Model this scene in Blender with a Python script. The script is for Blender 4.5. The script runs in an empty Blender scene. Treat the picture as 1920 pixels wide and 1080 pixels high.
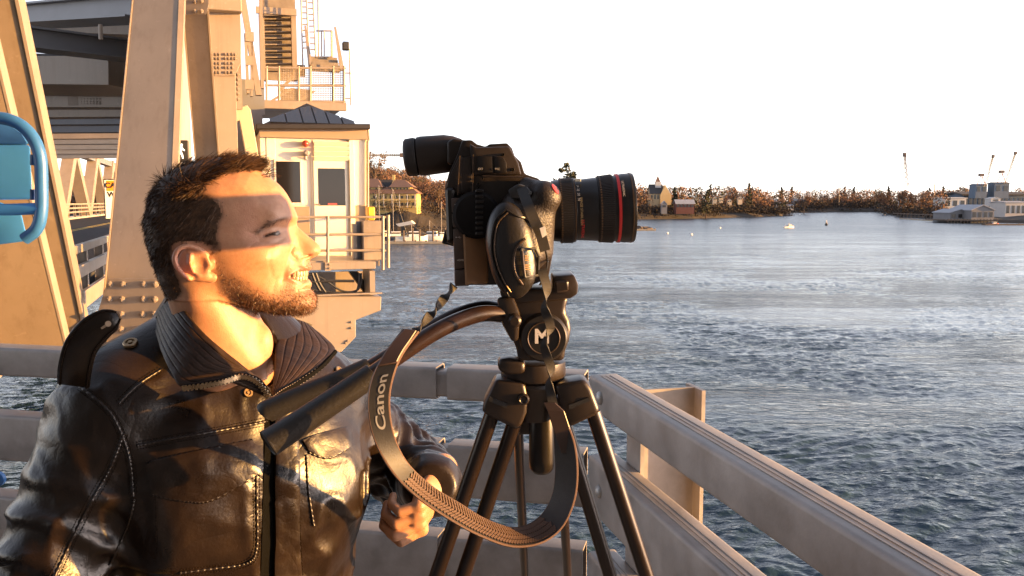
import bpy, bmesh, math, random
import numpy as np
from mathutils import Vector, Matrix
from mathutils.bvhtree import BVHTree
random.seed(7); rng = np.random.default_rng(7)
S = bpy.context.scene; COL = S.collection
R = math.radians
# ------------------------------------------------------------------ camera
FPX = 1600.0; CZ = 9.7; DECK = 8.0
PITCH = math.atan((540 - 378) / FPX)
cam_d = bpy.data.cameras.new('camera'); cam = bpy.data.objects.new('camera', cam_d); COL.objects.link(cam)
cam_d.sensor_width = 36; cam_d.lens = 36 * FPX / 1920
cam.location = (0, 0, CZ); cam.rotation_euler = (math.pi / 2 - PITCH, 0, 0)
cam_d.clip_start = 0.05; cam_d.clip_end = 20000
S.camera = cam
# ------------------------------------------------------------------ sky, sun, exposure
SUN_AZ, SUN_EL = R(95.0), R(4.2)          # azimuth clockwise from +Y
SUN = Vector((math.sin(SUN_AZ) * math.cos(SUN_EL), math.cos(SUN_AZ) * math.cos(SUN_EL), math.sin(SUN_EL)))
W = bpy.data.worlds.new('World'); S.world = W; W.use_nodes = True
nt = W.node_tree; bg = nt.nodes['Background']
sky = nt.nodes.new('ShaderNodeTexSky'); sky.sky_type = 'NISHITA'; sky.sun_disc = False
sky.sun_elevation = SUN_EL; sky.sun_rotation = SUN_AZ
sky.air_density = 0.7; sky.dust_density = 0.3; sky.ozone_density = 0.6; sky.altitude = 10
hs_ = nt.nodes.new('ShaderNodeHueSaturation'); hs_.inputs['Saturation'].default_value = 0.36   # thin even veil of high cloud
nt.links.new(sky.outputs[0], hs_.inputs['Color'])
tn = nt.nodes.new('ShaderNodeMix'); tn.data_type = 'RGBA'; tn.blend_type = 'MULTIPLY'; tn.inputs[0].default_value = 1.0; tn.inputs[7].default_value = (1.0, 0.97, 1.07, 1)
nt.links.new(hs_.outputs[0], tn.inputs[6]); nt.links.new(tn.outputs[2], bg.inputs[0]); bg.inputs[1].default_value = 0.135
sd = bpy.data.lights.new('sun', 'SUN'); sd.energy = 5.0; sd.angle = R(0.4); sd.color = (1.0, 0.50, 0.115)
so = bpy.data.objects.new('sun', sd); COL.objects.link(so)
so.rotation_euler = SUN.to_track_quat('Z', 'Y').to_euler(); so.location = (60, -20, 40)
vs = S.view_settings; vs.view_transform = 'Standard'; vs.look = 'None'; vs.exposure = 2.2; vs.gamma = 1.0
vs.use_curve_mapping = False
# ------------------------------------------------------------------ pixel helper
CP, SP = math.cos(PITCH), math.sin(PITCH)
def P(x, y, d):
    """world point seen at photo pixel (x, y), d metres ahead along +Y"""
    dx, dy = (x - 960) / FPX, (540 - y) / FPX
    t = d / (CP + dy * SP)
    return Vector((dx * t, d, CZ + t * (dy * CP - SP)))
def PZ(x, y, z):
    """world point at pixel (x, y) on the horizontal plane z"""
    dx, dy = (x - 960) / FPX, (540 - y) / FPX
    t = (z - CZ) / (dy * CP - SP)
    return Vector((dx * t, t * (CP + dy * SP), z))
# ------------------------------------------------------------------ materials
MATS = {}
def mat(name, col, rough=0.5, metal=0.0, var=0.0, vscale=3.0, col2=None, bump=0.0, bscale=40.0, spec=0.5,
        coat=0.0, rvar=0.0, stretch=None, emit=None, estr=0.0, trans=0.0, sss=0.0, sheen=0.0, detail=5.0):
    if name in MATS: return MATS[name]
    m = bpy.data.materials.new(name); m.use_nodes = True; MATS[name] = m
    n = m.node_tree.nodes; l = m.node_tree.links; b = n['Principled BSDF']
    c4 = (*col, 1)
    b.inputs['Base Color'].default_value = c4; b.inputs['Roughness'].default_value = rough
    b.inputs['Metallic'].default_value = metal; b.inputs['Specular IOR Level'].default_value = spec
    b.inputs['Coat Weight'].default_value = coat
    if trans: b.inputs['Transmission Weight'].default_value = trans
    if sss:
        b.inputs['Subsurface Weight'].default_value = sss
        b.inputs['Subsurface Radius'].default_value = (0.012, 0.004, 0.0022); b.inputs['Subsurface Scale'].default_value = 1.0
    if emit:
        b.inputs['Emission Color'].default_value = (*emit, 1); b.inputs['Emission Strength'].default_value = estr
    if var or bump or rvar or col2:
        tc = n.new('ShaderNodeTexCoord'); mp = n.new('ShaderNodeMapping'); l.new(tc.outputs['Object'], mp.inputs[0])
        if stretch: mp.inputs['Scale'].default_value = stretch
    if var or col2 or rvar:
        nz = n.new('ShaderNodeTexNoise'); nz.inputs['Scale'].default_value = vscale; nz.inputs['Detail'].default_value = detail
        nz.inputs['Roughness'].default_value = 0.6
        l.new(mp.outputs[0], nz.inputs['Vector'])
        if var or col2:
            rp = n.new('ShaderNodeValToRGB'); e = rp.color_ramp.elements
            e[0].position = 0.32; e[1].position = 0.70
            e[0].color = (*[max(0, c * (1 - var)) for c in col], 1)
            e[1].color = (*(col2 if col2 else [min(1, c * (1 + var)) for c in col]), 1)
            l.new(nz.outputs['Fac'], rp.inputs[0]); l.new(rp.outputs[0], b.inputs['Base Color'])
        if rvar:
            mr = n.new('ShaderNodeMapRange'); mr.inputs[1].default_value = 0.3; mr.inputs[2].default_value = 0.7
            mr.inputs[3].default_value = max(0.02, rough - rvar); mr.inputs[4].default_value = min(1, rough + rvar)
            l.new(nz.outputs['Fac'], mr.inputs[0]); l.new(mr.outputs[0], b.inputs['Roughness'])
    if bump:
        bz = n.new('ShaderNodeTexNoise'); bz.inputs['Scale'].default_value = bscale; bz.inputs['Detail'].default_value = 4
        bp = n.new('ShaderNodeBump'); bp.inputs['Strength'].default_value = bump; bp.inputs['Distance'].default_value = 0.5 / bscale
        l.new(mp.outputs[0], bz.inputs['Vector']); l.new(bz.outputs['Fac'], bp.inputs['Height']); l.new(bp.outputs[0], b.inputs['Normal'])
    return m
# ------------------------------------------------------------------ object helpers
ORG = {}
def prop(o, label=None, cat=None, group=None, kind=None):
    if label: o['label'] = label
    if cat: o['category'] = cat
    if group: o['group'] = group
    if kind: o['kind'] = kind
    return o
def root(name, loc, label, cat, group=None):
    o = bpy.data.objects.new(name, None); COL.objects.link(o); o.location = loc; o.empty_display_size = 0.1
    ORG[o.name] = Vector(loc); return prop(o, label, cat, group)
def link(name, me, m, parent=None, loc=None):
    o = bpy.data.objects.new(name, me); COL.objects.link(o)
    if m is not None and not me.materials: me.materials.append(m)
    if parent is not None: o.parent = parent
    w = Vector(loc) if loc is not None else (ORG[parent.name].copy() if parent is not None else Vector((0, 0, 0)))
    o.location = w - (ORG[parent.name] if parent is not None else Vector((0, 0, 0)))
    ORG[o.name] = w
    return o
def np_mesh(name, v, f, smooth=True, sharp=None):
    """v (N,3), f (M,3) or (M,4) arrays -> mesh"""
    v = np.asarray(v, np.float32); f = np.asarray(f, np.int32); k = f.shape[1]
    me = bpy.data.meshes.new(name); me.vertices.add(len(v)); me.vertices.foreach_set('co', v.ravel())
    me.loops.add(f.size); me.loops.foreach_set('vertex_index', f.ravel())
    me.polygons.add(len(f)); me.polygons.foreach_set('loop_start', np.arange(0, f.size, k, dtype=np.int32))
    try: me.polygons.foreach_set('loop_total', np.full(len(f), k, np.int32))
    except Exception: pass
    me.update(calc_edges=True); me.validate()
    if smooth: me.polygons.foreach_set('use_smooth', np.ones(len(me.polygons), bool))
    if sharp: me.set_sharp_from_angle(angle=R(sharp))
    return me
def perp(d, hint=(0, 0, 1)):
    d = Vector(d).normalized(); h = Vector(hint)
    s = d.cross(h)
    if s.length < 1e-5: s = d.cross(Vector((1, 0, 0)))
    s.normalize(); return s, s.cross(d).normalized()
class MB:
    def __init__(self): self.v = []; self.f = []
    def add(self, vs, fs):
        o = len(self.v); self.v += [tuple(p) for p in vs]; self.f += [tuple(i + o for i in q) for q in fs]; return self
    def obox(self, c, ax, hs):
        c = Vector(c); a = [Vector(q).normalized() * h for q, h in zip(ax, hs)]
        vs = [c + a[0] * i + a[1] * j + a[2] * k for i in (-1, 1) for j in (-1, 1) for k in (-1, 1)]
        fs = [(0, 1, 3, 2), (4, 6, 7, 5), (0, 4, 5, 1), (2, 3, 7, 6), (0, 2, 6, 4), (1, 5, 7, 3)]
        return self.add(vs, fs)
    def box(self, a, b):
        a = Vector(a); b = Vector(b)
        return self.obox((a + b) / 2, ((1, 0, 0), (0, 1, 0), (0, 0, 1)), [abs(q) / 2 for q in (b - a)])
    def beam(self, p0, p1, w, h, side=None):
        p0 = Vector(p0); p1 = Vector(p1); d = (p1 - p0)
        if side is None: s, u = perp(d)
        else:
            dn = d.normalized(); s = Vector(side); s = (s - dn * s.dot(dn)).normalized(); u = s.cross(dn).normalized()
        return self.obox((p0 + p1) / 2, (d, s, u), (d.length / 2, w / 2, h / 2))
    def prism(self, poly, vec):
        n = len(poly); vec = Vector(vec); vs = [Vector(p) for p in poly] + [Vector(p) + vec for p in poly]
        nrm = Vector((0, 0, 0))
        for i in range(n): nrm += vs[i].cross(vs[(i + 1) % n])
        fl = nrm.dot(vec) > 0
        fs = [tuple(range(n)) if not fl else tuple(reversed(range(n))), tuple(range(2 * n - 1, n - 1, -1)) if not fl else tuple(range(n, 2 * n))]
        for i in range(n):
            j = (i + 1) % n; q = (i, j, n + j, n + i); fs.append(q if fl else q[::-1])
        return self.add(vs, fs)
    def tube(self, pts, r, n=10, cap=True, hint=(0, 0, 1), flat=1.0):
        pts = [Vector(p) for p in pts]; m = len(pts); rs = r if hasattr(r, '__len__') else [r] * m
        vs = []; s = None
        for i in range(m):
            d = (pts[min(i + 1, m - 1)] - pts[max(i - 1, 0)]).normalized()
            if s is None: s, u = perp(d, hint)
            else:
                s = (s - d * s.dot(d)).normalized(); u = s.cross(d)
            for k in range(n):
                a = 2 * math.pi * k / n; vs.append(pts[i] + s * (math.cos(a) * rs[i]) + u * (math.sin(a) * rs[i] * flat))
        fs = [(i * n + k, i * n + (k + 1) % n, (i + 1) * n + (k + 1) % n, (i + 1) * n + k) for i in range(m - 1) for k in range(n)]
        if cap: fs += [tuple(reversed(range(n))), tuple(range((m - 1) * n, m * n))]
        return self.add(vs, fs)
    def lathe(self, o, axis, prof, n=24, cap=True, hint=(0, 0, 1)):
        o = Vector(o); ax = Vector(axis).normalized(); s, u = perp(ax, hint); vs = []
        for t, r in prof:
            for k in range(n):
                a = 2 * math.pi * k / n; vs.append(o + ax * t + s * (math.cos(a) * r) + u * (math.sin(a) * r))
        m = len(prof)
        fs = [(i * n + k, i * n + (k + 1) % n, (i + 1) * n + (k + 1) % n, (i + 1) * n + k) for i in range(m - 1) for k in range(n)]
        if cap: fs += [tuple(reversed(range(n))), tuple(range((m - 1) * n, m * n))]
        return self.add(vs, fs)
    def ribbon(self, pts, sides, norms, ws, th):
        """closed strip: at each point half width ws along side, thickness th along norm"""
        vs = []; m = len(pts)
        for p, s, nn, w in zip(pts, sides, norms, ws):
            p = Vector(p); s = Vector(s).normalized(); nn = Vector(nn).normalized()
            vs += [p - s * w - nn * th / 2, p + s * w - nn * th / 2, p + s * w + nn * th / 2, p - s * w + nn * th / 2]
        fs = [(4 * i + k, 4 * i + (k + 1) % 4, 4 * i + 4 + (k + 1) % 4, 4 * i + 4 + k) for i in range(m - 1) for k in range(4)]
        fs += [(3, 2, 1, 0), (4 * m - 4, 4 * m - 3, 4 * m - 2, 4 * m - 1)]
        return self.add(vs, fs)
    def mesh(self, name, org=(0, 0, 0), smooth=False, bevel=0, seg=1, sharp=35):
        me = bpy.data.meshes.new(name); o = Vector(org)
        me.from_pydata([Vector(p) - o for p in self.v], [], self.f); me.update()
        bm = bmesh.new(); bm.from_mesh(me); bmesh.ops.recalc_face_normals(bm, faces=bm.faces)
        if bevel:
            es = [e for e in bm.edges if len(e.link_faces) == 2 and e.calc_face_angle(0) > R(28)]
            bmesh.ops.bevel(bm, geom=es, offset=bevel, segments=seg, affect='EDGES', clamp_overlap=True, profile=0.5)
        bm.to_mesh(me); bm.free()
        if smooth: me.shade_smooth(); me.set_sharp_from_angle(angle=R(sharp))
        return me
    def build(self, name, m, parent=None, loc=None, **k):
        w = Vector(loc) if loc is not None else (ORG[parent.name] if parent is not None else Vector((0, 0, 0)))
        return link(name, self.mesh(name, w, **k), m, parent, w)
def thing(o, label, cat, group=None): return prop(o, label, cat, group)
def inst(name, me, loc, parent=None, rot=None, scale=None):
    o = bpy.data.objects.new(name, me); COL.objects.link(o)
    if parent is not None: o.parent = parent
    o.location = Vector(loc) - (ORG[parent.name] if parent is not None else Vector((0, 0, 0)))
    if rot is not None: o.rotation_euler = rot
    if scale is not None: o.scale = scale
    ORG[o.name] = Vector(loc); return o
def text_mesh(s, size=1.0, ext=0.0, align='CENTER', bold=0.0):
    c = bpy.data.curves.new('t', 'FONT'); c.body = s; c.size = size; c.extrude = ext; c.align_x = align; c.align_y = 'CENTER'; c.offset = bold
    o = bpy.data.objects.new('t', c); COL.objects.link(o); dg = bpy.context.evaluated_depsgraph_get()
    me = bpy.data.meshes.new_from_object(o.evaluated_get(dg)); bpy.data.objects.remove(o); bpy.data.curves.remove(c)
    me.materials.clear(); return me
def text_at(name, s, size, loc, right, up, m, parent, ext=0.0004, bold=0.0):
    """flat lettering: right/up are the reading directions"""
    me = text_mesh(s, size, ext, bold=bold); r = Vector(right).normalized(); u = Vector(up); u = (u - r * u.dot(r)).normalized(); n = r.cross(u)
    M = Matrix((r, u, n)).transposed().to_4x4(); me.transform(M)
    return link(name, me, m, parent, loc)
# ------------------------------------------------------------------ numpy noise + implicit surfaces
def _h(ix, iy, iz, s):
    n = (ix * 374761393 + iy * 668265263 + iz * 2147483647 + s * 974634777) & 0xffffffff
    n = ((n ^ (n >> 13)) * 1274126177) & 0xffffffff
    return ((n ^ (n >> 16)) & 0xffff).astype(np.float32) / 32768.0 - 1.0
def vnoise(p, seed=0):
    p = np.asarray(p, np.float32); i = np.floor(p).astype(np.int64); f = p - i; f = f * f * f * (f * (f * 6 - 15) + 10)
    o = 0
    for a in (0, 1):
        for b in (0, 1):
            for c in (0, 1):
                w = (f[:, 0] if a else 1 - f[:, 0]) * (f[:, 1] if b else 1 - f[:, 1]) * (f[:, 2] if c else 1 - f[:, 2])
                o = o + w * _h(i[:, 0] + a, i[:, 1] + b, i[:, 2] + c, seed)
    return o
def fbm(p, oct=3, seed=0):
    o = 0; a = 1.0; p = np.asarray(p, np.float32)
    for k in range(oct): o = o + a * vnoise(p, seed + k); a *= 0.5; p = p * 2.03
    return o
def smin(a, b, k):
    h = np.clip(0.5 + 0.5 * (b - a) / k, 0, 1); return b + (a - b) * h - k * h * (1 - h)
def smax(a, b, k): return -smin(-a, -b, k)
def s_ell(p, c, r, Rm=None):
    q = p - np.asarray(c, np.float32)
    if Rm is not None: q = q @ np.asarray(Rm, np.float32)
    r = np.asarray(r, np.float32); k0 = np.linalg.norm(q / r, axis=1); k1 = np.linalg.norm(q / (r * r), axis=1) + 1e-9
    return k0 * (k0 - 1) / k1
def s_cap(p, a, b, ra, rb=None):
    rb = ra if rb is None else rb; a = np.asarray(a, np.float32); b = np.asarray(b, np.float32); d = b - a
    t = np.clip(((p - a) @ d) / (d @ d), 0, 1)
    return np.linalg.norm(p - a - t[:, None] * d, axis=1) - (ra + (rb - ra) * t)
def s_box(p, c, hs, r=0.0, Rm=None):
    q = p - np.asarray(c, np.float32)
    if Rm is not None: q = q @ np.asarray(Rm, np.float32)
    q = np.abs(q) - (np.asarray(hs, np.float32) - r)
    return np.linalg.norm(np.maximum(q, 0), axis=1) + np.minimum(q.max(axis=1), 0) - r
def iso(f, lo, hi, h, slack=1.5):
    """sparse surface nets of f(p)=0 -> verts, quads"""
    B = 8; lo = np.asarray(lo, float); n = np.ceil((np.asarray(hi, float) - lo) / (h * B)).astype(int)
    g = np.stack(np.meshgrid(*[np.arange(k) for k in n], indexing='ij'), -1).reshape(-1, 3)
    fc = f(((g + 0.5) * B * h + lo).astype(np.float32))
    g = g[np.abs(fc) < B * h * 0.87 * slack + h]
    l9 = np.stack(np.meshgrid(*[np.arange(B + 1)] * 3, indexing='ij'), -1).reshape(-1, 3)
    N = n * B + 1; ids = []; cv = []
    c0 = np.stack(np.meshgrid(*[np.arange(B)] * 3, indexing='ij'), -1).reshape(-1, 3)
    corner = [(a, b, c) for a in (0, 1) for b in (0, 1) for c in (0, 1)]
    off = np.array([[(c0[:, 0] + a) * (B + 1) ** 2 + (c0[:, 1] + b) * (B + 1) + c0[:, 2] + c] for a, b, c in corner])[:, 0]
    for s in range(0, len(g), 600):
        gg = g[s:s + 600]; pts = (gg[:, None, :] * B + l9[None]).reshape(-1, 3)
        val = f((pts * h + lo).astype(np.float32)).reshape(len(gg), -1)
        cc = (gg[:, None, :] * B + c0[None]); v8 = val[:, off].transpose(0, 2, 1)
        mx = (v8 < 0).any(2) & (v8 >= 0).any(2)
        c = cc[mx]; ids.append(c); cv.append(v8[mx])
    C = np.concatenate(ids); V = np.concatenate(cv); key = (C[:, 0] * N[1] + C[:, 1]) * N[2] + C[:, 2]
    o = np.argsort(key); C, V, key = C[o], V[o], key[o]
    acc = np.zeros((len(C), 3)); cnt = np.zeros(len(C)); cr = np.array(corner)
    for i in range(8):
        for j in range(i + 1, 8):
            if np.abs(cr[i] - cr[j]).sum() != 1: continue
            m = (V[:, i] < 0) != (V[:, j] < 0); t = np.where(m, V[:, i] / np.where(m, V[:, i] - V[:, j], 1), 0)
            acc += np.where(m[:, None], cr[i] + t[:, None] * (cr[j] - cr[i]), 0); cnt += m
    verts = (C + acc / cnt[:, None]) * h + lo
    st = np.array([N[1] * N[2], N[2], 1]); F = []
    idx = {0: 4, 1: 2, 2: 1}
    for ax in range(3):
        b, c = (ax + 1) % 3, (ax + 2) % 3
        s0 = V[:, 0] < 0; s1 = V[:, idx[ax]] < 0; e = np.nonzero(s0 != s1)[0]
        q = [];
        ok = np.ones(len(e), bool)
        for db, dc in ((0, 0), (1, 0), (1, 1), (0, 1)):
            k = key[e] - db * st[b] - dc * st[c]; p = np.searchsorted(key, k); p = np.minimum(p, len(key) - 1)
            ok &= key[p] == k; q.append(p)
        q = np.stack(q, 1); fl = s0[e]; q[fl] = q[fl][:, ::-1]
        F.append(q[ok][:, ::-1])
    return verts, np.concatenate(F)
def spline(pts, n):
    """Catmull-Rom through pts -> n samples (numpy)"""
    p = np.asarray([list(q) for q in pts], float); m = len(p); t = np.linspace(0, m - 1, n); i = np.minimum(t.astype(int), m - 2); f = (t - i)[:, None]
    g = lambda k: p[np.clip(k, 0, m - 1)]
    a, b, c, d = g(i - 1), g(i), g(i + 1), g(i + 2)
    return 0.5 * (2 * b + (c - a) * f + (2 * a - 5 * b + 4 * c - d) * f ** 2 + (3 * b - a - 3 * c + d) * f ** 3)
# ================================================================== water, deck, rails
def water():
    r = np.concatenate([np.geomspace(14, 70, 560), np.geomspace(70.6, 230, 150), np.geomspace(240, 9000, 40)])
    a = np.radians(np.linspace(-46, 46, 640))
    rr, aa = np.meshgrid(r, a, indexing='ij'); x = rr * np.sin(aa); y = rr * np.cos(aa)
    z = np.zeros_like(x)
    g = np.random.default_rng(3)
    qx = x + 5 * vnoise(np.stack([x.ravel() / 11, y.ravel() / 11, 0 * x.ravel()], 1), 51).reshape(x.shape); qy = y + 5 * vnoise(np.stack([x.ravel() / 11, y.ravel() / 11, 0 * x.ravel() + 9], 1), 52).reshape(x.shape)
    slick = vnoise(np.stack([qx.ravel() / 13, qy.ravel() / 8, 0 * x.ravel()], 1), 5).reshape(x.shape) + 0.6 * vnoise(np.stack([x.ravel() / 40, y.ravel() / 28, 0 * x.ravel()], 1), 6).reshape(x.shape)
    sm_ = np.clip((slick + 0.42) / 0.75, 0, 1); amp = 0.14 + 0.95 * sm_ * sm_ * (3 - 2 * sm_)
    wx = x + 0.9 * vnoise(np.stack([x.ravel() / 5, y.ravel() / 5, 0 * x.ravel()], 1), 8).reshape(x.shape)
    wy = y + 0.9 * vnoise(np.stack([x.ravel() / 5, y.ravel() / 5, 0 * x.ravel() + 3], 1), 9).reshape(x.shape)
    for k in range(46):
        lam = g.uniform(0.28, 1.05) if k < 38 else g.uniform(1.1, 2.8); th = g.normal(1.95, 0.55); ph = g.uniform(0, 6.28)
        kx, ky = math.cos(th) * 2 * math.pi / lam, math.sin(th) * 2 * math.pi / lam
        fade = np.clip((lam * 200 - rr) / (lam * 80), 0, 1)
        z += 0.0060 * lam ** 0.85 * np.sin(kx * wx + ky * wy + ph) * fade
    z *= amp
    z[r > 235] = 0
    v = np.stack([x, y, z], -1).reshape(-1, 3); n, m = x.shape
    i = np.arange(n * m).reshape(n, m); f = np.stack([i[:-1, :-1], i[:-1, 1:], i[1:, 1:], i[1:, :-1]], -1).reshape(-1, 4)[:, ::-1]
    me = np_mesh('water', v, f)
    m_ = bpy.data.materials.new('river_water'); m_.use_nodes = True; nn = m_.node_tree.nodes; l = m_.node_tree.links; b = nn['Principled BSDF']
    b.inputs['Base Color'].default_value = (0.016, 0.036, 0.055, 1); b.inputs['Roughness'].default_value = 0.15; b.inputs['IOR'].default_value = 1.33
    tc = nn.new('ShaderNodeTexCoord')
    def noise(scale, sx, sy, det=3, rot=0.0, rgh=0.55, dist=0.0):
        mp = nn.new('ShaderNodeMapping'); mp.inputs['Scale'].default_value = (sx, sy, 1); mp.inputs['Rotation'].default_value = (0, 0, rot)
        l.new(tc.outputs['Object'], mp.inputs[0]); z = nn.new('ShaderNodeTexNoise'); z.inputs['Scale'].default_value = scale
        z.inputs['Detail'].default_value = det; z.inputs['Roughness'].default_value = rgh; z.inputs['Distortion'].default_value = dist
        l.new(mp.outputs[0], z.inputs['Vector']); return z.outputs['Fac']
    def math_(op, a, bb):
        q = nn.new('ShaderNodeMath'); q.operation = op
        for k, s in enumerate((a, bb)):
            if isinstance(s, (int, float)): q.inputs[k].default_value = s
            else: l.new(s, q.inputs[k])
        return q.outputs[0]
    def rng_(s, a0, a1, b0, b1):
        q = nn.new('ShaderNodeMapRange'); q.clamp = True
        for k, x_ in enumerate((a0, a1, b0, b1)): q.inputs[k + 1].default_value = x_
        l.new(s, q.inputs[0]); return q.outputs[0]
    fine = noise(4.2, 1, 1.7, 3, 0.3, 0.6, 0.4); mid = noise(1.15, 1, 1.8, 3, -0.2, 0.55, 0.6)
    big = noise(0.16, 0.6, 2.2, 3, 0.1)
    hgt = math_('ADD', math_('MULTIPLY', fine, 0.10), math_('ADD', math_('MULTIPLY', mid, 0.34), math_('MULTIPLY', big, 0.9)))
    s1 = noise(0.030, 0.75, 2.6, 4, 0.12, 0.6, 1.2); s2 = noise(0.11, 0.6, 2.4, 4, 0.1, 0.6, 1.0)
    sl = math_('ADD', math_('MULTIPLY', s1, 0.62), math_('MULTIPLY', s2, 0.38))
    st = rng_(sl, 0.42, 0.57, 0.26, 1.0)
    ln2 = nn.new('ShaderNodeVectorMath'); ln2.operation = 'LENGTH'; l.new(tc.outputs['Object'], ln2.inputs[0])
    l.new(rng_(ln2.outputs['Value'], 40, 320, 0.07, 0.27), b.inputs['Roughness'])      # unresolved chop on the open river
    bp = nn.new('ShaderNodeBump'); bp.inputs['Distance'].default_value = 0.6
    l.new(hgt, bp.inputs['Height']); l.new(st, bp.inputs['Strength']); l.new(bp.outputs[0], b.inputs['Normal'])
    o = link('water', me, m_); prop(o, kind='structure'); return o
water()
# steel of the rails: galvanised; painted bridge steel is a warm tan
galv = mat('galvanised_steel', (0.265, 0.24, 0.225), 0.5, 0.25, var=0.25, vscale=7, rvar=0.12, bump=0.10, bscale=90)
M_bolt = mat('bolt_steel', (0.33, 0.32, 0.31), 0.45, 0.5, var=0.15, vscale=60)
def paint(name, c, streak=0.35):
    m = mat(name, c, 0.46, var=0.10, vscale=1.3, rvar=0.09, bump=0.06, bscale=55); n = m.node_tree.nodes; l = m.node_tree.links; b = n['Principled BSDF']
    tc = n.new('ShaderNodeTexCoord'); mp = n.new('ShaderNodeMapping'); mp.inputs['Scale'].default_value = (9, 9, 0.55); l.new(tc.outputs['Object'], mp.inputs[0])
    z = n.new('ShaderNodeTexNoise'); z.inputs['Scale'].default_value = 1.0; z.inputs['Detail'].default_value = 6; z.inputs['Roughness'].default_value = 0.65; l.new(mp.outputs[0], z.inputs['Vector'])
    r = n.new('ShaderNodeValToRGB'); r.color_ramp.elements[0].position = 0.50; r.color_ramp.elements[1].position = 0.72; r.color_ramp.elements[0].color = (0, 0, 0, 1); r.color_ramp.elements[1].color = (streak,) * 3 + (1,); l.new(z.outputs['Fac'], r.inputs[0])
    z2 = n.new('ShaderNodeTexNoise'); z2.inputs['Scale'].default_value = 14; z2.inputs['Detail'].default_value = 3; l.new(tc.outputs['Object'], z2.inputs['Vector'])
    r2 = n.new('ShaderNodeValToRGB'); r2.color_ramp.elements[0].position = 0.66; r2.color_ramp.elements[1].position = 0.72; r2.color_ramp.elements[0].color = (0, 0, 0, 1); r2.color_ramp.elements[1].color = (0.4, 0.4, 0.4, 1); l.new(z2.outputs['Fac'], r2.inputs[0])
    src = b.inputs['Base Color'].links[0].from_socket
    a = n.new('ShaderNodeMix'); a.data_type = 'RGBA'; l.new(r.outputs[0], a.inputs[0]); l.new(src, a.inputs[6]); a.inputs[7].default_value = (c[0] * .62, c[1] * .55, c[2] * .48, 1)
    a2 = n.new('ShaderNodeMix'); a2.data_type = 'RGBA'; l.new(r2.outputs[0], a2.inputs[0]); l.new(a.outputs[2], a2.inputs[6]); a2.inputs[7].default_value = (c[0] * 1.3, c[1] * 1.33, c[2] * 1.4, 1)
    l.new(a2.outputs[2], b.inputs['Base Color']); return m
tan = paint('tan_paint', (0.245, 0.200, 0.160))
tan_dust = paint('tan_paint_streaked', (0.205, 0.155, 0.105), 0.5)
concrete = mat('deck_concrete', (0.30, 0.29, 0.275), 0.85, var=0.18, vscale=4, bump=0.3, bscale=50)
asphalt = mat('road_asphalt', (0.040, 0.040, 0.044), 0.95, var=0.25, vscale=6, bump=0.4, bscale=60, spec=0.08)
U = Vector((-math.sin(R(19)), math.cos(R(19)), 0)); LAT = Vector((math.cos(R(19)), math.sin(R(19)), 0))   # bridge axis, and to its right
# lookout deck under the people: polygon following the rails
TOPZ = CZ - 0.63
c1 = Vector((0.283, 3.07, 0)); dr = Vector((0.235, -0.972, 0)).normalized(); db = Vector((-0.974, 0.226, 0)).normalized()
def at_l(p, s, d, z): q = p + d * s; return Vector((q.x, q.y, z))
outer = [at_l(c1, -0.12, db, 0) + Vector((0.16, 0.16, 0)), at_l(c1, 6.0, dr, 0) + Vector((0.25, 0.05, 0)), Vector((-6, -3, 0)), at_l(c1, 6.5, db, 0) + Vector((0, 0.25, 0))]
m = MB(); m.prism([Vector((p.x, p.y, DECK - 0.3)) for p in outer], (0, 0, 0.3))
prop(m.build('walkway_deck', concrete), kind='structure')
def hollow(mb, p0, p1, w, h, wall=0.008):
    """rectangular tube, open ends; p0,p1 = centre line"""
    p0 = Vector(p0); p1 = Vector(p1); d = (p1 - p0).normalized(); s, u = perp(d); vs = []
    rd = 0.014
    def ring(c, hw, hh, r):
        out = []
        for sx, sy, a0 in ((1, 1, 0), (-1, 1, 90), (-1, -1, 180), (1, -1, 270)):
            for a in (0, 30, 60, 90):
                t = R(a0 + a); out.append(c + s * (sx * (hw - r) + r * math.cos(t)) + u * (sy * (hh - r) + r * math.sin(t)))
        return out
    for c, ins in ((p0, wall), (p0, 0), (p1, 0), (p1, wall)):
        vs += ring(c, w / 2 - ins, h / 2 - ins, max(0.004, rd - ins))
    a = [vs[i * 16:(i + 1) * 16] for i in range(4)]; seq = [a[0], a[1], a[2], a[3], a[0]]; vv = a[0] + a[1] + a[2] + a[3]
    fs = []
    for i in range(4):
        j = (i + 1) % 4
        for k in range(16): fs.append((i * 16 + k, i * 16 + (k + 1) % 16, j * 16 + (k + 1) % 16, j * 16 + k))
    mb.add(vv, fs)
bolt_mb = MB().lathe((0, 0, 0), (0, 0, 1), [(0, 0.021), (0.004, 0.0205), (0.009, 0.017), (0.013, 0.010), (0.0145, 0.001)], 14, cap=False)
dome_bolt = bolt_mb.mesh('dome_bolt', smooth=True); dome_bolt.materials.append(M_bolt)
rails = [(-0.63, 0.125), (-0.93, 0.205), (-1.30, 0.20)]
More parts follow.
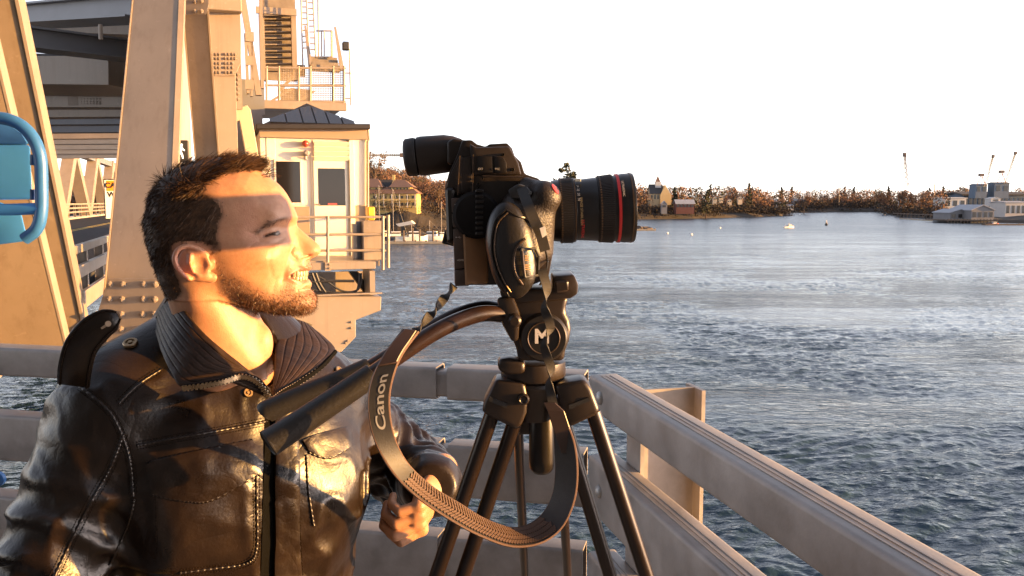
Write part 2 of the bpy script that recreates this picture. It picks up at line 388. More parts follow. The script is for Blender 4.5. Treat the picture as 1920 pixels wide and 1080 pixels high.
# back rail (behind the man), split by an expansion joint at s = JS from the corner
fr = root('bridge_railing', (c1.x, c1.y, DECK), 'galvanised three bar railing behind the man, split by an expansion joint', 'railing')
JS = 0.545; wb = 0.115
nb = Vector((-db.y, db.x, 0));  nb = nb if nb.y > 0 else -nb
nr = Vector((-dr.y, dr.x, 0));  nr = nr if nr.x > 0 else -nr
for dz, h in rails:
    zc = CZ + dz - h / 2
    m = MB(); hollow(m, at_l(c1 + nb * wb / 2, 0.02, db, zc), at_l(c1 + nb * wb / 2, JS, db, zc), wb, h); m.build('rail_bar', galv, fr, smooth=True)
    m = MB(); hollow(m, at_l(c1 + nb * wb / 2, JS + 0.045, db, zc), at_l(c1 + nb * wb / 2, 5.6, db, zc), wb, h); m.build('rail_bar', galv, fr, smooth=True)
    m = MB(); hollow(m, at_l(c1 + nb * wb / 2, JS - 0.25, db, zc - 0.004), at_l(c1 + nb * wb / 2, JS + 0.29, db, zc - 0.004), wb - 0.022, h - 0.026); m.build('joint_sleeve', galv, fr, smooth=True)
    for s_ in (JS - 0.10, JS + 0.14):
        q = at_l(c1 + nb * wb / 2, s_, db, zc - h / 2); inst('bolt', dome_bolt, q, fr, rot=(math.pi, 0, 0), scale=(0.6, 0.6, 0.6))
def ipost(mb, c, z0, z1, depth_dir, dep, wid, t=0.014):
    dd = Vector(depth_dir).normalized(); sd_ = Vector((-dd.y, dd.x, 0)); c = Vector(c)
    for k, (off, hd, hw) in enumerate(((-dep / 2, t / 2, wid / 2), (dep / 2, t / 2, wid / 2), (0, dep / 2 - t / 2, t / 2))):
        p = c + dd * off; mb.obox((p.x, p.y, (z0 + z1) / 2), (dd, sd_, (0, 0, 1)), (hd, hw, (z1 - z0) / 2))
for s_ in (1.55, 3.6):
    m = MB(); ipost(m, at_l(c1 + nb * (wb + 0.11), s_, db, 0), DECK - 0.35, TOPZ - 0.02, nb, 0.2, 0.14); m.build('post', galv, fr)
# right rail running back past the camera
rr = root('bridge_railing', (c1.x + 0.05, c1.y, DECK), 'galvanised railing with grooved top running diagonally to the lower right corner', 'railing')
for dz, h in rails:
    zc = CZ + dz - h / 2; w_ = 0.112
    m = MB(); hollow(m, at_l(c1 + nr * w_ / 2, 0.0, dr, zc), at_l(c1 + nr * w_ / 2, 5.5, dr, zc), w_, h); bar = m.build('rail_bar', galv, rr, smooth=True)
    for o_ in (0.035, 0.052, 0.069):
        m = MB(); m.beam(at_l(c1 + nr * o_, 0.03, dr, zc + h / 2 + 0.001), at_l(c1 + nr * o_, 5.5, dr, zc + h / 2 + 0.0002), 0.004, 0.0028, nr); m.build('groove_ridge', galv, bar)
    for s_ in (0.12, 2.0):
        q = at_l(c1 - nr * 0.0005, s_, dr, zc + 0.004)
        e = Vector((-nr.x, -nr.y, 0)).to_track_quat('Z', 'Y').to_euler(); inst('bolt', dome_bolt, q, rr, rot=e, scale=(1.15, 1.15, 1.15))
for s_ in (0.17, 2.15, 4.1):
    m = MB(); ipost(m, at_l(c1 + nr * (0.112 + 0.115), s_, dr, 0), DECK - 0.6, TOPZ - 0.025, nr, 0.225, 0.13); m.build('post', galv, rr)
# ================================================================== steel bridge, cabin, stair tower
class Fac:
    """a vertical plane through Q, spanned by `right` and Z; out = towards the viewer"""
    def __init__(s, Q, right=None, out=None):
        s.Q = Vector(Q); s.r = Vector(right or LAT).normalized(); s.o = Vector(out) if out else Vector((s.r.y, -s.r.x, 0))
    def pt(s, x, y, lift=0):
        a = P(x, y, 1.0); c = Vector((0, 0, CZ)); d = a - c; Q = s.Q + s.o * lift
        t = (Q - c).dot(s.o) / d.dot(s.o); return c + d * t
    def rect(s, mb, x0, y0, x1, y1, t=0.02, lift=0.0):
        """box whose front face sits lift+t in front of the plane (rectangle given in photo pixels on its front)"""
        A = s.pt(x0, y1, lift + t); B = s.pt(x1, y0, lift + t); w = (B - A).dot(s.r); h = B.z - A.z
        c = A + s.r * w / 2 + Vector((0, 0, h / 2)) - s.o * t / 2
        mb.obox(c, (s.r, s.o, (0, 0, 1)), (abs(w) / 2, t / 2, abs(h) / 2)); return mb
    def poly(s, mb, pts, t=0.02, lift=0.0):
        mb.prism([s.pt(x, y, lift + t) for x, y in pts], -s.o * t); return mb
    def bar(s, mb, pts, w, lift=0.0, n=8):
        mb.tube([s.pt(x, y, lift) for x, y in pts], w / 2, n); return mb
steel_shade_grey = mat('grey_and_shaded_steel', (0.15, 0.155, 0.17), 0.5, var=0.08, vscale=2)  # on the overhead braces this blue-grey paints in the shade on tan steel
br = root('truss_bridge', P(175, 660, 10.0), 'tan riveted truss bridge with inclined members at the left', 'bridge')
UP = Vector((0, 0, 1))
def face_member(name, el0, er0, el1, er1, lip=0.05, dep=0.42, m=tan, parent=br):
    """H member: front web between left/right edge lines (bottom 0, top 1), side flanges with lit edges"""
    n0 = (er0 - el0); mb = MB(); fw = -U
    mb.prism([el0, er0, er1, el1], U * 0.03)
    o = mb.build(name, m, parent, bevel=0.004)
    for a, b, sgn in ((el0, el1, -1), (er0, er1, 1)):
        k = MB(); s_ = LAT * sgn * (lip if sgn > 0 else 0.02)
        k.prism([a + fw * 0.010, a + s_ + fw * 0.010, b + s_ + fw * 0.010, b + fw * 0.010], U * (dep)); k.build('flange', m, o, bevel=0.003)
    return o
# inclined end post: two plates with bright edges
mb = MB(); a0, a1 = P(166, 668, 10.2), P(22, -30, 8.2); mb.prism([a0 - LAT * 0.95, a0, a1, a1 - LAT * 0.95], U * 0.05); ep = mb.build('end_post', tan_dust, br, bevel=0.004)
mb = MB(); mb.prism([a0 - U * 0.02, a0 + LAT * 0.03 - U * 0.02, a1 + LAT * 0.03 - U * 0.02, a1 - U * 0.02], U * 0.40); mb.build('flange', tan, ep)
mb = MB(); b0, b1 = P(126, 668, 9.2), P(-43, -30, 7.2); mb.prism([b0 - LAT * 0.9, b0, b1, b1 - LAT * 0.9], U * 0.04); mb.build('cover_plate', tan_dust, ep, bevel=0.003)
mb = MB(); mb.prism([b0 - U * .004, b0 + LAT * .022 - U * .004, b1 + LAT * .022 - U * .004, b1 - U * .004], U * 0.30); mb.build('flange', tan, ep)
# pink member rising away
m2 = face_member('diagonal', P(196, 560, 10), P(318 - 6, 560, 10), P(253, -30, 11.7), P(336, -30, 11.7), lip=0.075)
mb = MB(); mb.prism([P(x, y, 9.93) for x, y in ((203, 522), (322, 522), (328, 690), (160, 690), (178, 602))], U * 0.03); gp = mb.build('gusset_plate', tan, br, bevel=0.004)
bm_ = MB(); bm_.lathe((0, 0, 0), (0, 0, 1), [(0, 0.040), (0.008, 0.040), (0.008, 0.031), (0.036, 0.030), (0.040, 0.026), (0.040, 0.014), (0.060, 0.013)], 6)
hexbolt = bm_.mesh('hex_bolt'); hexbolt.materials.append(tan)
eU = (-U).to_track_quat('Z', 'Y').to_euler()
for j, y in enumerate((533, 561, 589, 617, 645)):
    for x in (184, 207, 231, 270, 292):
        if j < 2 and x < 200: continue
        inst('bolt', hexbolt, P(x - j * 1.2, y, 9.925), gp, rot=eU)
# brown member and its top gusset, then the column with the bolted splice
m3 = face_member('diagonal', P(370, 330, 14.2), P(411, 330, 14.2), P(340, -30, 12.4), P(384, -30, 12.4), lip=0.03)
mb = MB(); mb.prism([P(x, y, 12.4) for x, y in ((338, -30), (391, -30), (391, 8), (386, 27), (342, 27))], U * 0.03); g3 = mb.build('gusset_plate', tan, br)
for x, y in ((366, 3), (378, 2), (366, 21), (378, 21)): inst('bolt', hexbolt, P(x, y, 12.38), g3, rot=eU, scale=(0.8,) * 3)
F4 = Fac(P(425, 200, 15.0))
mb = F4.rect(MB(), 404, 90, 440, 420, 0.05); c4 = mb.build('column', tan, br, bevel=0.005)
mb = F4.poly(MB(), [(388, -20), (449, -20), (452, 60), (452, 118), (440, 142), (402, 142), (394, 120)], 0.05, 0.04); s4 = mb.build('splice_plate', tan, br, bevel=0.005)
for j, y in enumerate((102, 110, 119, 127, 136)):
    for x in (399, 405, 411, 423, 429, 436, 441):
        if x > 437 and j > 1: continue
        inst('bolt', hexbolt, F4.pt(x, y, 0.09), s4, rot=eU, scale=(0.75, 0.75, 0.8))
mb = F4.rect(MB(), 388, -20, 452, 17, 0.25, 0.10); mb.build('top_chord', tan, br, bevel=0.01)
mb = F4.rect(MB(), 441, 110, 452, 205, 0.03, -0.05); sp5 = mb.build('side_gusset', tan, br)
for y in (140, 149, 158, 167, 176, 186): inst('bolt', hexbolt, F4.pt(446, y, -0.02), sp5, rot=eU, scale=(0.8,) * 3)
Fk = Fac(P(462, 250, 15.4))
mb = Fk.poly(MB(), [(441, 204), (463, 197), (470, 206), (486, 300), (486, 420), (463, 420), (463, 300), (449, 226), (441, 228)], 0.25); mb.build('knee_brace', mat('sunlit_tan', (0.45, 0.38, 0.26), 0.5, var=0.05), br, bevel=0.01)  # knee brace: sunlight painted in as a paler tan
inst('bolt', hexbolt, Fk.pt(466, 286, 0.25), br, rot=eU, scale=(0.7,) * 3)
# slanted tower legs with batten plates, beside the stairs
Ft = Fac(P(470, 80, 17.5))
for (x0, y0, x1, y1, w) in ((447, -20, 480, 178, 11), (486, -20, 489, 165, 6), (458, 62, 463, 175, 5), (470, 62, 470, 180, 4)):
    mb = MB(); mb.prism([Ft.pt(x0, y0), Ft.pt(x0 + w, y0), Ft.pt(x1 + w, y1), Ft.pt(x1, y1)], U * 0.2); mb.build('tower_leg', tan, br)
for y in (60, 105, 150):
    mb = Ft.rect(MB(), 460, y, 476, y + 17, 0.02, 0.02); mb.build('batten_plate', tan, br)
for (x0, y0, x1, y1) in ((452, 150, 495, 215), (446, 215, 492, 300)):
    mb = Ft.rect(MB(), x0, y0, x1, y1, 0.05, -0.6); mb.build('backing_panel', steel_shade_grey, br)
# overhead bracing between the two trusses
def strut(p0, p1, h, w=0.3, m=tan, name='overhead_brace'):
    mb = MB(); mb.beam(p0, p1, w, h, (0, 1, 0)); o = mb.build(name, m, br)
    k = MB(); p0 = Vector(p0); p1 = Vector(p1); z = UP * (h / 2)
    for s_ in (-1, 1): 
        q = MB(); q.beam(p0 + z * s_, p1 + z * s_, w * 1.7, 0.035, (0, 1, 0)); q.build('flange', m, o)
    return o
strut(P(262, 16, 14.2), P(0, 34, 17.5), 0.33, m=steel_shade_grey)
strut(P(262, 98, 15.4), P(0, 66, 13.8), 0.30, m=steel_shade_grey)
strut(P(262, 130, 17.5), P(0, 118, 16.2), 0.30, m=steel_shade_grey)
mb = MB(); mb.beam(P(262, 146, 16.4), P(0, 144, 17.0), 1.8, 0.50, (0, 1, 0)); mb.build('portal_girder', tan, br)
strut(P(258, 55, 20), P(0, 46, 20), 0.30)
mb = MB(); mb.tube([P(188, 46, 12.2), P(189, 74, 12.2)], 0.03, 8); mb.build('strut_pipe', tan, br)
for k, (d, y) in enumerate(((21, 190), (25, 209), (29, 224), (34, 239), (40, 252), (47, 263), (56, 274), (66, 283), (80, 292))):
    sx = 6; p0 = P(300, y, d); p1 = P(20, y + (2 if k else 0), d * 0.99)
    o = strut(p0, p1, 0.30 if k < 3 else 0.34, 0.35, tan if k in (0, 1, 4) else steel_shade_grey)
    if k == 0:
        sp = MB(); sp.obox(P(162, 186, 20.8), (LAT, U, UP), (0.40, 0.03, 0.20)); so_ = sp.build('splice_plate', tan, br)
        for yy in (180, 185, 190, 194):
            for xx in (134, 139, 144, 150, 156, 162, 168, 174, 180, 186):
                inst('bolt', hexbolt, P(xx * .95 + 10, yy, 20.74), so_, rot=eU, scale=(0.6,) * 3)
# far truss across the road
def LP(lat, along, z): return LAT * lat + U * along + UP * z
def px_of_lat(x, lat): 
    dx = (x - 960) / FPX; return lat / (dx * LAT.x + LAT.y)
LF = -14.0; ROADZ = CZ - 1.7
def far_pt(x, y): d = px_of_lat(x, LF); return P(x, y, d)
tops = []
zt = CZ + 5.2
nodes = [LP(LF, 22 + 17 * k, 0) for k in range(9)]
for k, nd in enumerate(nodes):
    if k < 8:
        q = nodes[k + 1]; mid = (nd + q) / 2
        for (a, b) in (((nd.x, nd.y, ROADZ + 0.2), (mid.x, mid.y, zt)), ((mid.x, mid.y, zt), (q.x, q.y, ROADZ + 0.2))):
            mb = MB(); mb.beam(a, b, 1.1, 1.25, LAT); mb.build('far_diagonal', tan, br)
mb = MB(); mb.beam((nodes[0].x, nodes[0].y, zt), (nodes[8].x, nodes[8].y, zt), 0.8, 0.7, LAT); mb.build('far_top_chord', steel_shade_grey, br)
mb = MB(); mb.beam((nodes[0].x, nodes[0].y, ROADZ - .2), (nodes[8].x, nodes[8].y, ROADZ - .2), 0.8, 0.8, LAT); mb.build('far_bottom_chord', tan, br)
# road deck, kerb, far guard rail, near guard rail
mb = MB(); mb.prism([LP(-13.2, -2, ROADZ - .3), LP(-2.9, -2, ROADZ - .3), LP(-2.9, 180, ROADZ - .3), LP(-13.2, 180, ROADZ - .3)], (0, 0, 0.3)); prop(mb.build('road', asphalt), kind='structure')
mb = MB(); mb.prism([LP(-13.6, -2, ROADZ - .3), LP(-13.2, -2, ROADZ - .3), LP(-13.2, 180, ROADZ - .3), LP(-13.6, 180, ROADZ - .3)], (0, 0, 0.46)); prop(mb.build('kerb', concrete), kind='structure')
for off in (-8.0, -8.3):
    mb = MB(); mb.prism([LP(off, -2, ROADZ + .004), LP(off + .1, -2, ROADZ + .004), LP(off + .1, 180, ROADZ + .004), LP(off, 180, ROADZ + .004)], (0, 0, 0.003)); prop(mb.build('lane_marking', mat('yellow_line', (0.5, 0.36, 0.06), 0.8)), kind='structure')
def guard(lat, a0, a1, step, hz, name_label, side=1):
    g = root('guard_rail', LP(lat, a0, ROADZ), name_label, 'guard rail')
    for z, h in hz:
        mb = MB(); mb.beam(LP(lat, a0, ROADZ + z), LP(lat, a1, ROADZ + z), 0.10, h, LAT); mb.build('rail_bar', tan, g, bevel=0.01)
    n = int((a1 - a0) / step)
    for k in range(n + 1):
        p = LP(lat - 0.12 * side, a0 + k * step, 0); mb = MB(); ipost(mb, p, ROADZ - .2, ROADZ + hz[0][0] + .02, LAT, 0.18, 0.16); mb.build('post', tan, g)
    return g
guard(-13.45, 40, 150, 4.0, ((1.45, 0.16), (1.05, 0.16), (0.65, 0.16)), 'tan guard rail along the far side of the road')
guard(-2.55, 9.2, 60, 2.6, ((0.80, 0.16), (0.36, 0.24), (-0.22, 0.34)), 'tan box guard rail beside the road behind the pink truss member')
# caution sign and walk signal
black = mat('black_plastic', (0.016, 0.016, 0.017), 0.5)
white = mat('white_paint', (0.80, 0.79, 0.76), 0.5, var=0.03)
Fs = Fac(P(215, 370, 12.0))
sg = root('warning_sign', Fs.pt(215, 420), 'white caution sign with orange header half hidden by the pink beam', 'sign')
mb = Fs.rect(MB(), 197, 336, 259, 412, 0.01); mb.build('border', black, sg, bevel=0.004)
mb = Fs.rect(MB(), 199, 338, 257, 410, 0.004, 0.010); mb.build('panel', white, sg)
mb = Fs.rect(MB(), 200, 339, 256, 358, 0.004, 0.014); mb.build('header', mat('sign_orange', (0.75, 0.26, 0.02), 0.5), sg)
text_at('lettering', 'CAUTION', 0.098, Fs.pt(229.5, 348, 0.0205), LAT, UP, black, sg, bold=0.004)
text_at('lettering', 'W', 0.10, Fs.pt(209, 365, 0.0165), LAT, UP, black, sg, bold=0.003)
mb = MB(); mb.tube([Fs.pt(231, 340, -0.03), Fs.pt(231, 560, -0.03)], 0.03, 10); mb.build('sign_post', galv, sg)
Fw = Fac(P(342, 285, 13.2))
ws = root('walk_signal', Fw.pt(342, 304), 'black pedestrian signal showing a white walking figure', 'traffic signal')
mb = Fw.rect(MB(), 322, 263, 353, 303, 0.22); mb.build('housing', black, ws, bevel=0.012)
lit = mat('walk_lamp', (0.9, 0.9, 0.85), 0.5, emit=(1, 0.98, 0.92), estr=0.6)
mb = MB(); Fw.poly(mb, [(338.4, 271), (340, 269.4), (342, 270.2), (342.4, 272.4), (341, 274), (339, 273.4)], 0.004, 0.222)
Fw.poly(mb, [(337, 275), (341.5, 275), (343.5, 279), (346.5, 281.5), (346, 283), (342, 281), (340.5, 279), (340.5, 285), (343, 290), (344, 297), (342, 297.5), (340.5, 291.5), (338, 288), (336.5, 293), (334.5, 297), (333, 296), (335, 290), (335.5, 280), (333, 284), (331.5, 283.5), (334, 277)], 0.004, 0.222)
mb.build('walking_figure', lit, ws)
mb = Fw.rect(MB(), 338, 303, 344, 430, 0.05, 0.03); mb.build('pole', galv, ws)
# ------------------------------------------------------------------ operator's cabin
cream = mat('cream_panel', (0.70, 0.64, 0.52), 0.42, var=0.03, vscale=1.2, bump=0.03, bscale=30)
roofm = mat('dark_roof_metal', (0.014, 0.011, 0.010), 0.5, var=0.15, vscale=6)
glass = mat('dark_glass', (0.010, 0.008, 0.007), 0.06, spec=0.45)
skyglass = mat('skylight_glass', (0.014, 0.016, 0.026), 0.12, spec=0.5)
beige = mat('beige_panel', (0.27, 0.20, 0.14), 0.5, var=0.04)
Q = P(688, 400, 17.0); FH = Fac(Q)
hs = root('operator_cabin', FH.pt(590, 500), "cream bridge operator's cabin with dark glazed pyramid roof behind the man's face", 'cabin')
D = 3.0
w = MB(); A = FH.pt(494, 505); B = FH.pt(688, 250); wd = (B - A).dot(LAT); hh = B.z - A.z
w.obox(A + LAT * wd / 2 + U * D / 2 + UP * hh / 2, (LAT, U, UP), (wd / 2, D / 2, hh / 2)); w.build('wall', cream, hs, bevel=0.01)
for i, (x0, y0, x1, y1, t, mm, nm) in enumerate([
    (486, 238, 690, 257, 0.10, beige, 'fascia'), (500, 258, 516, 300, 0.012, cream, 'panel_seam'), (664, 262, 688, 385, 0.03, cream, 'corner_panel'),
    (556, 387, 580, 505, 0.02, beige, 'kick_panel'), (664, 386, 689, 505, 0.035, beige, 'kick_panel'),
    (588, 292, 655, 505, 0.03, cream, 'door_frame'), (659, 262, 663.5, 505, 0.10, cream, 'jamb')]):
    FH.rect(MB(), x0, y0, x1, y1, t).build(nm, mm, hs, bevel=0.006)
wf = FH.rect(MB(), 516, 299, 566, 384, 0.03).build('window', cream, hs, bevel=0.006)
FH.rect(MB(), 520, 303, 562.5, 380, 0.012, 0.026).build('pane', glass, wf)
dr_ = FH.rect(MB(), 592, 301, 650, 500, 0.03, 0.028).build('door', cream, hs, bevel=0.005)
FH.rect(MB(), 598, 316, 646.5, 385.5, 0.008, 0.056).build('pane', glass, dr_)
FH.rect(MB(), 615, 381, 632, 385, 0.004, 0.064).build('red_sticker', mat('red_paper', (0.5, 0.06, 0.06), 0.6), dr_)
FH.bar(MB(), [(592.5, 383.5), (600, 383.5)], 0.03, 0.08).build('handle', galv, dr_)
FH.rect(MB(), 588, 264, 656, 303, 0.02).build('louvre_frame', cream, hs)
for y in (268, 277, 286, 295):
    a, b = FH.pt(589, y, 0.10), FH.pt(655, y, 0.10); k = MB(); nrm = (-U * 0.7 + UP * -0.7)
    k.obox((a + b) / 2 - UP * 0.02, (LAT, nrm, LAT.cross(nrm)), ((b - a).length / 2, 0.01, 0.055)); k.build('louvre_slat', cream, hs)
rp = MB(); e0, e1 = FH.pt(480, 242, 0.35), FH.pt(695, 242, 0.35); ez = UP * 0.10
rb = [e0, e1, e1 + U * (D + .7), e0 + U * (D + .7)]
rp.prism(rb, ez); rp.build('roof_edge', roofm, hs, bevel=0.015)
apex = (rb[0] + rb[2]) / 2; apex = Vector((apex.x, apex.y, 0)); ap1 = apex - U * 0.5; ap2 = apex + U * 0.5
za = FH.pt(587, 197, 0).z + 0.14; zb = e0.z + 0.10; ins = 0.12
cr = [rb[0] + LAT * ins + U * ins, rb[1] - LAT * ins + U * ins, rb[2] - LAT * ins - U * ins, rb[3] + LAT * ins - U * ins]
cr = [Vector((p.x, p.y, zb)) for p in cr]; t1 = Vector((ap1.x, ap1.y, za)); t2 = Vector((ap2.x, ap2.y, za))
rf = MB(); rf.add(cr + [t1, t2], [(0, 1, 4), (1, 2, 5, 4), (2, 3, 5), (3, 0, 4, 5), (3, 2, 1, 0)]); rfo = rf.build('roof', roofm, hs)
nrm = (cr[1] - cr[0]).cross(t1 - cr[0]).normalized(); nrm = nrm if nrm.dot(U) < 0 else -nrm
def tri(u, v): # point on the front roof triangle, u across 0..1 at height v 0..1
    a = cr[0].lerp(t1, v); b = cr[1].lerp(t1, v); return a.lerp(b, u) + nrm * 0.02
us = [0.07, 0.24, 0.40, 0.53, 0.66, 0.80, 0.93]
for i in range(6):
    x0, x1 = us[i] + .008, us[i + 1] - .008; top = lambda x: max(0.12, 0.86 - abs(x - 0.5) * 1.55)
    def q_(x, v): return cr[0].lerp(cr[1], x).lerp(Vector(((cr[0].lerp(cr[1], x)).x + (t1 - cr[0].lerp(cr[1], .5)).x, (cr[0].lerp(cr[1], x)).y + (t1 - cr[0].lerp(cr[1], .5)).y, za)), v) + nrm * 0.025
    g_ = MB(); g_.prism([q_(x0, .07), q_(x1, .07), q_(x1, top(x1)), q_(x0, top(x0))], -nrm * 0.02); g_.build('skylight_pane', skyglass, rfo)
FH.bar(MB(), [(690, 240), (691.5, 262), (689.5, 266), (689.5, 500)], 0.055, 0.08).build('downspout', beige, hs, smooth=True)
k = MB(); k.lathe(FH.pt(572, 270, 0.02), -U, [(0, .05), (.06, .05), (.06, .065), (.13, .065), (.17, .045), (.19, .01)], 14); k.build('alarm_lamp', mat('red_lamp', (0.45, 0.06, 0.04), 0.3), hs, smooth=True)
k = MB(); k.lathe(FH.pt(573, 288, 0.02), -U, [(0, .05), (.10, .05), (.16, .06), (.2, .03)], 12); k.tube([FH.pt(573, 288, .14), FH.pt(573, 299, .16)], 0.035, 10); k.build('wall_lamp', galv, hs, smooth=True)
# platform with railing, service cabinet, brackets below
FP = Fac(P(715, 500, 15.4))
pf = root('cabin_platform', FP.pt(650, 510), "tan steel platform with pipe railing in front of the operator's cabin", 'platform')
k = MB(); a, b = FP.pt(470, 489), FP.pt(712, 489); k.prism([a, b, b + U * 5.2, a + U * 5.2], (0, 0, -0.09)); k.build('floor_plate', tan, pf)
FP.rect(MB(), 470, 490, 704, 510, 0.06, 0.0).build('edge_beam', tan, pf, bevel=0.008)
for y in (407.5, 440, 470): FP.bar(MB(), [(480, y), (722, y - 0.5)], 0.045, 0.05).build('rail_pipe', tan, pf, smooth=True)
for x in (514, 614.5, 718): FP.bar(MB(), [(x, 405), (x, 506)], 0.055, 0.06).build('post', tan, pf, smooth=True)
for x in (614.5,):
    FP.rect(MB(), x - 5, 492, x + 6, 508, 0.03, 0.06).build('post_bracket', tan, pf)
    for yy in (496, 503): inst('bolt', hexbolt, FP.pt(x + 3, yy, 0.09), pf, rot=eU, scale=(0.5,) * 3)
a = FP.pt(729, 404, 0.05)
for (x, yy0, yy1, dd) in ((728, 403, 502, 0.2),):
    FP.bar(MB(), [(x, yy0), (x, yy1)], 0.06, -0.2).build('post', tan, pf, smooth=True)
for y in (407, 440, 470):
    k = MB(); s0 = FP.pt(722, y, 0.05); k.tube([s0, s0 + U * 4.5], 0.022, 8); k.build('rail_pipe', tan, pf, smooth=True)
Fc = Fac(P(694, 450, 15.9))
cb = root('service_cabinet', Fc.pt(694, 489), 'tan metal cabinet with grey side standing behind the platform railing', 'cabinet')
Fc.rect(MB(), 682, 414, 716, 488, 0.35).build('body', tan, cb, bevel=0.01)
Fc.rect(MB(), 669, 415, 683, 486, 0.12, 0.0).build('side_panel', steel_shade_grey, cb, bevel=0.008)
Fc.rect(MB(), 663, 420, 669, 486, 0.2, 0.02).build('conduit_box', tan, cb, bevel=0.008)
ybox = Fac(P(697, 400, 16.2)); k = ybox.rect(MB(), 690, 388, 703, 413, 0.22); o = k.build('yellow_locker', mat('yellow_box', (0.72, 0.40, 0.03), 0.45), bevel=0.02, loc=ybox.pt(697, 413)); thing(o, "small yellow box at the cabin's right corner behind the rail", 'box')
Fb = Fac(P(690, 600, 15.0))
pr = root('pier_bracket', Fb.pt(640, 650), 'stepped tan steel bracket hanging under the cabin platform', 'bracket')
Fb.poly(MB(), [(470, 556), (715, 556), (714, 582), (667, 600), (667, 632), (640, 660), (470, 700)], 0.9, -0.9).build('plate', tan, pr, bevel=0.01)
Fb.rect(MB(), 470, 551, 717, 557, 0.10, 0.0).build('ledge', tan, pr)
Fb.rect(MB(), 694, 508, 703, 553, 0.8, -0.9).build('support_post', tan, pr)
k = MB(); k.prism([Fb.pt(655, 510, -.7), Fb.pt(672, 510, -.7), Fb.pt(697, 550, -.7), Fb.pt(684, 550, -.7)], U * 0.2); k.build('cross_brace', roofm, pr)
for x, y in ((658, 604), (658, 615), (652, 639), (648, 643)): inst('bolt', hexbolt, Fb.pt(x, y, 0), pr, rot=eU, scale=(0.6,) * 3)
for i, pts in enumerate(([(560, 512), (600, 520), (640, 545), (668, 545), (677, 530), (677, 512)], [(560, 540), (600, 545), (640, 550), (665, 548), (672, 535), (674, 512)], [(585, 512), (592, 530), (600, 545)], [(592, 512), (600, 532), (610, 548)], [(560, 530), (620, 527), (664, 527)])):
    Fb.bar(MB(), [tuple(q) for q in spline([(*p, 0) for p in pts], 24)[:, :2]], 0.035 if i < 2 else 0.05, -0.25).build('cable', black, pr, smooth=True)
Fb.rect(MB(), 560, 508, 697, 560, 0.05, -1.2).build('rear_web', tan, pr)
# ------------------------------------------------------------------ stair tower over the cabin
FT = Fac(P(570, 150, 19.6))
stt = root('stair_tower', FT.pt(570, 200), "galvanised stair tower with mesh balcony rising above the cabin roof", 'stair tower')
FT.rect(MB(), 494, 193, 650, 203, 0.1, 0.0).build('balcony_beam', tan, stt, bevel=0.01)
k = MB(); a, b = FT.pt(494, 194), FT.pt(650, 194); k.prism([a, b, b + U * 3, a + U * 3], (0, 0, -.06)); k.build('balcony_floor', galv, stt)
for y in (127, 160, 190): FT.bar(MB(), [(497, y), (648, y + 1)], 0.05, 0.02).build('rail_pipe', tan, stt)
for x in (500, 523, 560, 582, 625, 645): FT.bar(MB(), [(x, 124), (x, 194)], 0.05, 0.02).build('post', tan, stt)
for i in range(38):
    x = 525 + i * 3.15
    FT.bar(MB(), [(x, 130), (x, 189)], 0.012, 0.0, 4).build('mesh_wire', tan, stt)
for i in range(14):
    y = 133 + i * 4.2; FT.bar(MB(), [(523, y), (646, y)], 0.012, 0.012, 4).build('mesh_wire', tan, stt)
# upper flight seen from below
FU = Fac(P(525, 60, 21.0))
for x in (492, 552): FU.rect(MB(), x - 3, 20, x + 3, 150, 0.25, -0.2).build('stringer', tan, stt)
for i in range(9):
    y = 26 + i * 12; k = MB(); a, b = FU.pt(495, y + 8, -.1), FU.pt(549, y + 8, -.1); k.prism([a, b, b + U * .26, a + U * .26], (0, 0, -.03)); k.prism([a + U * .24, b + U * .24, b + U * .24 + UP * .11, a + U * .24 + UP * .11], U * .02); k.build('tread', roofm if 0 else mat('weathered_steel', (0.17, 0.14, 0.11), 0.6, var=.2, vscale=5), stt)
FU.rect(MB(), 488, -10, 553, 18, 0.5, -0.3).build('landing_beam', mat('weathered_steel', (0, 0, 0)), stt)
FU.rect(MB(), 480, 17, 556, 24, 0.08, 0.25).build('landing_edge', tan, stt)
FU.rect(MB(), 500, 122, 572, 140, 0.1, -1.5).build('under_landing', roofm, stt)
FU.rect(MB(), 497, 20, 551, 150, 0.05, -1.2).build('stair_back', mat('weathered_steel', (0, 0, 0)), stt)
# side flight with slanted guards
for (x0, y0, x1, y1) in ((571, 48, 584, 130), (627, 50, 643, 132)):
    k = MB(); k.prism([FT.pt(x0, y0, -.4), FT.pt(x0 + 3, y0, -.4), FT.pt(x1 + 3, y1, -.4), FT.pt(x1 - 5, y1, -.4)], U * .06); k.build('stringer', tan, stt)
for i in range(5):
    y = 108 + i * 5; FT.rect(MB(), 583, y, 632 + i * 1.5, y + 3.6, 0.2, -0.8 + i * .1).build('tread', mat('weathered_steel', (0, 0, 0)), stt)
for (x0, x1, y0, y1) in ((603, 623, 58, 107),):
    for y in (y0, y1): FT.bar(MB(), [(x0 - 10, y), (x1, y)], 0.035, -.6).build('rail_pipe', galv, stt)
    for x in (x0, x0 + 5, x1 - 2, x1): FT.bar(MB(), [(x, y0), (x, y1)], 0.03, -.6).build('post', galv, stt)
for (x0, x1) in ((564, 568), (574, 580), (586, 593), (596, 598)): FT.bar(MB(), [(x0, -20), (x1, 128)], 0.035, -.9).build('ladder_rail', galv, stt)
for i in range(9):
    y = 2 + i * 11; FT.bar(MB(), [(565 + i * .3, y), (575 + i * .4, y)], 0.03, -.9).build('ladder_rung', galv, stt)
    FT.bar(MB(), [(577 + i * .6, y + 3), (588 + i * .6, y + 3)], 0.03, -.9).build('ladder_rung', galv, stt)
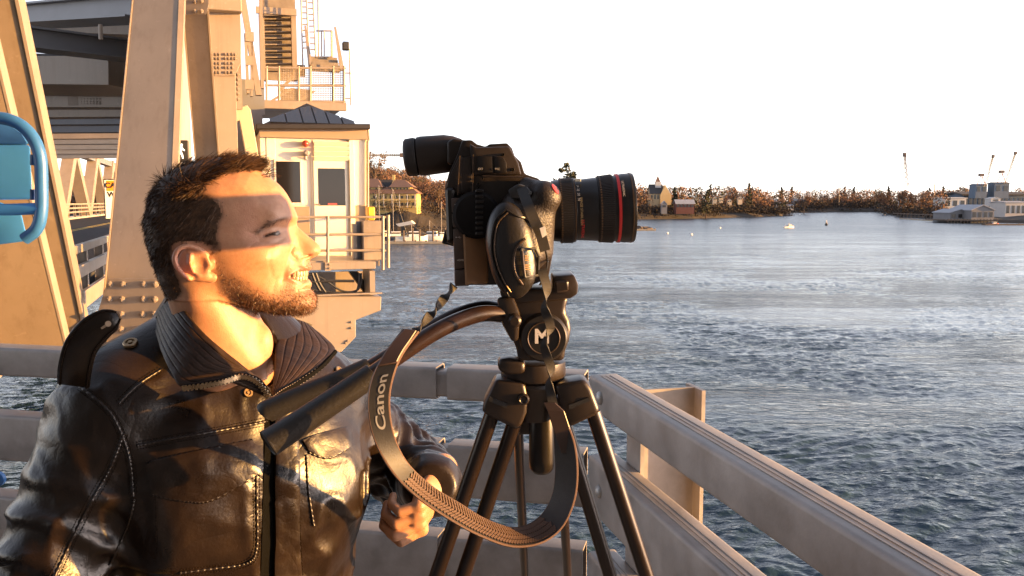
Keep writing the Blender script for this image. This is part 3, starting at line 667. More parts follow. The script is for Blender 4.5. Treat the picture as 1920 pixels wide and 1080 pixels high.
for (x0, y0, x1, y1) in ((500, 165, 545, 192), (555, 170, 585, 192), (520, 128, 560, 170)):
    k = MB(); k.prism([FT.pt(x0, y1, -1.4), FT.pt(x0 + 8, y1, -1.4), FT.pt(x1 + 8, y0, -1.4), FT.pt(x1, y0, -1.4)], U * .08); k.build('cross_brace', tan, stt)
FT.rect(MB(), 527, 168, 582, 192, 0.1, -2.0).build('machinery_box', mat('weathered_steel', (0, 0, 0)), stt)
# floodlight on its pole beside the balcony
fl = root('flood_light', FT.pt(656, 200), 'small dark floodlight on a thin pole right of the mesh balcony', 'floodlight')
FT.bar(MB(), [(655, 92), (658, 198)], 0.035, 0.0).build('pole', galv, fl)
for y in (137, 185): FT.bar(MB(), [(644, y), (659, y)], 0.03, 0.0).build('bracket', galv, fl)
FT.rect(MB(), 643, 78, 655, 93, 0.15, -.05).build('lamp_head', black, fl, bevel=0.02)
# unseen wall and band added behind the lookout to darken reflections
mb = MB(); mb.box((-12, -6.2, DECK - 8), (4.5, -3.4, DECK + 13)); mb.build('shade_wall', tan, br, bevel=0.05)
mb = MB(); mb.box((-12, -6.4, DECK + 5.2), (4.7, -3.2, DECK + 6.4)); mb.build('shade_wall_band', tan, br, bevel=0.03)
# hidden plate added behind the inclined members to keep sun off the overhead braces
mb = MB(); mb.prism([LP(-0.9, 12.7, CZ + 0.9), LP(-0.9, 36, CZ + 0.9), LP(-0.9, 36, CZ + 6), LP(-0.9, 12.7, CZ + 6)], LAT * 0.04); mb.build('sun_block_plate', tan, br)
# ================================================================== the man
HD = 1.25; YAW = R(-12)
def rel(x, y, d): p = P(x, y, d); return np.array([p.x, p.y, p.z - CZ])
HC = rel(430, 440, HD)
EF = np.array([math.cos(YAW), -math.sin(YAW), 0]); ES = np.array([-math.sin(YAW), -math.cos(YAW), 0]); EZ = np.array([0, 0, 1.0])
KPX = HD / FPX / CP * 1.0; KU = 1.047      # the head plane faces the camera ray
def uv(x, y):       # pixel -> head plane coordinates (metres)
    return (x - 430) * KPX / KU, (440 - y) * KPX
def to_px(u, v): return u * KU / KPX + 430, 440 - v / KPX
PROF = [(498,326),(513,336),(526,346),(538,360),(547,375),(554,390),(559,401),(561,409),(559,417),(559,424),(564,430),(577,441),(590,452),(600,460),(604,469),(602,478),(592,484),(585,487),(581,491),(584,498),(586,504),(581,510),(570,513),(570,523),(579,526),(585,533),(584,539),(581,544),(589,551),(594,563),(592,578),(584,588),(568,594),(544,594),(513,589),(475,580),(440,566),(410,556),(370,556),(332,556),(311,530),(296,500),(284,455),(281,410),(290,372),(316,342),(345,326),(380,314),(420,307),(460,309),(485,317)]
PR = np.array([uv(*p) for p in PROF])
HPT = [(380,400,76,62),(330,400,74,60),(430,380,73,56),(300,440,70,55),(340,480,74,55),(400,350,72,60),(340,350,70,60),(460,330,62,50),(480,360,65,46),(505,385,60,40),(470,415,67,46),(435,440,71,48),(468,460,70,46),(495,466,65,40),(512,486,57,34),(513,437,50,20),(494,440,58,30),(533,433,36,16),(520,414,54,24),(546,405,40,24),(553,422,16,13),(570,444,12,11),(556,452,18,12),(556,474,21,11),(580,476,16,11),(596,468,12,12),(532,455,45,28),(539,472,37,24),(536,514,33,22),(568,500,21,16),(568,533,21,16),(552,518,28,20),(500,512,54,34),(450,520,62,40),(420,505,66,42),(415,540,59,32),(460,562,50,26),(505,578,40,22),(555,572,30,22),(585,562,19,20),(345,530,56,45),(315,500,60,48),(390,470,72,50)]
HP = np.array(HPT, float)
def tps_fit(xy, val):
    d = np.linalg.norm(xy[:, None] - xy[None], axis=2); K = np.where(d > 0, d * d * np.log(d + 1e-12), 0) + np.eye(len(xy)) * 2e-1 * 100
    A = np.zeros((len(xy) + 3,) * 2); A[:-3, :-3] = K; A[:-3, -3:] = np.c_[np.ones(len(xy)), xy]; A[-3:, :-3] = A[:-3, -3:].T
    return np.linalg.solve(A, np.r_[val, 0, 0, 0])
def tps_ev(c, xy, q):
    d = np.linalg.norm(q[:, None] - xy[None], axis=2); return np.where(d > 0, d * d * np.log(d + 1e-12), 0) @ c[:-3] + c[-3] + q @ c[-2:]
def seg_d(q, pts):
    """distance of 2D points q to polyline"""
    best = np.full(len(q), 1e9)
    for a, b in zip(pts[:-1], pts[1:]):
        a = np.array(a, float); b = np.array(b, float); t = np.clip(((q - a) @ (b - a)) / ((b - a) @ (b - a)), 0, 1)
        best = np.minimum(best, np.linalg.norm(q - a - t[:, None] * (b - a), axis=1))
    return best
def in_poly(q, poly):
    x, y = q[:, 0], q[:, 1]; ins = np.zeros(len(q), bool); n = len(poly)
    for i in range(n):
        (x0, y0), (x1, y1) = poly[i], poly[(i + 1) % n]
        c = (y0 > y) != (y1 > y)
        with np.errstate(divide='ignore', invalid='ignore'): ins ^= c & (x < (x1 - x0) * (y - y0) / (y1 - y0 + 1e-12) + x0)
    return ins
# height map of the head's half, sampled on a 1 px (0.78 mm) grid
GX, GY = np.arange(255, 640, 1.0), np.arange(280, 625, 1.0)
gq = np.stack(np.meshgrid(GX, GY, indexing='ij'), -1).reshape(-1, 2)
H0 = tps_ev(tps_fit(HP[:, :2], HP[:, 2]), HP[:, :2], gq); R0 = tps_ev(tps_fit(HP[:, :2], HP[:, 3]), HP[:, :2], gq)
R0 = np.clip(R0, 9, 65); H0 = np.clip(H0, 8, 80)
dd = seg_d(gq, PROF + PROF[:1]); ins = in_poly(gq, PROF); mmp = KPX * 1000
sdp = np.where(ins, dd, -dd) * mmp
t = np.clip(sdp / R0, 0, 1); hm = H0 * np.sqrt(np.clip(1 - (1 - t) ** 2, 0, 1))
def gl(pts, w): return np.exp(-(seg_d(gq, pts) / w) ** 2)
def ge(cx, cy, rx, ry, rot=0):
    x, y = gq[:, 0] - cx, gq[:, 1] - cy; c, s = math.cos(rot), math.sin(rot); return np.exp(-(((x * c + y * s) / rx) ** 2 + ((-x * s + y * c) / ry) ** 2))
hm = hm + 2.6 * gl([(492,431),(510,419),(530,411),(548,408)], 6)          # brow
hm = hm - 3.0 * ge(533, 427, 10, 8) - 2.0 * ge(500, 428, 14, 5, -0.3)      # socket
hm = hm + 2.6 * ge(514, 434, 16, 5.5, -0.25) + 1.8 * ge(515, 446, 15, 4.5, -0.2)
hm = hm - 1.3 * gl([(493,450),(510,454),(532,448)], 2.4)
hm = hm - 7.0 * np.clip(gl([(501,441),(509,438.2),(518,436.5),(525,436)], 1.5) * 1.15, 0, 1)   # eye slit
hm = hm + 2.4 * ge(508, 483, 26, 14, -0.2)                                 # raised cheek
hm = hm - 1.9 * gl([(548,463),(543,478),(540,492),(534,508),(530,522)], 3.6)  # nasolabial fold
hm = hm + 1.1 * gl([(528,470),(524,490),(520,508)], 6)
hm = hm - 0.7 * gl([(512,470),(509,492),(513,512)], 3.0)
hm = hm - 2.6 * gl([(552,462),(547,470),(548,480),(556,485)], 2.4)         # wing groove
hm = hm + 2.6 * ge(558, 473, 8, 8)                                         # wing
hm = hm - 6.5 * np.clip(ge(578, 480, 8, 2.6, -0.15) * 1.2, 0, 1)           # nostril
hm = hm - 1.0 * gl([(545,417),(549,425)], 2.2)
for a in ([(494,440),(480,436),(470,430)], [(493,443),(478,444),(468,446)], [(494,447),(482,453),(474,460)]): hm = hm - 1.1 * gl(a, 1.5)
hm = hm - 0.8 * gl([(545,372),(510,368),(480,371)], 1.8) - 0.8 * gl([(551,385),(520,381),(490,385)], 1.8) - 0.7 * gl([(538,360),(505,357),(480,360)], 1.8) - 1.2 * gl([(552,398),(547,410)], 1.8) - 1.0 * gl([(545,401),(540,412)], 1.6)
hm = hm - 1.0 * gl([(538,443),(528,452),(512,458),(500,458)], 1.8) - 0.9 * gl([(520,520),(512,540)], 3)
lipc = np.clip((gq[:, 0] - 541) / 34, 0, 1) ** 0.6
yc = 517.0; hhgt = 5.6 * lipc + 0.01
mo = np.where((gq[:, 0] > 541), np.clip(1.25 - np.abs(gq[:, 1] - yc) / hhgt, 0, 1) ** 0.5, 0)
hm = hm + 2.0 * gl([(543,513),(556,507),(575,506)], 3.2) + 2.4 * gl([(543,519),(556,528),(575,531)], 3.4)
hm = hm - 13.0 * np.clip(mo, 0, 1) * np.clip((gq[:, 0] - 540) / 10, 0, 1)
hm = hm + 1.6 * ge(563, 570, 16, 12) - 1.5 * gl([(560,545),(575,543)], 3)
hm = np.where(ins, np.maximum(hm, 0.0), 0.0); HM = (hm / 1000).reshape(len(GX), len(GY)); SD = (sdp / 1000).reshape(HM.shape)
gxH, gyH = np.gradient(HM, KPX); GR = np.sqrt(1 + np.minimum(gxH ** 2 + gyH ** 2, 25.0))
def samp(A, x, y):
    fx = np.clip(x - GX[0], 0, len(GX) - 1.001); fy = np.clip(y - GY[0], 0, len(GY) - 1.001); i = fx.astype(int); j = fy.astype(int); a = fx - i; b = fy - j
    return A[i, j] * (1 - a) * (1 - b) + A[i + 1, j] * a * (1 - b) + A[i, j + 1] * (1 - a) * b + A[i + 1, j + 1] * a * b
def loc(x, y, w): u, v = uv(x, y); return np.array([u, w, v])       # head-local (u, w, v)
EARW = lambda x: 0.0735 + (395 - x) / 70 * 0.017
HELIX = [(384,478),(370,467),(351,459),(334,463),(325,478),(327,496),(338,514),(351,524)]
def ear_field(q):
    q = q.copy(); cu, cv = uv(363, 495); q[:, 0] = (q[:, 0] - cu - 20 * KPX / KU) / 0.90 + cu; q[:, 2] = (q[:, 2] - cv - 8 * KPX) / 0.88 + cv
    f = s_ell(q, loc(358, 493, EARW(356) - 0.002), (0.0235, 0.0040, 0.0275), None)
    pl = None
    hp = [loc(x, y, EARW(x) + 0.0015) for x, y in spline([(*p, 0) for p in HELIX], 20)[:, :2]]
    for a, b in zip(hp[:-1], hp[1:]): f = smin(f, s_cap(q, a, b, 0.0033), 0.003)
    ah = [loc(x, y, EARW(x) + 0.002) for x, y in ((352,478),(352,492),(357,506),(368,516),(380,513))]
    for a, b in zip(ah[:-1], ah[1:]): f = smin(f, s_cap(q, a, b, 0.0034), 0.004)
    f = smin(f, s_ell(q, loc(388, 523, EARW(388) + 0.001), (0.0105, 0.0048, 0.0085)), 0.006)
    f = smin(f, s_ell(q, loc(371, 521, EARW(371) + 0.0005), (0.012, 0.0045, 0.007)), 0.006)
    f = smin(f, s_ell(q, loc(388, 498, EARW(388) - 0.002), (0.0055, 0.0075, 0.0085)), 0.004)
    f = smax(f, -s_ell(q, loc(373, 497, EARW(373) + 0.0072), (0.0125, 0.0062, 0.0135)), 0.003)
    f = smax(f, -s_ell(q, loc(343, 483, EARW(343) + 0.005), (0.0045, 0.0052, 0.0085)), 0.003)
    return f
NK0, NK1 = loc(392, 505, 0), loc(440, 715, -0.045)
def head_field(q):
    x, y = to_px(q[:, 0], q[:, 2]); aw = np.abs(q[:, 1])
    h = samp(HM, x, y); s = samp(SD, x, y); g = samp(GR, x, y)
    f = (aw - h) / g
    oob = np.maximum(np.maximum(GX[0] - x, x - GX[-1]), np.maximum(GY[0] - y, y - GY[-1])) * KPX
    f = np.where(s < 0, np.maximum(np.sqrt(aw ** 2 + s ** 2) , 0.0004), f)
    f = np.where(oob > 0, np.maximum(f, oob), f)
    qm = q.copy(); qm[:, 1] = aw
    f = smin(f, ear_field(qm), 0.004)
    nk = s_cap(q, NK0, NK1, 0.050, 0.048)
    nk = smin(nk, s_cap(qm, loc(348, 520, 0.020), loc(392, 690, 0.010), 0.028, 0.034), 0.03)
    nk = smin(nk, s_cap(qm, loc(375, 545, 0.042), loc(478, 715, -0.01), 0.011, 0.012), 0.03)   # neck muscle
    nk = smin(nk, s_ell(q, loc(489, 645, -0.012), (0.009, 0.010, 0.016)), 0.03)
    f = smin(f, nk, 0.018)
    f = smin(f, s_ell(q, loc(425, 760, -0.06), (0.04, 0.05, 0.04)), 0.03)
    return f
vh, fh = iso(head_field, (-0.14, -0.115, -0.28), (0.15, 0.115, 0.125), 0.0019, slack=3.2)
def h2w(q): return HC + np.outer(q[:, 0], EF) + np.outer(q[:, 1], ES) + np.outer(q[:, 2], EZ)
for _ in range(1):      # light smoothing of the nets
    e = np.concatenate([fh[:, [0, 1]], fh[:, [1, 2]], fh[:, [2, 3]], fh[:, [3, 0]]]); acc = np.zeros_like(vh); cn = np.zeros(len(vh))
    np.add.at(acc, e[:, 0], vh[e[:, 1]]); np.add.at(acc, e[:, 1], vh[e[:, 0]]); np.add.at(cn, e[:, 0], 1); np.add.at(cn, e[:, 1], 1)
    vh = vh * 0.5 + acc / np.maximum(cn, 1)[:, None] * 0.5
hx, hy = to_px(vh[:, 0], vh[:, 2]); hpx = np.stack([hx, hy], 1)
# vertex normals (local)
def vnorm(v, f):
    n = np.cross(v[f[:, 2]] - v[f[:, 0]], v[f[:, 3]] - v[f[:, 1]]); o = np.zeros_like(v)
    for k in range(4): np.add.at(o, f[:, k], n)
    return o / (np.linalg.norm(o, axis=1)[:, None] + 1e-12)
nh = vnorm(vh, fh)
HAIRP = [(500,331),(496,322),(480,322),(455,327),(434,328),(415,336),(402,348),(398,362),(416,371),(429,386),(432,401),(424,417),(420,441),(424,462),(412,474),(408,462),(400,452),(370,449),(347,452),(339,474),(342,500),(349,520),(352,540),(340,554),(300,556),(250,450),(270,330),(380,270),(500,270)]
BEARDP = [(409,462),(424,462),(428,480),(436,497),(455,510),(480,526),(506,544),(524,545),(532,530),(536,514),(541,503),(552,494),(572,491),(592,494),(592,508),(570,509),(548,507),(541,515),(545,526),(560,538),(592,542),(604,560),(600,585),(580,602),(540,604),(500,600),(468,588),(436,568),(418,545),(412,520)]
mouthin = (hpx[:, 0] > 541) & (np.abs(hpx[:, 1] - 517) < 8)
beardm = in_poly(hpx, BEARDP) & (np.abs(vh[:, 1]) < 0.075)
col = np.tile(np.array([0.36, 0.185, 0.105]), (len(vh), 1))
nz = fbm(vh * 55, 3, 11); col *= (1 + 0.12 * nz)[:, None]; nz2 = fbm(vh * 260, 2, 14); col *= 1 + np.array([0.06, 0.10, 0.12]) * nz2[:, None]; red = np.clip(vnoise(vh * 30, 15), 0, 1)[:, None]; col = col * (1 - 0.25 * red) + np.array([0.34, 0.135, 0.085]) * 0.25 * red
def bl(mask, c, k=1.0):
    global col
    m = np.clip(mask, 0, 1)[:, None] * k; col = col * (1 - m) + np.array(c) * m
def gp_(pts, w): return np.exp(-(seg_d(hpx, pts) / w) ** 2)
bl(gp_([(543,511),(556,505),(580,505)], 3) + gp_([(543,521),(556,529),(580,531)], 3.6), (0.42, 0.17, 0.13), 0.75)
bl(np.exp(-((hpx[:, 0] - 360) / 30) ** 2 - ((hpx[:, 1] - 495) / 34) ** 2) * (np.abs(vh[:, 1]) > 0.07), (0.46, 0.17, 0.11), 0.7)
bl(np.exp(-((hpx[:, 0] - 590) / 16) ** 2 - ((hpx[:, 1] - 470) / 12) ** 2), (0.43, 0.19, 0.13), 0.6)
bl(gp_([(500,441.5),(508,438.5),(518,436.5),(527,436)], 2.2), (0.10, 0.05, 0.04), 0.8)
hairv = in_poly(hpx, HAIRP).astype(float)
for _ in range(5):
    a2 = np.zeros(len(vh)); np.add.at(a2, e[:, 0], hairv[e[:, 1]]); np.add.at(a2, e[:, 1], hairv[e[:, 0]]); hairv = a2 / np.maximum(cn, 1)
bl(hairv * (np.abs(vh[:, 1]) < 0.0735), (0.035, 0.019, 0.012), 0.85)
# soft beard shadow: blur the mask by iterating over edges
bm1 = beardm.astype(float)
for _ in range(14):
    a2 = np.zeros(len(vh)); np.add.at(a2, e[:, 0], bm1[e[:, 1]]); np.add.at(a2, e[:, 1], bm1[e[:, 0]]); bm1 = a2 / np.maximum(cn, 1)
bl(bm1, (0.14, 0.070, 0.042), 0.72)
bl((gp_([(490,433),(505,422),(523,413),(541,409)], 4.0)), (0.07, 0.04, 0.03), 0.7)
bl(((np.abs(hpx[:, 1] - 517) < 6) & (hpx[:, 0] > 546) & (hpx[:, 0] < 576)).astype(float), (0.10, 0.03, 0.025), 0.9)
# ---- torso frame
TF = np.array([0.65, -0.76, 0]); TF /= np.linalg.norm(TF); TL = np.array([0.76, 0.65, 0]); TL /= np.linalg.norm(TL); TC = np.array([-0.445, 1.34, 0])
TM = np.stack([TL, TF, EZ], 1)       # columns; local = (p-TC) @ TM
def tw(a, b, z): return TC + TL * a + TF * b + EZ * z
RSH, REL, RHD = tw(-0.185, 0.0, -0.315), np.array([-0.675, 1.13, -0.60]), np.array([-0.50, 1.02, -0.79])
LSH, LEL, LHD = tw(0.170, -0.02, -0.365), np.array([-0.195, 1.69, -0.555]), np.array([-0.140, 1.43, -0.487])
def torso(p, off=0.0):
    q = (p - TC.astype(np.float32)) @ TM.astype(np.float32)
    f = s_ell(q, (0, 0.0, -0.50), (0.195, 0.135, 0.31))
    f = smin(f, s_ell(q, (0, 0.0, -0.78), (0.185, 0.13, 0.25)), 0.05)
    f = smin(f, s_cap(q, (-0.15, -0.01, -0.305), (0.14, -0.015, -0.345), 0.078), 0.05)
    f = smin(f, s_cap(q, (-0.035, -0.015, -0.205), (-0.15, -0.01, -0.285), 0.052, 0.066), 0.04)
    f = smin(f, s_cap(q, (0.035, -0.015, -0.215), (0.14, -0.015, -0.325), 0.052, 0.066), 0.04)
    f = smin(f, s_ell(q, (-0.085, 0.075, -0.44), (0.095, 0.06, 0.10)), 0.05)
    f = smin(f, s_ell(q, (0.085, 0.075, -0.455), (0.095, 0.06, 0.10)), 0.05)
    return f - off
def arms(p, k=1.0, off=0.0):
    f = s_cap(p, RSH, REL, 0.076, 0.074); f = smin(f, s_cap(p, REL, RHD, 0.072, 0.048), 0.05)
    g = s_cap(p, LSH, LEL, 0.078, 0.064); g = smin(g, s_cap(p, LEL, LHD, 0.064, 0.050), 0.04)
    return np.minimum(f, g) - off
def fold_field(p):
    """leather folds: warped ridges across the sleeves, softer dents on the chest"""
    w = p + 0.05 * np.stack([vnoise(p * 7, 21), vnoise(p * 7, 22), vnoise(p * 7, 23)], 1)
    n1 = 1 - np.abs(vnoise(w * np.array([9, 9, 13]), 31)); n2 = 1 - np.abs(vnoise(w * 20 + 5, 32)); n3 = vnoise(w * 38, 33)
    o = 0.0075 * (n1 ** 4 - 0.3) + 0.0028 * (n2 ** 4 - 0.3) + 0.0005 * n3
    for A, B, fr, am, sd in ((RSH, REL, 15, 0.0085, 41), (LSH, LEL, 22, 0.010, 42), (LEL, LHD, 26, 0.009, 43)):
        d = (B - A) / np.linalg.norm(B - A); s = (p - A) @ d; r = np.linalg.norm(p - A - s[:, None] * d, axis=1)
        m = np.clip(1 - np.abs(s / np.linalg.norm(B - A) - 0.55) / 0.6, 0, 1) * np.clip((0.13 - r) / 0.03, 0, 1)
        ph = s * fr * 6.28 / 1.0 + 3.0 * vnoise(w * 6, sd); rid = (0.5 + 0.5 * np.sin(ph)) ** 2
        o = o + m * am * (rid - 0.35)
    return o
def jacket_field(p):
    f = smin(torso(p, 0.012), arms(p, off=0.006), 0.035)
    f = f - fold_field(p) * np.clip((-p[:, 2] - 0.19) / 0.06, 0, 1)
    # hollow: cut the hem, the cuffs and the neck opening
    f = np.maximum(f, -p[:, 2] - 0.93)
    q = p - np.array([0, 0, 0], np.float32)
    nk = s_cap(p, h2w(np.array([NK0]))[0], h2w(np.array([loc(460, 700, -0.040)]))[0], 0.060, 0.046); f = smax(f, -nk, 0.006)
    for A, B in ((REL, RHD), (LEL, LHD)):
        d = ((B - A) / np.linalg.norm(B - A)).astype(np.float32); s = (p - B.astype(np.float32)) @ d; r = np.linalg.norm(p - B.astype(np.float32) - s[:, None] * d, axis=1)
        f = np.where(r < 0.12, np.maximum(f, s - 0.040), f)
    return f
man = root('person', (TC[0], TC[1], DECK), 'bearded man in a dark leather jacket squinting up to the right beside the camera', 'person')
vj, fj = iso(jacket_field, (-0.85, 0.88, -0.96), (0.02, 1.86, -0.13), 0.0055, slack=1.9)
leather = mat('brown_black_leather', (0.0100, 0.0056, 0.0032), 0.33, var=0.45, vscale=14, rvar=0.08, spec=0.33)
def to_world(v): return np.asarray(v) + np.array([0, 0, CZ])
def mobj(name, v, f, m, parent, smooth=True, sharp=None):
    o = ORG[parent.name]; return link(name, np_mesh(name, to_world(v) - np.array(o), f, smooth, sharp), m, parent)
def leather_nodes(m):
    n = m.node_tree.nodes; l = m.node_tree.links; b = n['Principled BSDF']; tc = n.new('ShaderNodeTexCoord'); prev = None
    for sc, dis, st, dist, rid in ((7, 1.0, 0.20, 0.014, True), (22, 0.8, 0.10, 0.005, True), (260, 0.0, 0.24, 0.0014, False)):
        z = n.new('ShaderNodeTexNoise'); z.inputs['Scale'].default_value = sc; z.inputs['Detail'].default_value = 3; z.inputs['Distortion'].default_value = dis
        l.new(tc.outputs['Object'], z.inputs['Vector']); h = z.outputs['Fac']
        if rid:
            a = n.new('ShaderNodeMath'); a.operation = 'SUBTRACT'; l.new(h, a.inputs[0]); a.inputs[1].default_value = 0.5
            c = n.new('ShaderNodeMath'); c.operation = 'ABSOLUTE'; l.new(a.outputs[0], c.inputs[0]); d = n.new('ShaderNodeMath'); d.operation = 'POWER'; l.new(c.outputs[0], d.inputs[0]); d.inputs[1].default_value = 0.7; h = d.outputs[0]
        p = n.new('ShaderNodeBump'); p.inputs['Strength'].default_value = st; p.inputs['Distance'].default_value = dist; l.new(h, p.inputs['Height'])
        if prev: l.new(prev, p.inputs['Normal'])
        prev = p.outputs[0]
    l.new(prev, b.inputs['Normal'])
leather_nodes(leather)
jk = mobj('jacket', vj, fj, leather, man)
# ---- hand (left), in world-relative coordinates
def hand_field_maker(wr, Ld, Nd, side, sc=1.0, curl=1.0):
    Ld = np.array(Ld, float); Ld /= np.linalg.norm(Ld); Nd = np.array(Nd, float); Nd -= Ld * (Nd @ Ld); Nd /= np.linalg.norm(Nd); Wd = np.cross(Ld, Nd) * side
    def pt(l, w, n): return wr + (Ld * l + Wd * w + Nd * n) * sc
    ch = []
    for i, (w0, ln, r) in enumerate(((0.030, 0.040, 0.0098), (0.010, 0.044, 0.0100), (-0.010, 0.041, 0.0095), (-0.028, 0.033, 0.0085))):
        k = pt(0.090 - abs(i - 1) * 0.004, w0, 0.004); a1 = (35 + 6 * i) * curl; a2 = a1 + (78 - 4 * i) * curl; a3 = a2 + 45 * curl
        def dr2(a): return Ld * math.cos(R(a)) - Nd * math.sin(R(a))
        p1 = k + dr2(a1) * ln * sc; p2 = p1 + dr2(a2) * ln * 0.66 * sc; p3 = p2 + dr2(a3) * ln * 0.5 * sc
        ch.append(((k, p1, p2, p3), r))
    th = [pt(0.028, 0.030, -0.012), pt(0.055, 0.050, -0.026), pt(0.080, 0.046, -0.036), pt(0.100, 0.036, -0.042)]
    def f(p):
        g = s_ell(p, pt(0.052, 0.0, 0.0), np.array([0.052, 0.044, 0.0175]) * sc, np.stack([Ld, Wd, Nd], 1))
        g = smin(g, s_cap(p, pt(-0.022, 0, 0), pt(0.03, 0, 0), 0.029 * sc, 0.027 * sc), 0.02)
        g = smin(g, s_ell(p, pt(0.045, 0.028, -0.014), np.array([0.032, 0.018, 0.017]) * sc, np.stack([Ld, Wd, Nd], 1)), 0.012)
        for (k, p1, p2, p3), r in ch:
            c = np.minimum(np.minimum(s_cap(p, k, p1, r * 1.08 * sc, r * sc), s_cap(p, p1, p2, r * sc, r * 0.92 * sc)), s_cap(p, p2, p3, r * 0.92 * sc, r * 0.78 * sc))
            c = smin(c, np.linalg.norm(p - k, axis=1) - r * 1.2 * sc, 0.006); g = smin(g, c, 0.0045)
        c = smin(s_cap(p, th[0], th[1], 0.0135 * sc, 0.0115 * sc), smin(s_cap(p, th[1], th[2], 0.0115 * sc, 0.0108 * sc), s_cap(p, th[2], th[3], 0.0108 * sc, 0.0085 * sc), 0.004), 0.006)
        return smin(g, c, 0.006)
    return f
hl = hand_field_maker(LHD + np.array([0.010, 0.004, 0.010]), (-0.32, -0.80, -0.52), (0.93, -0.30, -0.15), -1, 0.98)
vl, fl_ = iso(hl, LHD - 0.15, LHD + 0.12, 0.0022)
RHdir = (RHD - REL) / np.linalg.norm(RHD - REL)
hr = hand_field_maker(RHD, RHdir + np.array([0, 0, -0.3]), (-0.6, -0.75, 0.1), 1, 1.0, 0.6)
vr, fr_ = iso(hr, RHD - 0.17, RHD + 0.17, 0.005)
HIP = [tw(-0.09, -0.005, -0.90), tw(0.09, -0.005, -0.90)]; KN = [tw(-0.11, 0.04, -1.24), tw(0.10, 0.05, -1.24)]; AN = [tw(-0.12, -0.02, -1.62), tw(0.11, 0.0, -1.62)]
def under(p):
    f = torso(p, -0.012); f = smin(f, arms(p, off=-0.028), 0.02)
    for a, b, c in zip(HIP, KN, AN): f = smin(f, smin(s_cap(p, a, b, 0.075, 0.05), s_cap(p, b, c, 0.05, 0.035), 0.03), 0.04)
    return f
vu, fu = iso(under, (-0.85, 0.9, -1.68), (0.02, 1.86, -0.18), 0.013)
skin = mat('skin', (0.40, 0.23, 0.16), 0.46, bump=0.32, bscale=520, sss=0.07, spec=0.40)
nn_ = skin.node_tree; va = nn_.nodes.new('ShaderNodeVertexColor'); va.layer_name = 'tone'; nn_.links.new(va.outputs[0], nn_.nodes['Principled BSDF'].inputs['Base Color'])
Vb = np.concatenate([h2w(vh), vl, vr, vu]); off = np.cumsum([0, len(vh), len(vl), len(vr)])
Fb_ = np.concatenate([fh, fl_ + off[1], fr_ + off[2], fu + off[3]])
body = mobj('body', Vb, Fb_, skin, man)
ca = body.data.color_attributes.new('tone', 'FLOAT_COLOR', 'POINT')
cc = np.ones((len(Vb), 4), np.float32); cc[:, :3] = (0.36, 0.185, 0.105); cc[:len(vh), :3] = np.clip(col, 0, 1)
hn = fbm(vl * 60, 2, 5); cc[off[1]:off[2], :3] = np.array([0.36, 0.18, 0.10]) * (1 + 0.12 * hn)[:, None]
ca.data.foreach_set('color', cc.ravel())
# shirt, trousers, shoes
def shirt_f(p):
    f = torso(p, 0.0); nk = s_cap(p, h2w(np.array([NK0]))[0], h2w(np.array([loc(470, 740, -0.045)]))[0], 0.060, 0.066); return smax(np.maximum(f, -p[:, 2] - 0.9), -nk, 0.004)
vs_, fs_ = iso(shirt_f, (-0.7, 1.1, -0.92), (-0.2, 1.6, -0.15), 0.009)
mobj('shirt', vs_, fs_, mat('dark_shirt', (0.012, 0.011, 0.011), 0.9), man)
def jean_f(p):
    f = 1e3
    for a, b, c in zip(HIP, KN, AN): f = np.minimum(f, smin(s_cap(p, a, b, 0.098, 0.078), s_cap(p, b, c, 0.078, 0.062), 0.04))
    f = smin(f, s_ell((p - TC) @ TM, (0, 0, -0.93), (0.18, 0.125, 0.12)), 0.05); return np.maximum(f, -p[:, 2] - 1.63) + 0.004 * vnoise(p * 18, 3)
vq, fq = iso(jean_f, (-0.75, 1.0, -1.66), (-0.15, 1.65, -0.78), 0.011)
mobj('jeans', vq, fq, mat('dark_denim', (0.016, 0.020, 0.034), 0.9, var=.2, vscale=30), man)
for c in AN:
    def shoe_f(p, c=c):
        a = c + np.array([0, 0, -0.03]); return np.maximum(smin(s_cap(p, a - TF * 0.04, a + TF * 0.15 - EZ * 0.015, 0.048, 0.038), s_cap(p, a, a + EZ * 0.06, 0.046), 0.02), -(p[:, 2] + 1.698))
    v_, f_ = iso(shoe_f, c - 0.25, c + 0.25, 0.008); mobj('shoe', v_, f_, mat('shoe_leather', (0.02, 0.014, 0.01), 0.45), man)
# eyes and teeth
eyem = bpy.data.materials.new('eye'); eyem.use_nodes = True
eb = eyem.node_tree.nodes['Principled BSDF']; eb.inputs['Roughness'].default_value = 0.25; eb.inputs['Specular IOR Level'].default_value = 0.25
tcx = eyem.node_tree.nodes.new('ShaderNodeTexCoord'); gr = eyem.node_tree.nodes.new('ShaderNodeVectorMath'); gr.operation = 'DISTANCE'
for s_ in (1, -1):
    ec = HC + EF * uv(513, 437)[0] + EZ * uv(513, 437)[1] + ES * s_ * 0.0372
    gaze = EF * 0.97 + ES * s_ * 0.0 + EZ * 0.22; k = MB(); k.lathe(Vector(ec) + Vector((0, 0, CZ)), Vector(gaze), [(0.0119 * math.sin(R(a)), max(1e-5, 0.0119 * math.cos(R(a)))) for a in range(-90, 91, 10)], 18, cap=False)
    k.build('eye', eyem, man, smooth=True, sharp=180)
    if s_ == 1:
        gr.inputs[1].default_value = Vector(ec + gaze / np.linalg.norm(gaze) * 0.0119) + Vector((0, 0, CZ)) - ORG[man.name]
eyem.node_tree.links.new(tcx.outputs['Object'], gr.inputs[0]); rp_ = eyem.node_tree.nodes.new('ShaderNodeValToRGB'); cr_ = rp_.color_ramp
cr_.interpolation = 'LINEAR'; cr_.elements[0].position = 0.0026; cr_.elements[0].color = (0.01, 0.008, 0.007, 1); cr_.elements[1].position = 0.0072; cr_.elements[1].color = (0.10, 0.075, 0.06, 1)
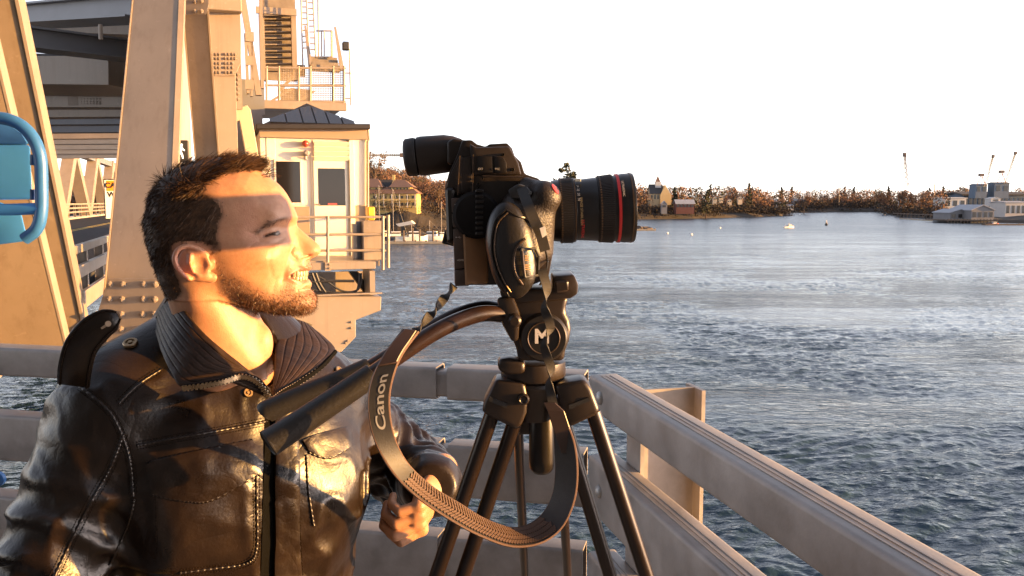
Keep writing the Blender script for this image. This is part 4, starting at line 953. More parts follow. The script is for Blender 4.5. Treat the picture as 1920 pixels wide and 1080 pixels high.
e3 = cr_.elements.new(0.0062); e3.color = (0.05, 0.032, 0.02, 1)
eyem.node_tree.links.new(gr.outputs['Value'], rp_.inputs[0]); eyem.node_tree.links.new(rp_.outputs[0], eb.inputs['Base Color'])
tooth = mat('tooth', (0.34, 0.27, 0.17), 0.35)
for k_ in range(12):
    a = R(-84 + k_ * 168 / 11); cx_, cy_ = uv(552, 517); rad_u, rad_w = 0.0195, 0.0245
    for row, (yy, hh_) in enumerate(((513.8, 0.0046), (521.8, 0.0036))):
        u, v = uv(549, yy); u += rad_u * math.cos(a) - 0.001 * row; w_ = rad_w * math.sin(a); c = HC + EF * u + ES * w_ + EZ * v
        tdir = -EF * math.sin(a) * rad_u + ES * math.cos(a) * rad_w; k = MB(); k.obox(Vector(c) + Vector((0, 0, CZ)), (Vector(tdir), Vector(np.cross(tdir, EZ)), (0, 0, 1)), (0.0026, 0.0022, hh_)); k.build('tooth', tooth, man, bevel=0.0012, seg=2, smooth=True)
# ---- hair, beard, brows: tapered strands
def strands(roots, norms, flow, length, width, lift, n=4, jit=0.35, droop=0.0, seed=1):
    g = np.random.default_rng(seed); N = len(roots); L = length * g.uniform(0.65, 1.2, N)
    fl = flow + jit * g.normal(size=(N, 3)); d0 = norms * lift[:, None] + fl; d0 /= np.linalg.norm(d0, axis=1)[:, None]
    d1 = fl + norms * 0.12; d1 /= np.linalg.norm(d1, axis=1)[:, None]
    side = np.cross(d0, g.normal(size=(N, 3))); side /= np.linalg.norm(side, axis=1)[:, None] + 1e-9
    pts = []; p = roots - norms * 0.001; P_ = [p]
    for k in range(1, n + 1):
        t = k / n; d = d0 * (1 - t) + d1 * t; d /= np.linalg.norm(d, axis=1)[:, None]; p = p + d * (L / n)[:, None]; P_.append(p)
    V = []; 
    for k in range(n + 1):
        w = width * (1 - 0.8 * (k / n) ** 2); V += [P_[k] - side * w, P_[k] + side * w]
    V = np.stack(V, 1).reshape(-1, 3); b = np.arange(N)[:, None, None] * (2 * (n + 1)); q = np.array([[2 * k, 2 * k + 1, 2 * k + 3, 2 * k + 2] for k in range(n)])[None]
    return V, (b + q).reshape(-1, 4)
tri_c = vh[fh].mean(1); tri_n = nh[fh].mean(1); tri_n /= np.linalg.norm(tri_n, axis=1)[:, None]
tri_px = np.stack(to_px(tri_c[:, 0], tri_c[:, 2]), 1)
earz = (np.abs(tri_c[:, 1]) > 0.072) & (tri_px[:, 0] > 336) & (tri_px[:, 0] < 424) & (tri_px[:, 1] > 455)
hairmask = (in_poly(tri_px, HAIRP) | ((seg_d(tri_px, HAIRP[:16]) < 5) & (tri_px[:, 1] < 470))) & ~earz
g2 = np.random.default_rng(5)
hed = seg_d(tri_px, HAIRP[:24]); hw_ = np.where(in_poly(tri_px, HAIRP), np.clip(hed / 9, 0.2, 1), 0.10)
hi = np.nonzero(hairmask)[0]; hi = g2.choice(hi, 30000, replace=True, p=hw_[hi] / hw_[hi].sum())
rt = tri_c[hi] + g2.normal(size=(len(hi), 3)) * 0.0012; nm = tri_n[hi]; px_ = tri_px[hi]
topw = np.clip((372 - px_[:, 1]) / 45, 0, 1); front = np.clip((px_[:, 0] - 380) / 110, 0, 1)
flow = np.zeros_like(rt)
flow[:, 0] = topw * 0.95 - (1 - topw) * 0.55; flow[:, 2] = topw * (0.10 + 0.55 * front) - (1 - topw) * 0.75; flow[:, 1] = np.sign(rt[:, 1]) * (-0.1) + 0.25 * vnoise(rt * 60, 71)
flow += 0.35 * np.stack([vnoise(rt * 45, 72), vnoise(rt * 45, 73), vnoise(rt * 45, 74)], 1)
flow -= nm * (flow * nm).sum(1)[:, None] * 0.8
ln = (0.011 + 0.004 * vnoise(rt * 90, 79)) * np.clip(hed[hi] / 14, 0.45, 1) + 0.019 * topw + 0.002 * topw * front; lf = 0.36 + 0.18 * topw + 0.34 * front * topw
ln = ln * np.clip(1 - (px_[:, 1] - 455) / 130, 0.4, 1)
vS, fS = strands(rt, nm, flow, ln, 0.00042, lf, 4, 0.13, seed=8)
hairm = mat('dark_brown_hair', (0.050, 0.026, 0.013), 0.5, var=0.6, vscale=160, spec=0.22)
# scalp shell under the strands
edge = seg_d(hpx, HAIRP[:24])
hv = in_poly(hpx, HAIRP) & (edge > 2) & ~((np.abs(vh[:, 1]) > 0.070) & (hpx[:, 0] > 336) & (hpx[:, 0] < 424) & (hpx[:, 1] > 455))
thk = np.clip((edge - 2) / 18, 0, 1) * (0.0012 + 0.007 * np.clip((372 - hpx[:, 1]) / 45, 0, 1))
sv = vh + nh * thk[:, None]; sf = fh[hv[fh].all(1)]
Vh = np.concatenate([sv, vS]); Fh_ = np.concatenate([sf, fS + len(sv)])
us_ = np.unique(Fh_); rm = np.full(len(Vh), -1); rm[us_] = np.arange(len(us_))
prop(mobj('hair', h2w(Vh[us_]), rm[Fh_], hairm, man), kind='stuff')
bi = np.nonzero(in_poly(tri_px, BEARDP) & (np.abs(tri_c[:, 1]) < 0.075) & ~((tri_px[:, 0] > 541) & (np.abs(tri_px[:, 1] - 517) < 9)))[0]
bed = seg_d(tri_px, BEARDP + BEARDP[:1]); pw = np.clip(bed / 14, 0.06, 1)[bi]; bi = g2.choice(bi, 10500, replace=True, p=pw / pw.sum()); rt = tri_c[bi] + g2.normal(size=(len(bi), 3)) * 0.0008; nm = tri_n[bi]
flow = np.tile(np.array([0.35, 0.0, -0.75]), (len(rt), 1)); flow -= nm * (flow * nm).sum(1)[:, None] * 0.7
chin = np.clip((tri_px[bi][:, 1] - 530) / 40, 0, 1)
vB, fB = strands(rt, nm, flow, 0.0032 + 0.0036 * chin, 0.00024, np.full(len(rt), 0.75), 2, 0.4, seed=9)
prop(mobj('beard', h2w(vB), fB, mat('beard_hair', (0.085, 0.040, 0.019), 0.45, var=0.6, vscale=150), man), kind='stuff')
bw = np.nonzero((seg_d(tri_px, [(490,434),(505,422),(523,413),(542,409)]) < 4.2) & (tri_n[:, 1] * np.sign(tri_c[:, 1]) > -0.2))[0]
bw = g2.choice(bw, 900, replace=True); rt = tri_c[bw]; nm = tri_n[bw]; flow = np.tile(np.array([-0.8, 0, -0.25]), (len(rt), 1))
vE, fE = strands(rt, nm, flow, np.full(len(rt), 0.0075), 0.00035, np.full(len(rt), 0.3), 2, 0.25, seed=10)
lp_ = np.nonzero((seg_d(tri_px, [(500,439.5),(509,436.2),(518,434.4),(526,434)]) < 1.3))[0]; lp_ = g2.choice(lp_, 110, replace=True)
vL, fL = strands(tri_c[lp_], tri_n[lp_], np.tile(np.array([0.55, 0, -0.45]), (110, 1)), np.full(110, 0.0048), 0.0002, np.full(110, 0.9), 2, 0.2, seed=12)
prop(mobj('eyelash', h2w(vL), fL, hairm, man), kind='stuff')
prop(mobj('eyebrow', h2w(vE), fE, hairm, man), kind='stuff')
# ------------------------------------------------------------------ jacket details laid on the leather
jb = BVHTree.FromPolygons([tuple(map(float, p)) for p in vj], fj.tolist())
def hit(x, y):
    d = rel(x, y, 1.0); d /= np.linalg.norm(d); r = jb.ray_cast(Vector((0, 0, 0)), Vector(d))
    if r[0] is None: return None, None
    n = r[1]; n = n if n.dot(Vector(d)) < 0 else -n; return np.array(r[0]), np.array(n)
def on_jacket(pts, n, off=0.0, smooth=4):
    q = spline([(*p, 0) for p in pts], n)[:, :2]; pos = []; nor = []; last = None
    for x, y in q:
        p, nn = hit(x, y)
        if p is None: p, nn = (last if last else (rel(x, y, 1.2), np.array([0, -1.0, 0])))
        last = (p, nn); pos.append(p); nor.append(nn)
    pos = np.array(pos); nor = np.array(nor)
    for _ in range(smooth):
        pos[1:-1] = 0.25 * pos[:-2] + 0.5 * pos[1:-1] + 0.25 * pos[2:]; nor[1:-1] = 0.25 * nor[:-2] + 0.5 * nor[1:-1] + 0.25 * nor[2:]
    nor /= np.linalg.norm(nor, axis=1)[:, None]; return pos + nor * off, nor
Zc = Vector((0, 0, CZ))
seam_m = mat('seam_leather', (0.010, 0.006, 0.004), 0.36, var=0.3, vscale=40, spec=0.5)
thread = mat('stitch_thread', (0.012, 0.0075, 0.005), 0.9, spec=0.08)
collar_m = mat('collar_leather', (0.024, 0.0135, 0.0080), 0.5, var=0.35, vscale=30, bump=0.25, bscale=240, spec=0.16)
def seam(pts, r=0.0022, pucker=0.35, name='seam', n=None, off=0.0005, m=None):
    L = sum(math.dist(a, b) for a, b in zip(pts[:-1], pts[1:])); n = n or max(8, int(L / 3.2))
    pos, nor = on_jacket(pts, n, off); rs = [r * (1 + pucker * math.sin(k * 2.1)) for k in range(n)]
    k = MB(); k.tube([Vector(p) + Zc for p in pos], rs, 7); return k.build(name, m or seam_m, jk, smooth=True, sharp=80)
def double_seam(pts, gap=7, **k):
    seam(pts, **k)
    q = spline([(*p, 0) for p in pts], 24)[:, :2]; t = np.gradient(q, axis=0); nn = np.stack([-t[:, 1], t[:, 0]], 1); nn /= np.linalg.norm(nn, axis=1)[:, None]
    for s in (-gap, gap): stitch(q + nn * s)
def stitch(q, pitch=5.5, ln=3.6):
    """a row of thread stitches along a pixel path"""
    q = np.asarray(q, float); L = np.r_[0, np.cumsum(np.linalg.norm(np.diff(q, axis=0), axis=1))]; n = int(L[-1] / pitch); k = MB()
    for i in range(n):
        s0, s1 = i * pitch, i * pitch + ln
        a = [np.interp(s0, L, q[:, 0]), np.interp(s0, L, q[:, 1])]; b = [np.interp(s1, L, q[:, 0]), np.interp(s1, L, q[:, 1])]
        p0, n0 = hit(*a); p1, n1 = hit(*b)
        if p0 is None or p1 is None or np.linalg.norm(p0 - p1) > 0.01: continue
        k.tube([Vector(p0 + n0 * 0.0004) + Zc, Vector((p0 + p1) / 2 + n0 * 0.0011) + Zc, Vector(p1 + n1 * 0.0004) + Zc], 0.00055, 4)
    if k.v: prop(k.build('stitching', thread, jk), kind='stuff')
def patch(name, top, bot, off, thick, nu=40, nv=16, m=None, rib=None, parent=None, puff=0.0):
    """leather patch spanning two pixel curves, laid on the jacket"""
    T = spline([(*p, 0) for p in top], nu)[:, :2]; B = spline([(*p, 0) for p in bot], nu)[:, :2]
    pos = np.zeros((nv, nu, 3)); nor = np.zeros((nv, nu, 3)); last = None
    for j in range(nv):
        t = j / (nv - 1)
        for i in range(nu):
            x, y = T[i] * (1 - t) + B[i] * t; p, nn = hit(x, y)
            if p is None: p, nn = last
            last = (p, nn); pos[j, i] = p; nor[j, i] = nn
    for _ in range(5):
        pos[1:-1, 1:-1] = 0.5 * pos[1:-1, 1:-1] + 0.125 * (pos[:-2, 1:-1] + pos[2:, 1:-1] + pos[1:-1, :-2] + pos[1:-1, 2:])
        nor[1:-1, 1:-1] = 0.5 * nor[1:-1, 1:-1] + 0.125 * (nor[:-2, 1:-1] + nor[2:, 1:-1] + nor[1:-1, :-2] + nor[1:-1, 2:])
    nor /= np.linalg.norm(nor, axis=2)[..., None]
    jj, ii = np.meshgrid(np.linspace(0, 1, nv), np.linspace(0, 1, nu), indexing='ij')
    pf = puff * (np.sin(jj * math.pi) * np.sin(ii * math.pi)) ** 0.7 + 0.0012 * vnoise(pos.reshape(-1, 3) * 60, 91).reshape(jj.shape)
    up_ = pos + nor * (off + thick + pf)[..., None]; dn = pos + nor * (off - 0.003)
    V = np.concatenate([up_.reshape(-1, 3), dn.reshape(-1, 3)]); g = np.arange(nu * nv).reshape(nv, nu); N = nu * nv
    F = [np.stack([g[:-1, :-1], g[:-1, 1:], g[1:, 1:], g[1:, :-1]], -1).reshape(-1, 4)]
    rim = np.r_[g[0, :], g[1:, -1], g[-1, -2::-1], g[-2:0:-1, 0]]; r2 = np.roll(rim, -1); F.append(np.stack([rim, rim + N, r2 + N, r2], 1))
    return mobj(name, V, np.concatenate(F), m or leather, parent or jk, True, 50)
# seams
double_seam([(150, 725), (205, 772), (234, 830), (246, 880), (250, 930)], r=0.0020, pucker=0.4)
double_seam([(222, 757), (258, 722), (304, 692)], gap=6, r=0.0016)
double_seam([(256, 836), (330, 822), (420, 806), (500, 790)], gap=7, r=0.0022)
double_seam([(232, 812), (205, 880), (160, 960), (100, 1085)], gap=8, r=0.0022, pucker=0.4)
seam([(252, 935), (240, 985), (205, 1060)], r=0.002)
# breast pockets
fp_ = patch('pocket_flap', [(275, 870), (330, 855), (400, 840), (472, 826)], [(286, 927), (345, 938), (398, 936), (487, 884)], 0.0, 0.0035, m=leather, puff=0.002)
for q in ([(280, 872), (340, 858), (472, 830)], [(290, 922), (345, 932), (396, 930), (482, 880)], [(278, 875), (289, 922)]): stitch(spline([(*p, 0) for p in q], 30)[:, :2])
seam([(276, 869), (340, 853), (472, 826)], r=0.0020, pucker=0.45); seam([(287, 927), (345, 938), (398, 937), (486, 886)], r=0.0022, pucker=0.5)
double_seam([(480, 890), (481, 960), (480, 1030), (462, 1056), (400, 1066), (335, 1074)], gap=6, r=0.0022, pucker=0.5)
stitch([(292, 935), (294, 1050)])
patch('pocket_flap', [(566, 826), (600, 812), (655, 800)], [(578, 846), (615, 858), (655, 838)], 0.0, 0.004, 24, 10, puff=0.002)
seam([(578, 848), (615, 859), (652, 840)], r=0.002, pucker=0.5); seam([(574, 852), (578, 920), (588, 985)], r=0.002)
# placket and front zip
patch('placket', [(513, 760), (533, 752), (553, 742)], [(511, 1095), (535, 1095), (562, 1095)], 0.002, 0.006, 12, 60, puff=0.003)
double_seam([(553, 850), (556, 950), (563, 1085)], gap=5, r=0.0024, pucker=0.5)
patch('zip_tape', [(497, 775), (505, 765), (512, 760)], [(488, 1095), (500, 1095), (511, 1095)], 0.0, 0.0012, 6, 50, m=mat('zip_tape_cloth', (0.004, 0.004, 0.004), 0.95, spec=0.04))
# ---- collar: pleated leaves given by an inner and an outer edge (pixel, depth)
def leaf(name, inner, outer, nu=60, nv=20, pleats=7, amp=0.0011, thick=0.0035, puff=0.004, flip=1):
    A = spline([rel(*p) for p in inner], nu); B = spline([rel(*p) for p in outer], nu); t = np.linspace(0, 1, nv)[:, None, None]
    G = A[None] * (1 - t) + B[None] * t; du = np.gradient(G, axis=1); dv = np.gradient(G, axis=0); n = np.cross(du, dv); n /= np.linalg.norm(n, axis=2)[..., None] + 1e-9; n *= flip
    tt = np.repeat(np.linspace(0, 1, nv)[:, None], nu, 1)
    d = puff * np.sin(tt * math.pi) - amp * np.maximum(0, np.cos(tt * pleats * 2 * math.pi)) ** 6 + 0.0006 * vnoise(G.reshape(-1, 3) * 80, 17).reshape(tt.shape)
    U_ = G + n * d[..., None]; D_ = G - n * thick; g = np.arange(nu * nv).reshape(nv, nu); N = nu * nv
    F = [np.stack([g[:-1, :-1], g[:-1, 1:], g[1:, 1:], g[1:, :-1]], -1).reshape(-1, 4), np.stack([g[:-1, :-1], g[1:, :-1], g[1:, 1:], g[:-1, 1:]], -1).reshape(-1, 4) + N]
    rim = np.r_[g[0, :], g[1:, -1], g[-1, -2::-1], g[-2:0:-1, 0]]; r2 = np.roll(rim, -1); F.append(np.stack([rim, rim + N, r2 + N, r2], 1))
    return mobj(name, np.concatenate([U_.reshape(-1, 3), D_.reshape(-1, 3)]), np.concatenate(F), collar_m, jk, True, 60), B
cin = [(322, 552, 1.275), (345, 582, 1.19), (385, 626, 1.150), (430, 664, 1.148), (470, 696, 1.157), (504, 726, 1.168)]
cou = [(288, 612, 1.275), (300, 655, 1.165), (320, 697, 1.110), (346, 724, 1.092), (422, 712, 1.115), (506, 744, 1.155)]
_, e1 = leaf('collar', cin, cou, nv=64, nu=80, pleats=8, flip=-1)
lin = [(545, 598, 1.40), (520, 640, 1.315), (515, 690, 1.235), (510, 744, 1.160)]
lou = [(585, 612, 1.43), (630, 655, 1.375), (598, 690, 1.28), (513, 756, 1.153)]
_, e2 = leaf('collar', lin, lou, nv=64, nu=60, pleats=7, flip=1)
bin_ = [(322, 552, 1.275), (322, 548, 1.33), (350, 548, 1.39), (420, 560, 1.43), (500, 580, 1.43), (545, 598, 1.40)]
bou = [(288, 612, 1.275), (285, 605, 1.35), (330, 600, 1.43), (420, 610, 1.48), (520, 618, 1.48), (585, 612, 1.43)]
leaf('collar', bin_, bou, nv=24, nu=40, pleats=3, flip=-1)
# inner stand closing the gap between collar and neck
# zip along the collar edges
brass = mat('aged_brass', (0.30, 0.21, 0.12), 0.35, 0.9)
tape = mat('zip_tape_cloth', (0.004, 0.004, 0.004), 0.95, spec=0.04)
def zipper(path, n, side=0.002):
    q = spline(path, n); k = MB(); tp = MB()
    for i in range(n - 1):
        d = q[i + 1] - q[i]; d /= np.linalg.norm(d); c = Vector(q[i]) + Zc; view = Vector((0, -1, 0)); s = Vector(d).cross(view).normalized()
        k.obox(c + view * 0.004 + s * (side if i % 2 else -side) * 0.4, (Vector(d), s, view), (0.0011, 0.0030, 0.0018))
    prop(k.build('zip_teeth', brass, jk), kind='stuff')
    tp.tube([Vector(p) + Zc + Vector((0, 0.001, 0)) for p in q], 0.0042, 6); tp.build('zip_tape', tape, jk, smooth=True)
zipper([rel(346, 727, 1.088), rel(385, 722, 1.095), rel(425, 714, 1.108), rel(455, 705, 1.125), rel(485, 716, 1.140), rel(508, 748, 1.150)], 54)
zipper([rel(628, 660, 1.368), rel(600, 690, 1.282), rel(560, 718, 1.215), rel(530, 735, 1.175), rel(509, 752, 1.150)], 60)
k = MB(); c = Vector(rel(508, 752, 1.142)) + Zc; k.lathe(c + Vector((0, 0, 0.006)), (0, 0, -1), [(0, .003), (.004, .0045), (.009, .0042), (.012, .002)], 10); k.obox(c + Vector((0, -0.002, -0.014)), ((1, 0, 0), (0, 1, 0), (0, 0, 1)), (0.0022, 0.0012, 0.010)); k.build('zip_pull', brass, jk, smooth=True)
# ---- shoulder strap standing up, with its buttonhole; snap studs
ctr = [(138, 722, 1.125), (141, 690, 1.105), (152, 650, 1.095), (178, 618, 1.092), (205, 600, 1.095), (222, 591, 1.10)]
sw = [0.020, 0.0205, 0.0205, 0.020, 0.0165, 0.006]
cp = spline([rel(*p) for p in ctr], 30); ws_ = np.interp(np.linspace(0, 1, 30), np.linspace(0, 1, 6), sw)
tg = np.gradient(cp, axis=0); tg /= np.linalg.norm(tg, axis=1)[:, None]; nv_ = np.tile(np.array([0.35, -0.93, 0.1]), (30, 1)); sdv = np.cross(tg, nv_); sdv /= np.linalg.norm(sdv, axis=1)[:, None]; nv_ = np.cross(sdv, tg)
k = MB(); k.ribbon([Vector(p) + Zc for p in cp], [Vector(s) for s in sdv], [Vector(n) for n in nv_], ws_, 0.005); ep_ = k.build('epaulette', leather, jk, bevel=0.0012, smooth=True, sharp=60)
for s_ in (-1, 1):
    k = MB(); k.tube([Vector(p + sd2 * s_ * w_ * 0.80 + n * 0.003) + Zc for p, sd2, n, w_ in zip(cp, sdv, nv_, ws_)], [0.0010 * (1 + .4 * (i % 2)) for i in range(30)], 5); k.build('seam', thread, ep_)
bh = MB(); c = Vector(rel(203, 607, 1.086)) + Zc; bh.lathe(c, (-0.35, 0.93, -.1), [(-0.0015, 0.0038), (0.0, 0.0032)], 12); bh.build('buttonhole', mat('raw_edge', (0.30, 0.22, 0.15), 0.8), ep_)
bh = MB(); bh.beam(c, c + Vector((-0.009, 0, -0.006)), 0.0025, 0.002, (0, 0, 1)); bh.build('buttonhole', mat('raw_edge', (0, 0, 0)), ep_)
def stud(x, y, r, off=0.0):
    p, n = hit(x, y)
    if p is None: return
    k = MB(); k.lathe(Vector(p + n * off) + Zc, Vector(n), [(0, r), (0.0035, r), (0.0045, r * 0.9), (0.0045, r * 0.62), (0.0025, r * 0.58), (0.0025, r * .3), (0.005, r * .28), (0.005, 0.0003)], 20); k.build('snap_stud', brass, jk, smooth=True)
stud(245, 645, 0.0105); stud(634, 697, 0.0085); stud(464, 737, 0.007)
# ================================================================== film camera, tripod, straps
X_, Y_, Z_ = Vector((1, 0, 0)), Vector((0, 1, 0)), Vector((0, 0, 1))
plas = mat('camera_plastic', (0.017, 0.0120, 0.0095), 0.40, var=0.2, vscale=40, bump=0.12, bscale=900, spec=0.35)
plas2 = mat('camera_plastic_smooth', (0.010, 0.0080, 0.0070), 0.34, var=0.15, vscale=30, spec=0.35)
rubber = mat('camera_rubber', (0.016, 0.0110, 0.0085), 0.46, var=0.2, vscale=60, bump=0.7, bscale=480, spec=0.4)
silver = mat('camera_lettering', (0.55, 0.50, 0.45), 0.5)
def CF(d): return Fac((0, d, 0), X_, -Y_)
cam_r = root('film_camera', P(950, 540, 1.06), 'black video camera with viewfinder tube and zoom lens on the tripod', 'camera')
F0 = CF(1.025)
sil = [(866, 263), (884, 262), (894, 270), (911, 275), (916, 270), (951, 268), (960, 278), (965, 292), (977, 304), (984, 326), (1008, 334), (1020, 343), (1040, 354), (1046, 374), (1036, 392), (1036, 480), (1028, 522), (1000, 534), (852, 535), (851, 460), (838, 455), (834, 352), (841, 325), (858, 288)]
k = MB(); F0.poly(k, sil, 0.085, -0.085); bd = k.build('body', plas, cam_r, bevel=0.0025, seg=2, smooth=True)
k = MB(); F0.poly(k, [(880, 268), (893, 276), (955, 274), (972, 305), (978, 328), (905, 326), (886, 330)], 0.008, 0.0); k.build('side_cover', plas, bd, bevel=0.003, seg=2, smooth=True)
for pts in ([(895, 292), (923, 293), (924, 324), (894, 323)], [(926, 293), (944, 295), (950, 306), (950, 325), (927, 324)]):
    k = MB(); F0.poly(k, pts, 0.003, 0.0075); k.build('socket_door', plas2, bd, bevel=0.0012, seg=2, smooth=True)
for x, s_ in ((901, 'EXT'), (933, 'MIC')): text_at('lettering', s_, 0.0034, F0.pt(x, 317, 0.0112), X_, Z_, silver, bd, 0.0001)
k = MB(); F0.poly(k, [(834, 352), (852, 352), (853, 452), (838, 455)], 0.012, 0.0); k.build('rear_panel', plas2, bd, bevel=0.003, smooth=True)
for pts in ([(842, 330), (861, 292), (868, 292), (868, 364), (858, 366), (836, 352)], [(862, 296), (887, 292), (885, 364), (872, 366), (866, 362)]):
    k = MB(); F0.poly(k, pts, 0.005, 0.0); k.build('housing_panel', plas, bd, bevel=0.002, seg=2, smooth=True)
# port strip
port = mat('port_door_rubber', (0.055, 0.036, 0.028), 0.55, var=0.15, vscale=50)
for i, pts in enumerate(([(846, 371), (866, 371), (869, 376), (869, 398), (847, 399)], [(847, 400.5), (870, 399.5), (870, 426), (849, 427)], [(849, 428.5), (870, 427.5), (875, 502), (852, 505)], [(852, 508), (878, 505), (880, 536), (853, 537)])):
    k = MB(); F0.poly(k, pts, 0.010, 0.004); k.build('port_door', port, bd, bevel=0.0015, seg=2, smooth=True)
text_at('lettering', 'HDMI', 0.0032, F0.pt(863, 488, 0.0145), X_, Z_, silver, bd, 0.0001)
text_at('lettering', 'AV', 0.0032, F0.pt(858, 413, 0.0145), X_, Z_, silver, bd, 0.0001)
k = MB(); c = F0.pt(855.5, 385, 0.0145); k.tube([c + X_ * (0.0017 * math.cos(R(a))) + Z_ * (0.0020 * math.sin(R(a))) for a in range(-30, 211, 20)], 0.0003, 4); k.build('headphone_mark', silver, bd)
k = MB(); c = F0.pt(860, 445, 0.0145); k.beam(c - X_ * .003, c + X_ * .003, .0004, .0003); k.beam(c - X_ * .0005, c + X_ * .0015 + Z_ * .0014, .0004, .0003); k.beam(c, c + X_ * .0018 - Z_ * .0013, .0004, .0003); k.obox(c - X_ * .003, (X_, Y_, Z_), (.0006, .0002, .0006)); k.build('usb_mark', silver, bd)
# battery, facing a little right, with sunlit orange put into its colour
k = MB(); a = [P(871, 443, 1.004), P(913, 446, 1.022), P(916, 532, 1.022), P(873, 534, 1.004)]; k.prism(a, Y_ * 0.03); k.build('battery', mat('battery_sunlit', (0.30, 0.175, 0.095), 0.40, var=0.1, vscale=30), bd, bevel=0.0025, seg=2, smooth=True)
k = MB(); a = [P(868, 440, 1.004), P(871.5, 440, 1.004), P(876, 534, 1.004), P(872.5, 534, 1.004)]; k.prism(a, Y_ * 0.02); k.build('battery_edge', mat('battery_sunlit', (0, 0, 0)), bd)
k = MB(); c = P(893, 403, 1.005); prof = [(0, 0.028), (0.012, 0.028), (0.016, 0.024), (0.017, 0.0005)]; k.lathe(c + Y_ * 0.014, -Y_, prof, 40); k.build('dial', mat('matte_black', (0.006, 0.005, 0.005), 0.8, spec=0.2), bd, smooth=True)
for i in range(9):
    a = R(-40 + i * 10); k = MB(); q = c + X_ * 0.0262 * 0 + Vector((0.004 + 0.002 * 0, -0.001, 0.028 - 0.0062 * i)); k.obox(q, (X_, Y_, Z_), (0.0045, 0.003, 0.0017)); k.build('wheel_tooth', plas2, bd, bevel=0.0005)
k = MB(); F0.poly(k, [(838, 455), (848, 450), (851, 460), (850, 462), (828, 456), (834, 430)], 0.02, -0.03); k.build('monitor_edge', plas2, bd, bevel=0.002)
# viewfinder tube
ax0, ax1 = P(760, 296, 1.065), P(868, 285, 1.065); d = (ax1 - ax0); L = d.length
vf = MB(); r = lambda px: px * 1.065 / FPX
vf.lathe(ax0 + d * 0.20, d, [(0, r(30)), (L * .03, r(35.5)), (L * .10, r(36.5)), (L * .50, r(35)), (L * .66, r(31)), (L * .80, r(24))], 40); vfo = vf.build('viewfinder', plas, cam_r, bevel=0.0, smooth=True, sharp=50)
k = MB(); k.lathe(ax0, d, [(-.001, r(24)), (0, r(31)), (L * .03, r(34.5)), (L * .16, r(35.5)), (L * .205, r(34)), (L * .21, r(31)), (L * .235, r(30)), (L * .24, r(20))], 40, cap=True); k.build('eyecup', mat('eyecup_rubber', (0.012, 0.010, 0.009), 0.6), vfo, smooth=True, sharp=50)
k = MB(); k.lathe(ax0 + d * 0.245, d, [(0, r(31.5)), (L * .012, r(31.5))], 40); k.build('eyecup_ring', mat('ring_sheen', (0.10, 0.07, 0.05), 0.3, 0.6), vfo, smooth=True)
k = MB(); F0.poly(k, [(838, 266), (850, 259), (867, 262), (886, 264), (894, 272), (905, 290), (885, 300), (858, 302), (846, 310), (838, 306)], 0.052, -0.066); k.build('viewfinder_arm', plas, vfo, bevel=0.006, seg=3, smooth=True)
# grip
ga, gb, gc, gd = rel(972, 388, 1.012), rel(984, 412, 1.004), rel(980, 470, 1.0), rel(968, 520, 1.012)
def grip_f(p):
    f = s_cap(p, ga, gb, 0.020, 0.025); f = smin(f, s_cap(p, gb, gc, 0.025, 0.025), 0.012); f = smin(f, s_cap(p, gc, gd, 0.025, 0.020), 0.012)
    f = smin(f, s_cap(p, rel(988, 350, 1.016), rel(1020, 366, 1.004), 0.011, 0.0150), 0.010); f = smin(f, s_cap(p, rel(1018, 366, .996), rel(1014, 470, 1.012), 0.015, 0.015), 0.010)
    f = smin(f, s_ell(p, rel(1030, 372, 1.0), (0.012, 0.014, 0.010)), 0.012)
    return np.maximum(f, 0.965 - p[:, 1])
vg, fg = iso(grip_f, (-0.06, 0.94, -0.14), (0.08, 1.09, 0.05), 0.0022)
gro = mobj('grip', vg, fg, rubber, cam_r)
k = MB(); F0.poly(k, [(1017, 345), (1026, 342), (1036, 350), (1044, 362), (1040, 366), (1024, 357)], 0.022, 0.01); k.build('record_plate', mat('brushed_plate', (0.30, 0.22, 0.17), 0.35, 0.7), gro, bevel=0.002, seg=2, smooth=True)
k = MB(); k.lathe(P(1038, 357, 0.992), (0.75, -0.3, 0.55), [(0, 0.0075), (0.003, 0.007), (0.004, 0.004)], 16); k.build('record_button', mat('record_red', (0.30, 0.03, 0.03), 0.4), gro, smooth=True)
k = MB(); F0.poly(k, [(952, 356), (972, 344), (986, 348), (1000, 362), (988, 374), (958, 372)], 0.018, 0.022); k.build('strap_lug', black, gro, bevel=0.003, seg=2, smooth=True)
# hand strap: padded leaf with stitched edge, flap and buckle
pc = rel(958, 470, 0.982)
def pad_f(p):
    q = p.copy(); a = R(8); dx = q[:, 0] - pc[0]; dz = q[:, 2] - pc[2]; q2 = np.stack([dx * math.cos(a) + dz * math.sin(a), q[:, 1] - pc[1], -dx * math.sin(a) + dz * math.cos(a)], 1)
    e_ = s_ell(q2, (0, 0, 0), (0.0285, 0.019, 0.057)); e2 = s_ell(q2, (0.0, 0.008, 0), (0.027, 0.018, 0.055)); return smax(np.maximum(e_, -e2 - 0.0005), q2[:, 1] - 0.012, 0.003) + 0.0012 * vnoise(p * 45, 5)
vp, fp2 = iso(pad_f, (-0.05, 0.93, -0.16), (0.06, 1.01, 0.03), 0.002)
padm = mat('strap_leather', (0.009, 0.0075, 0.007), 0.38, var=0.2, vscale=50, bump=0.2, bscale=300)
pad = mobj('hand_strap', vp, fp2, padm, cam_r)
pb = BVHTree.FromPolygons([tuple(map(float, p)) for p in np.concatenate([vp, vg])], fp2.tolist() + (fg + len(vp)).tolist())
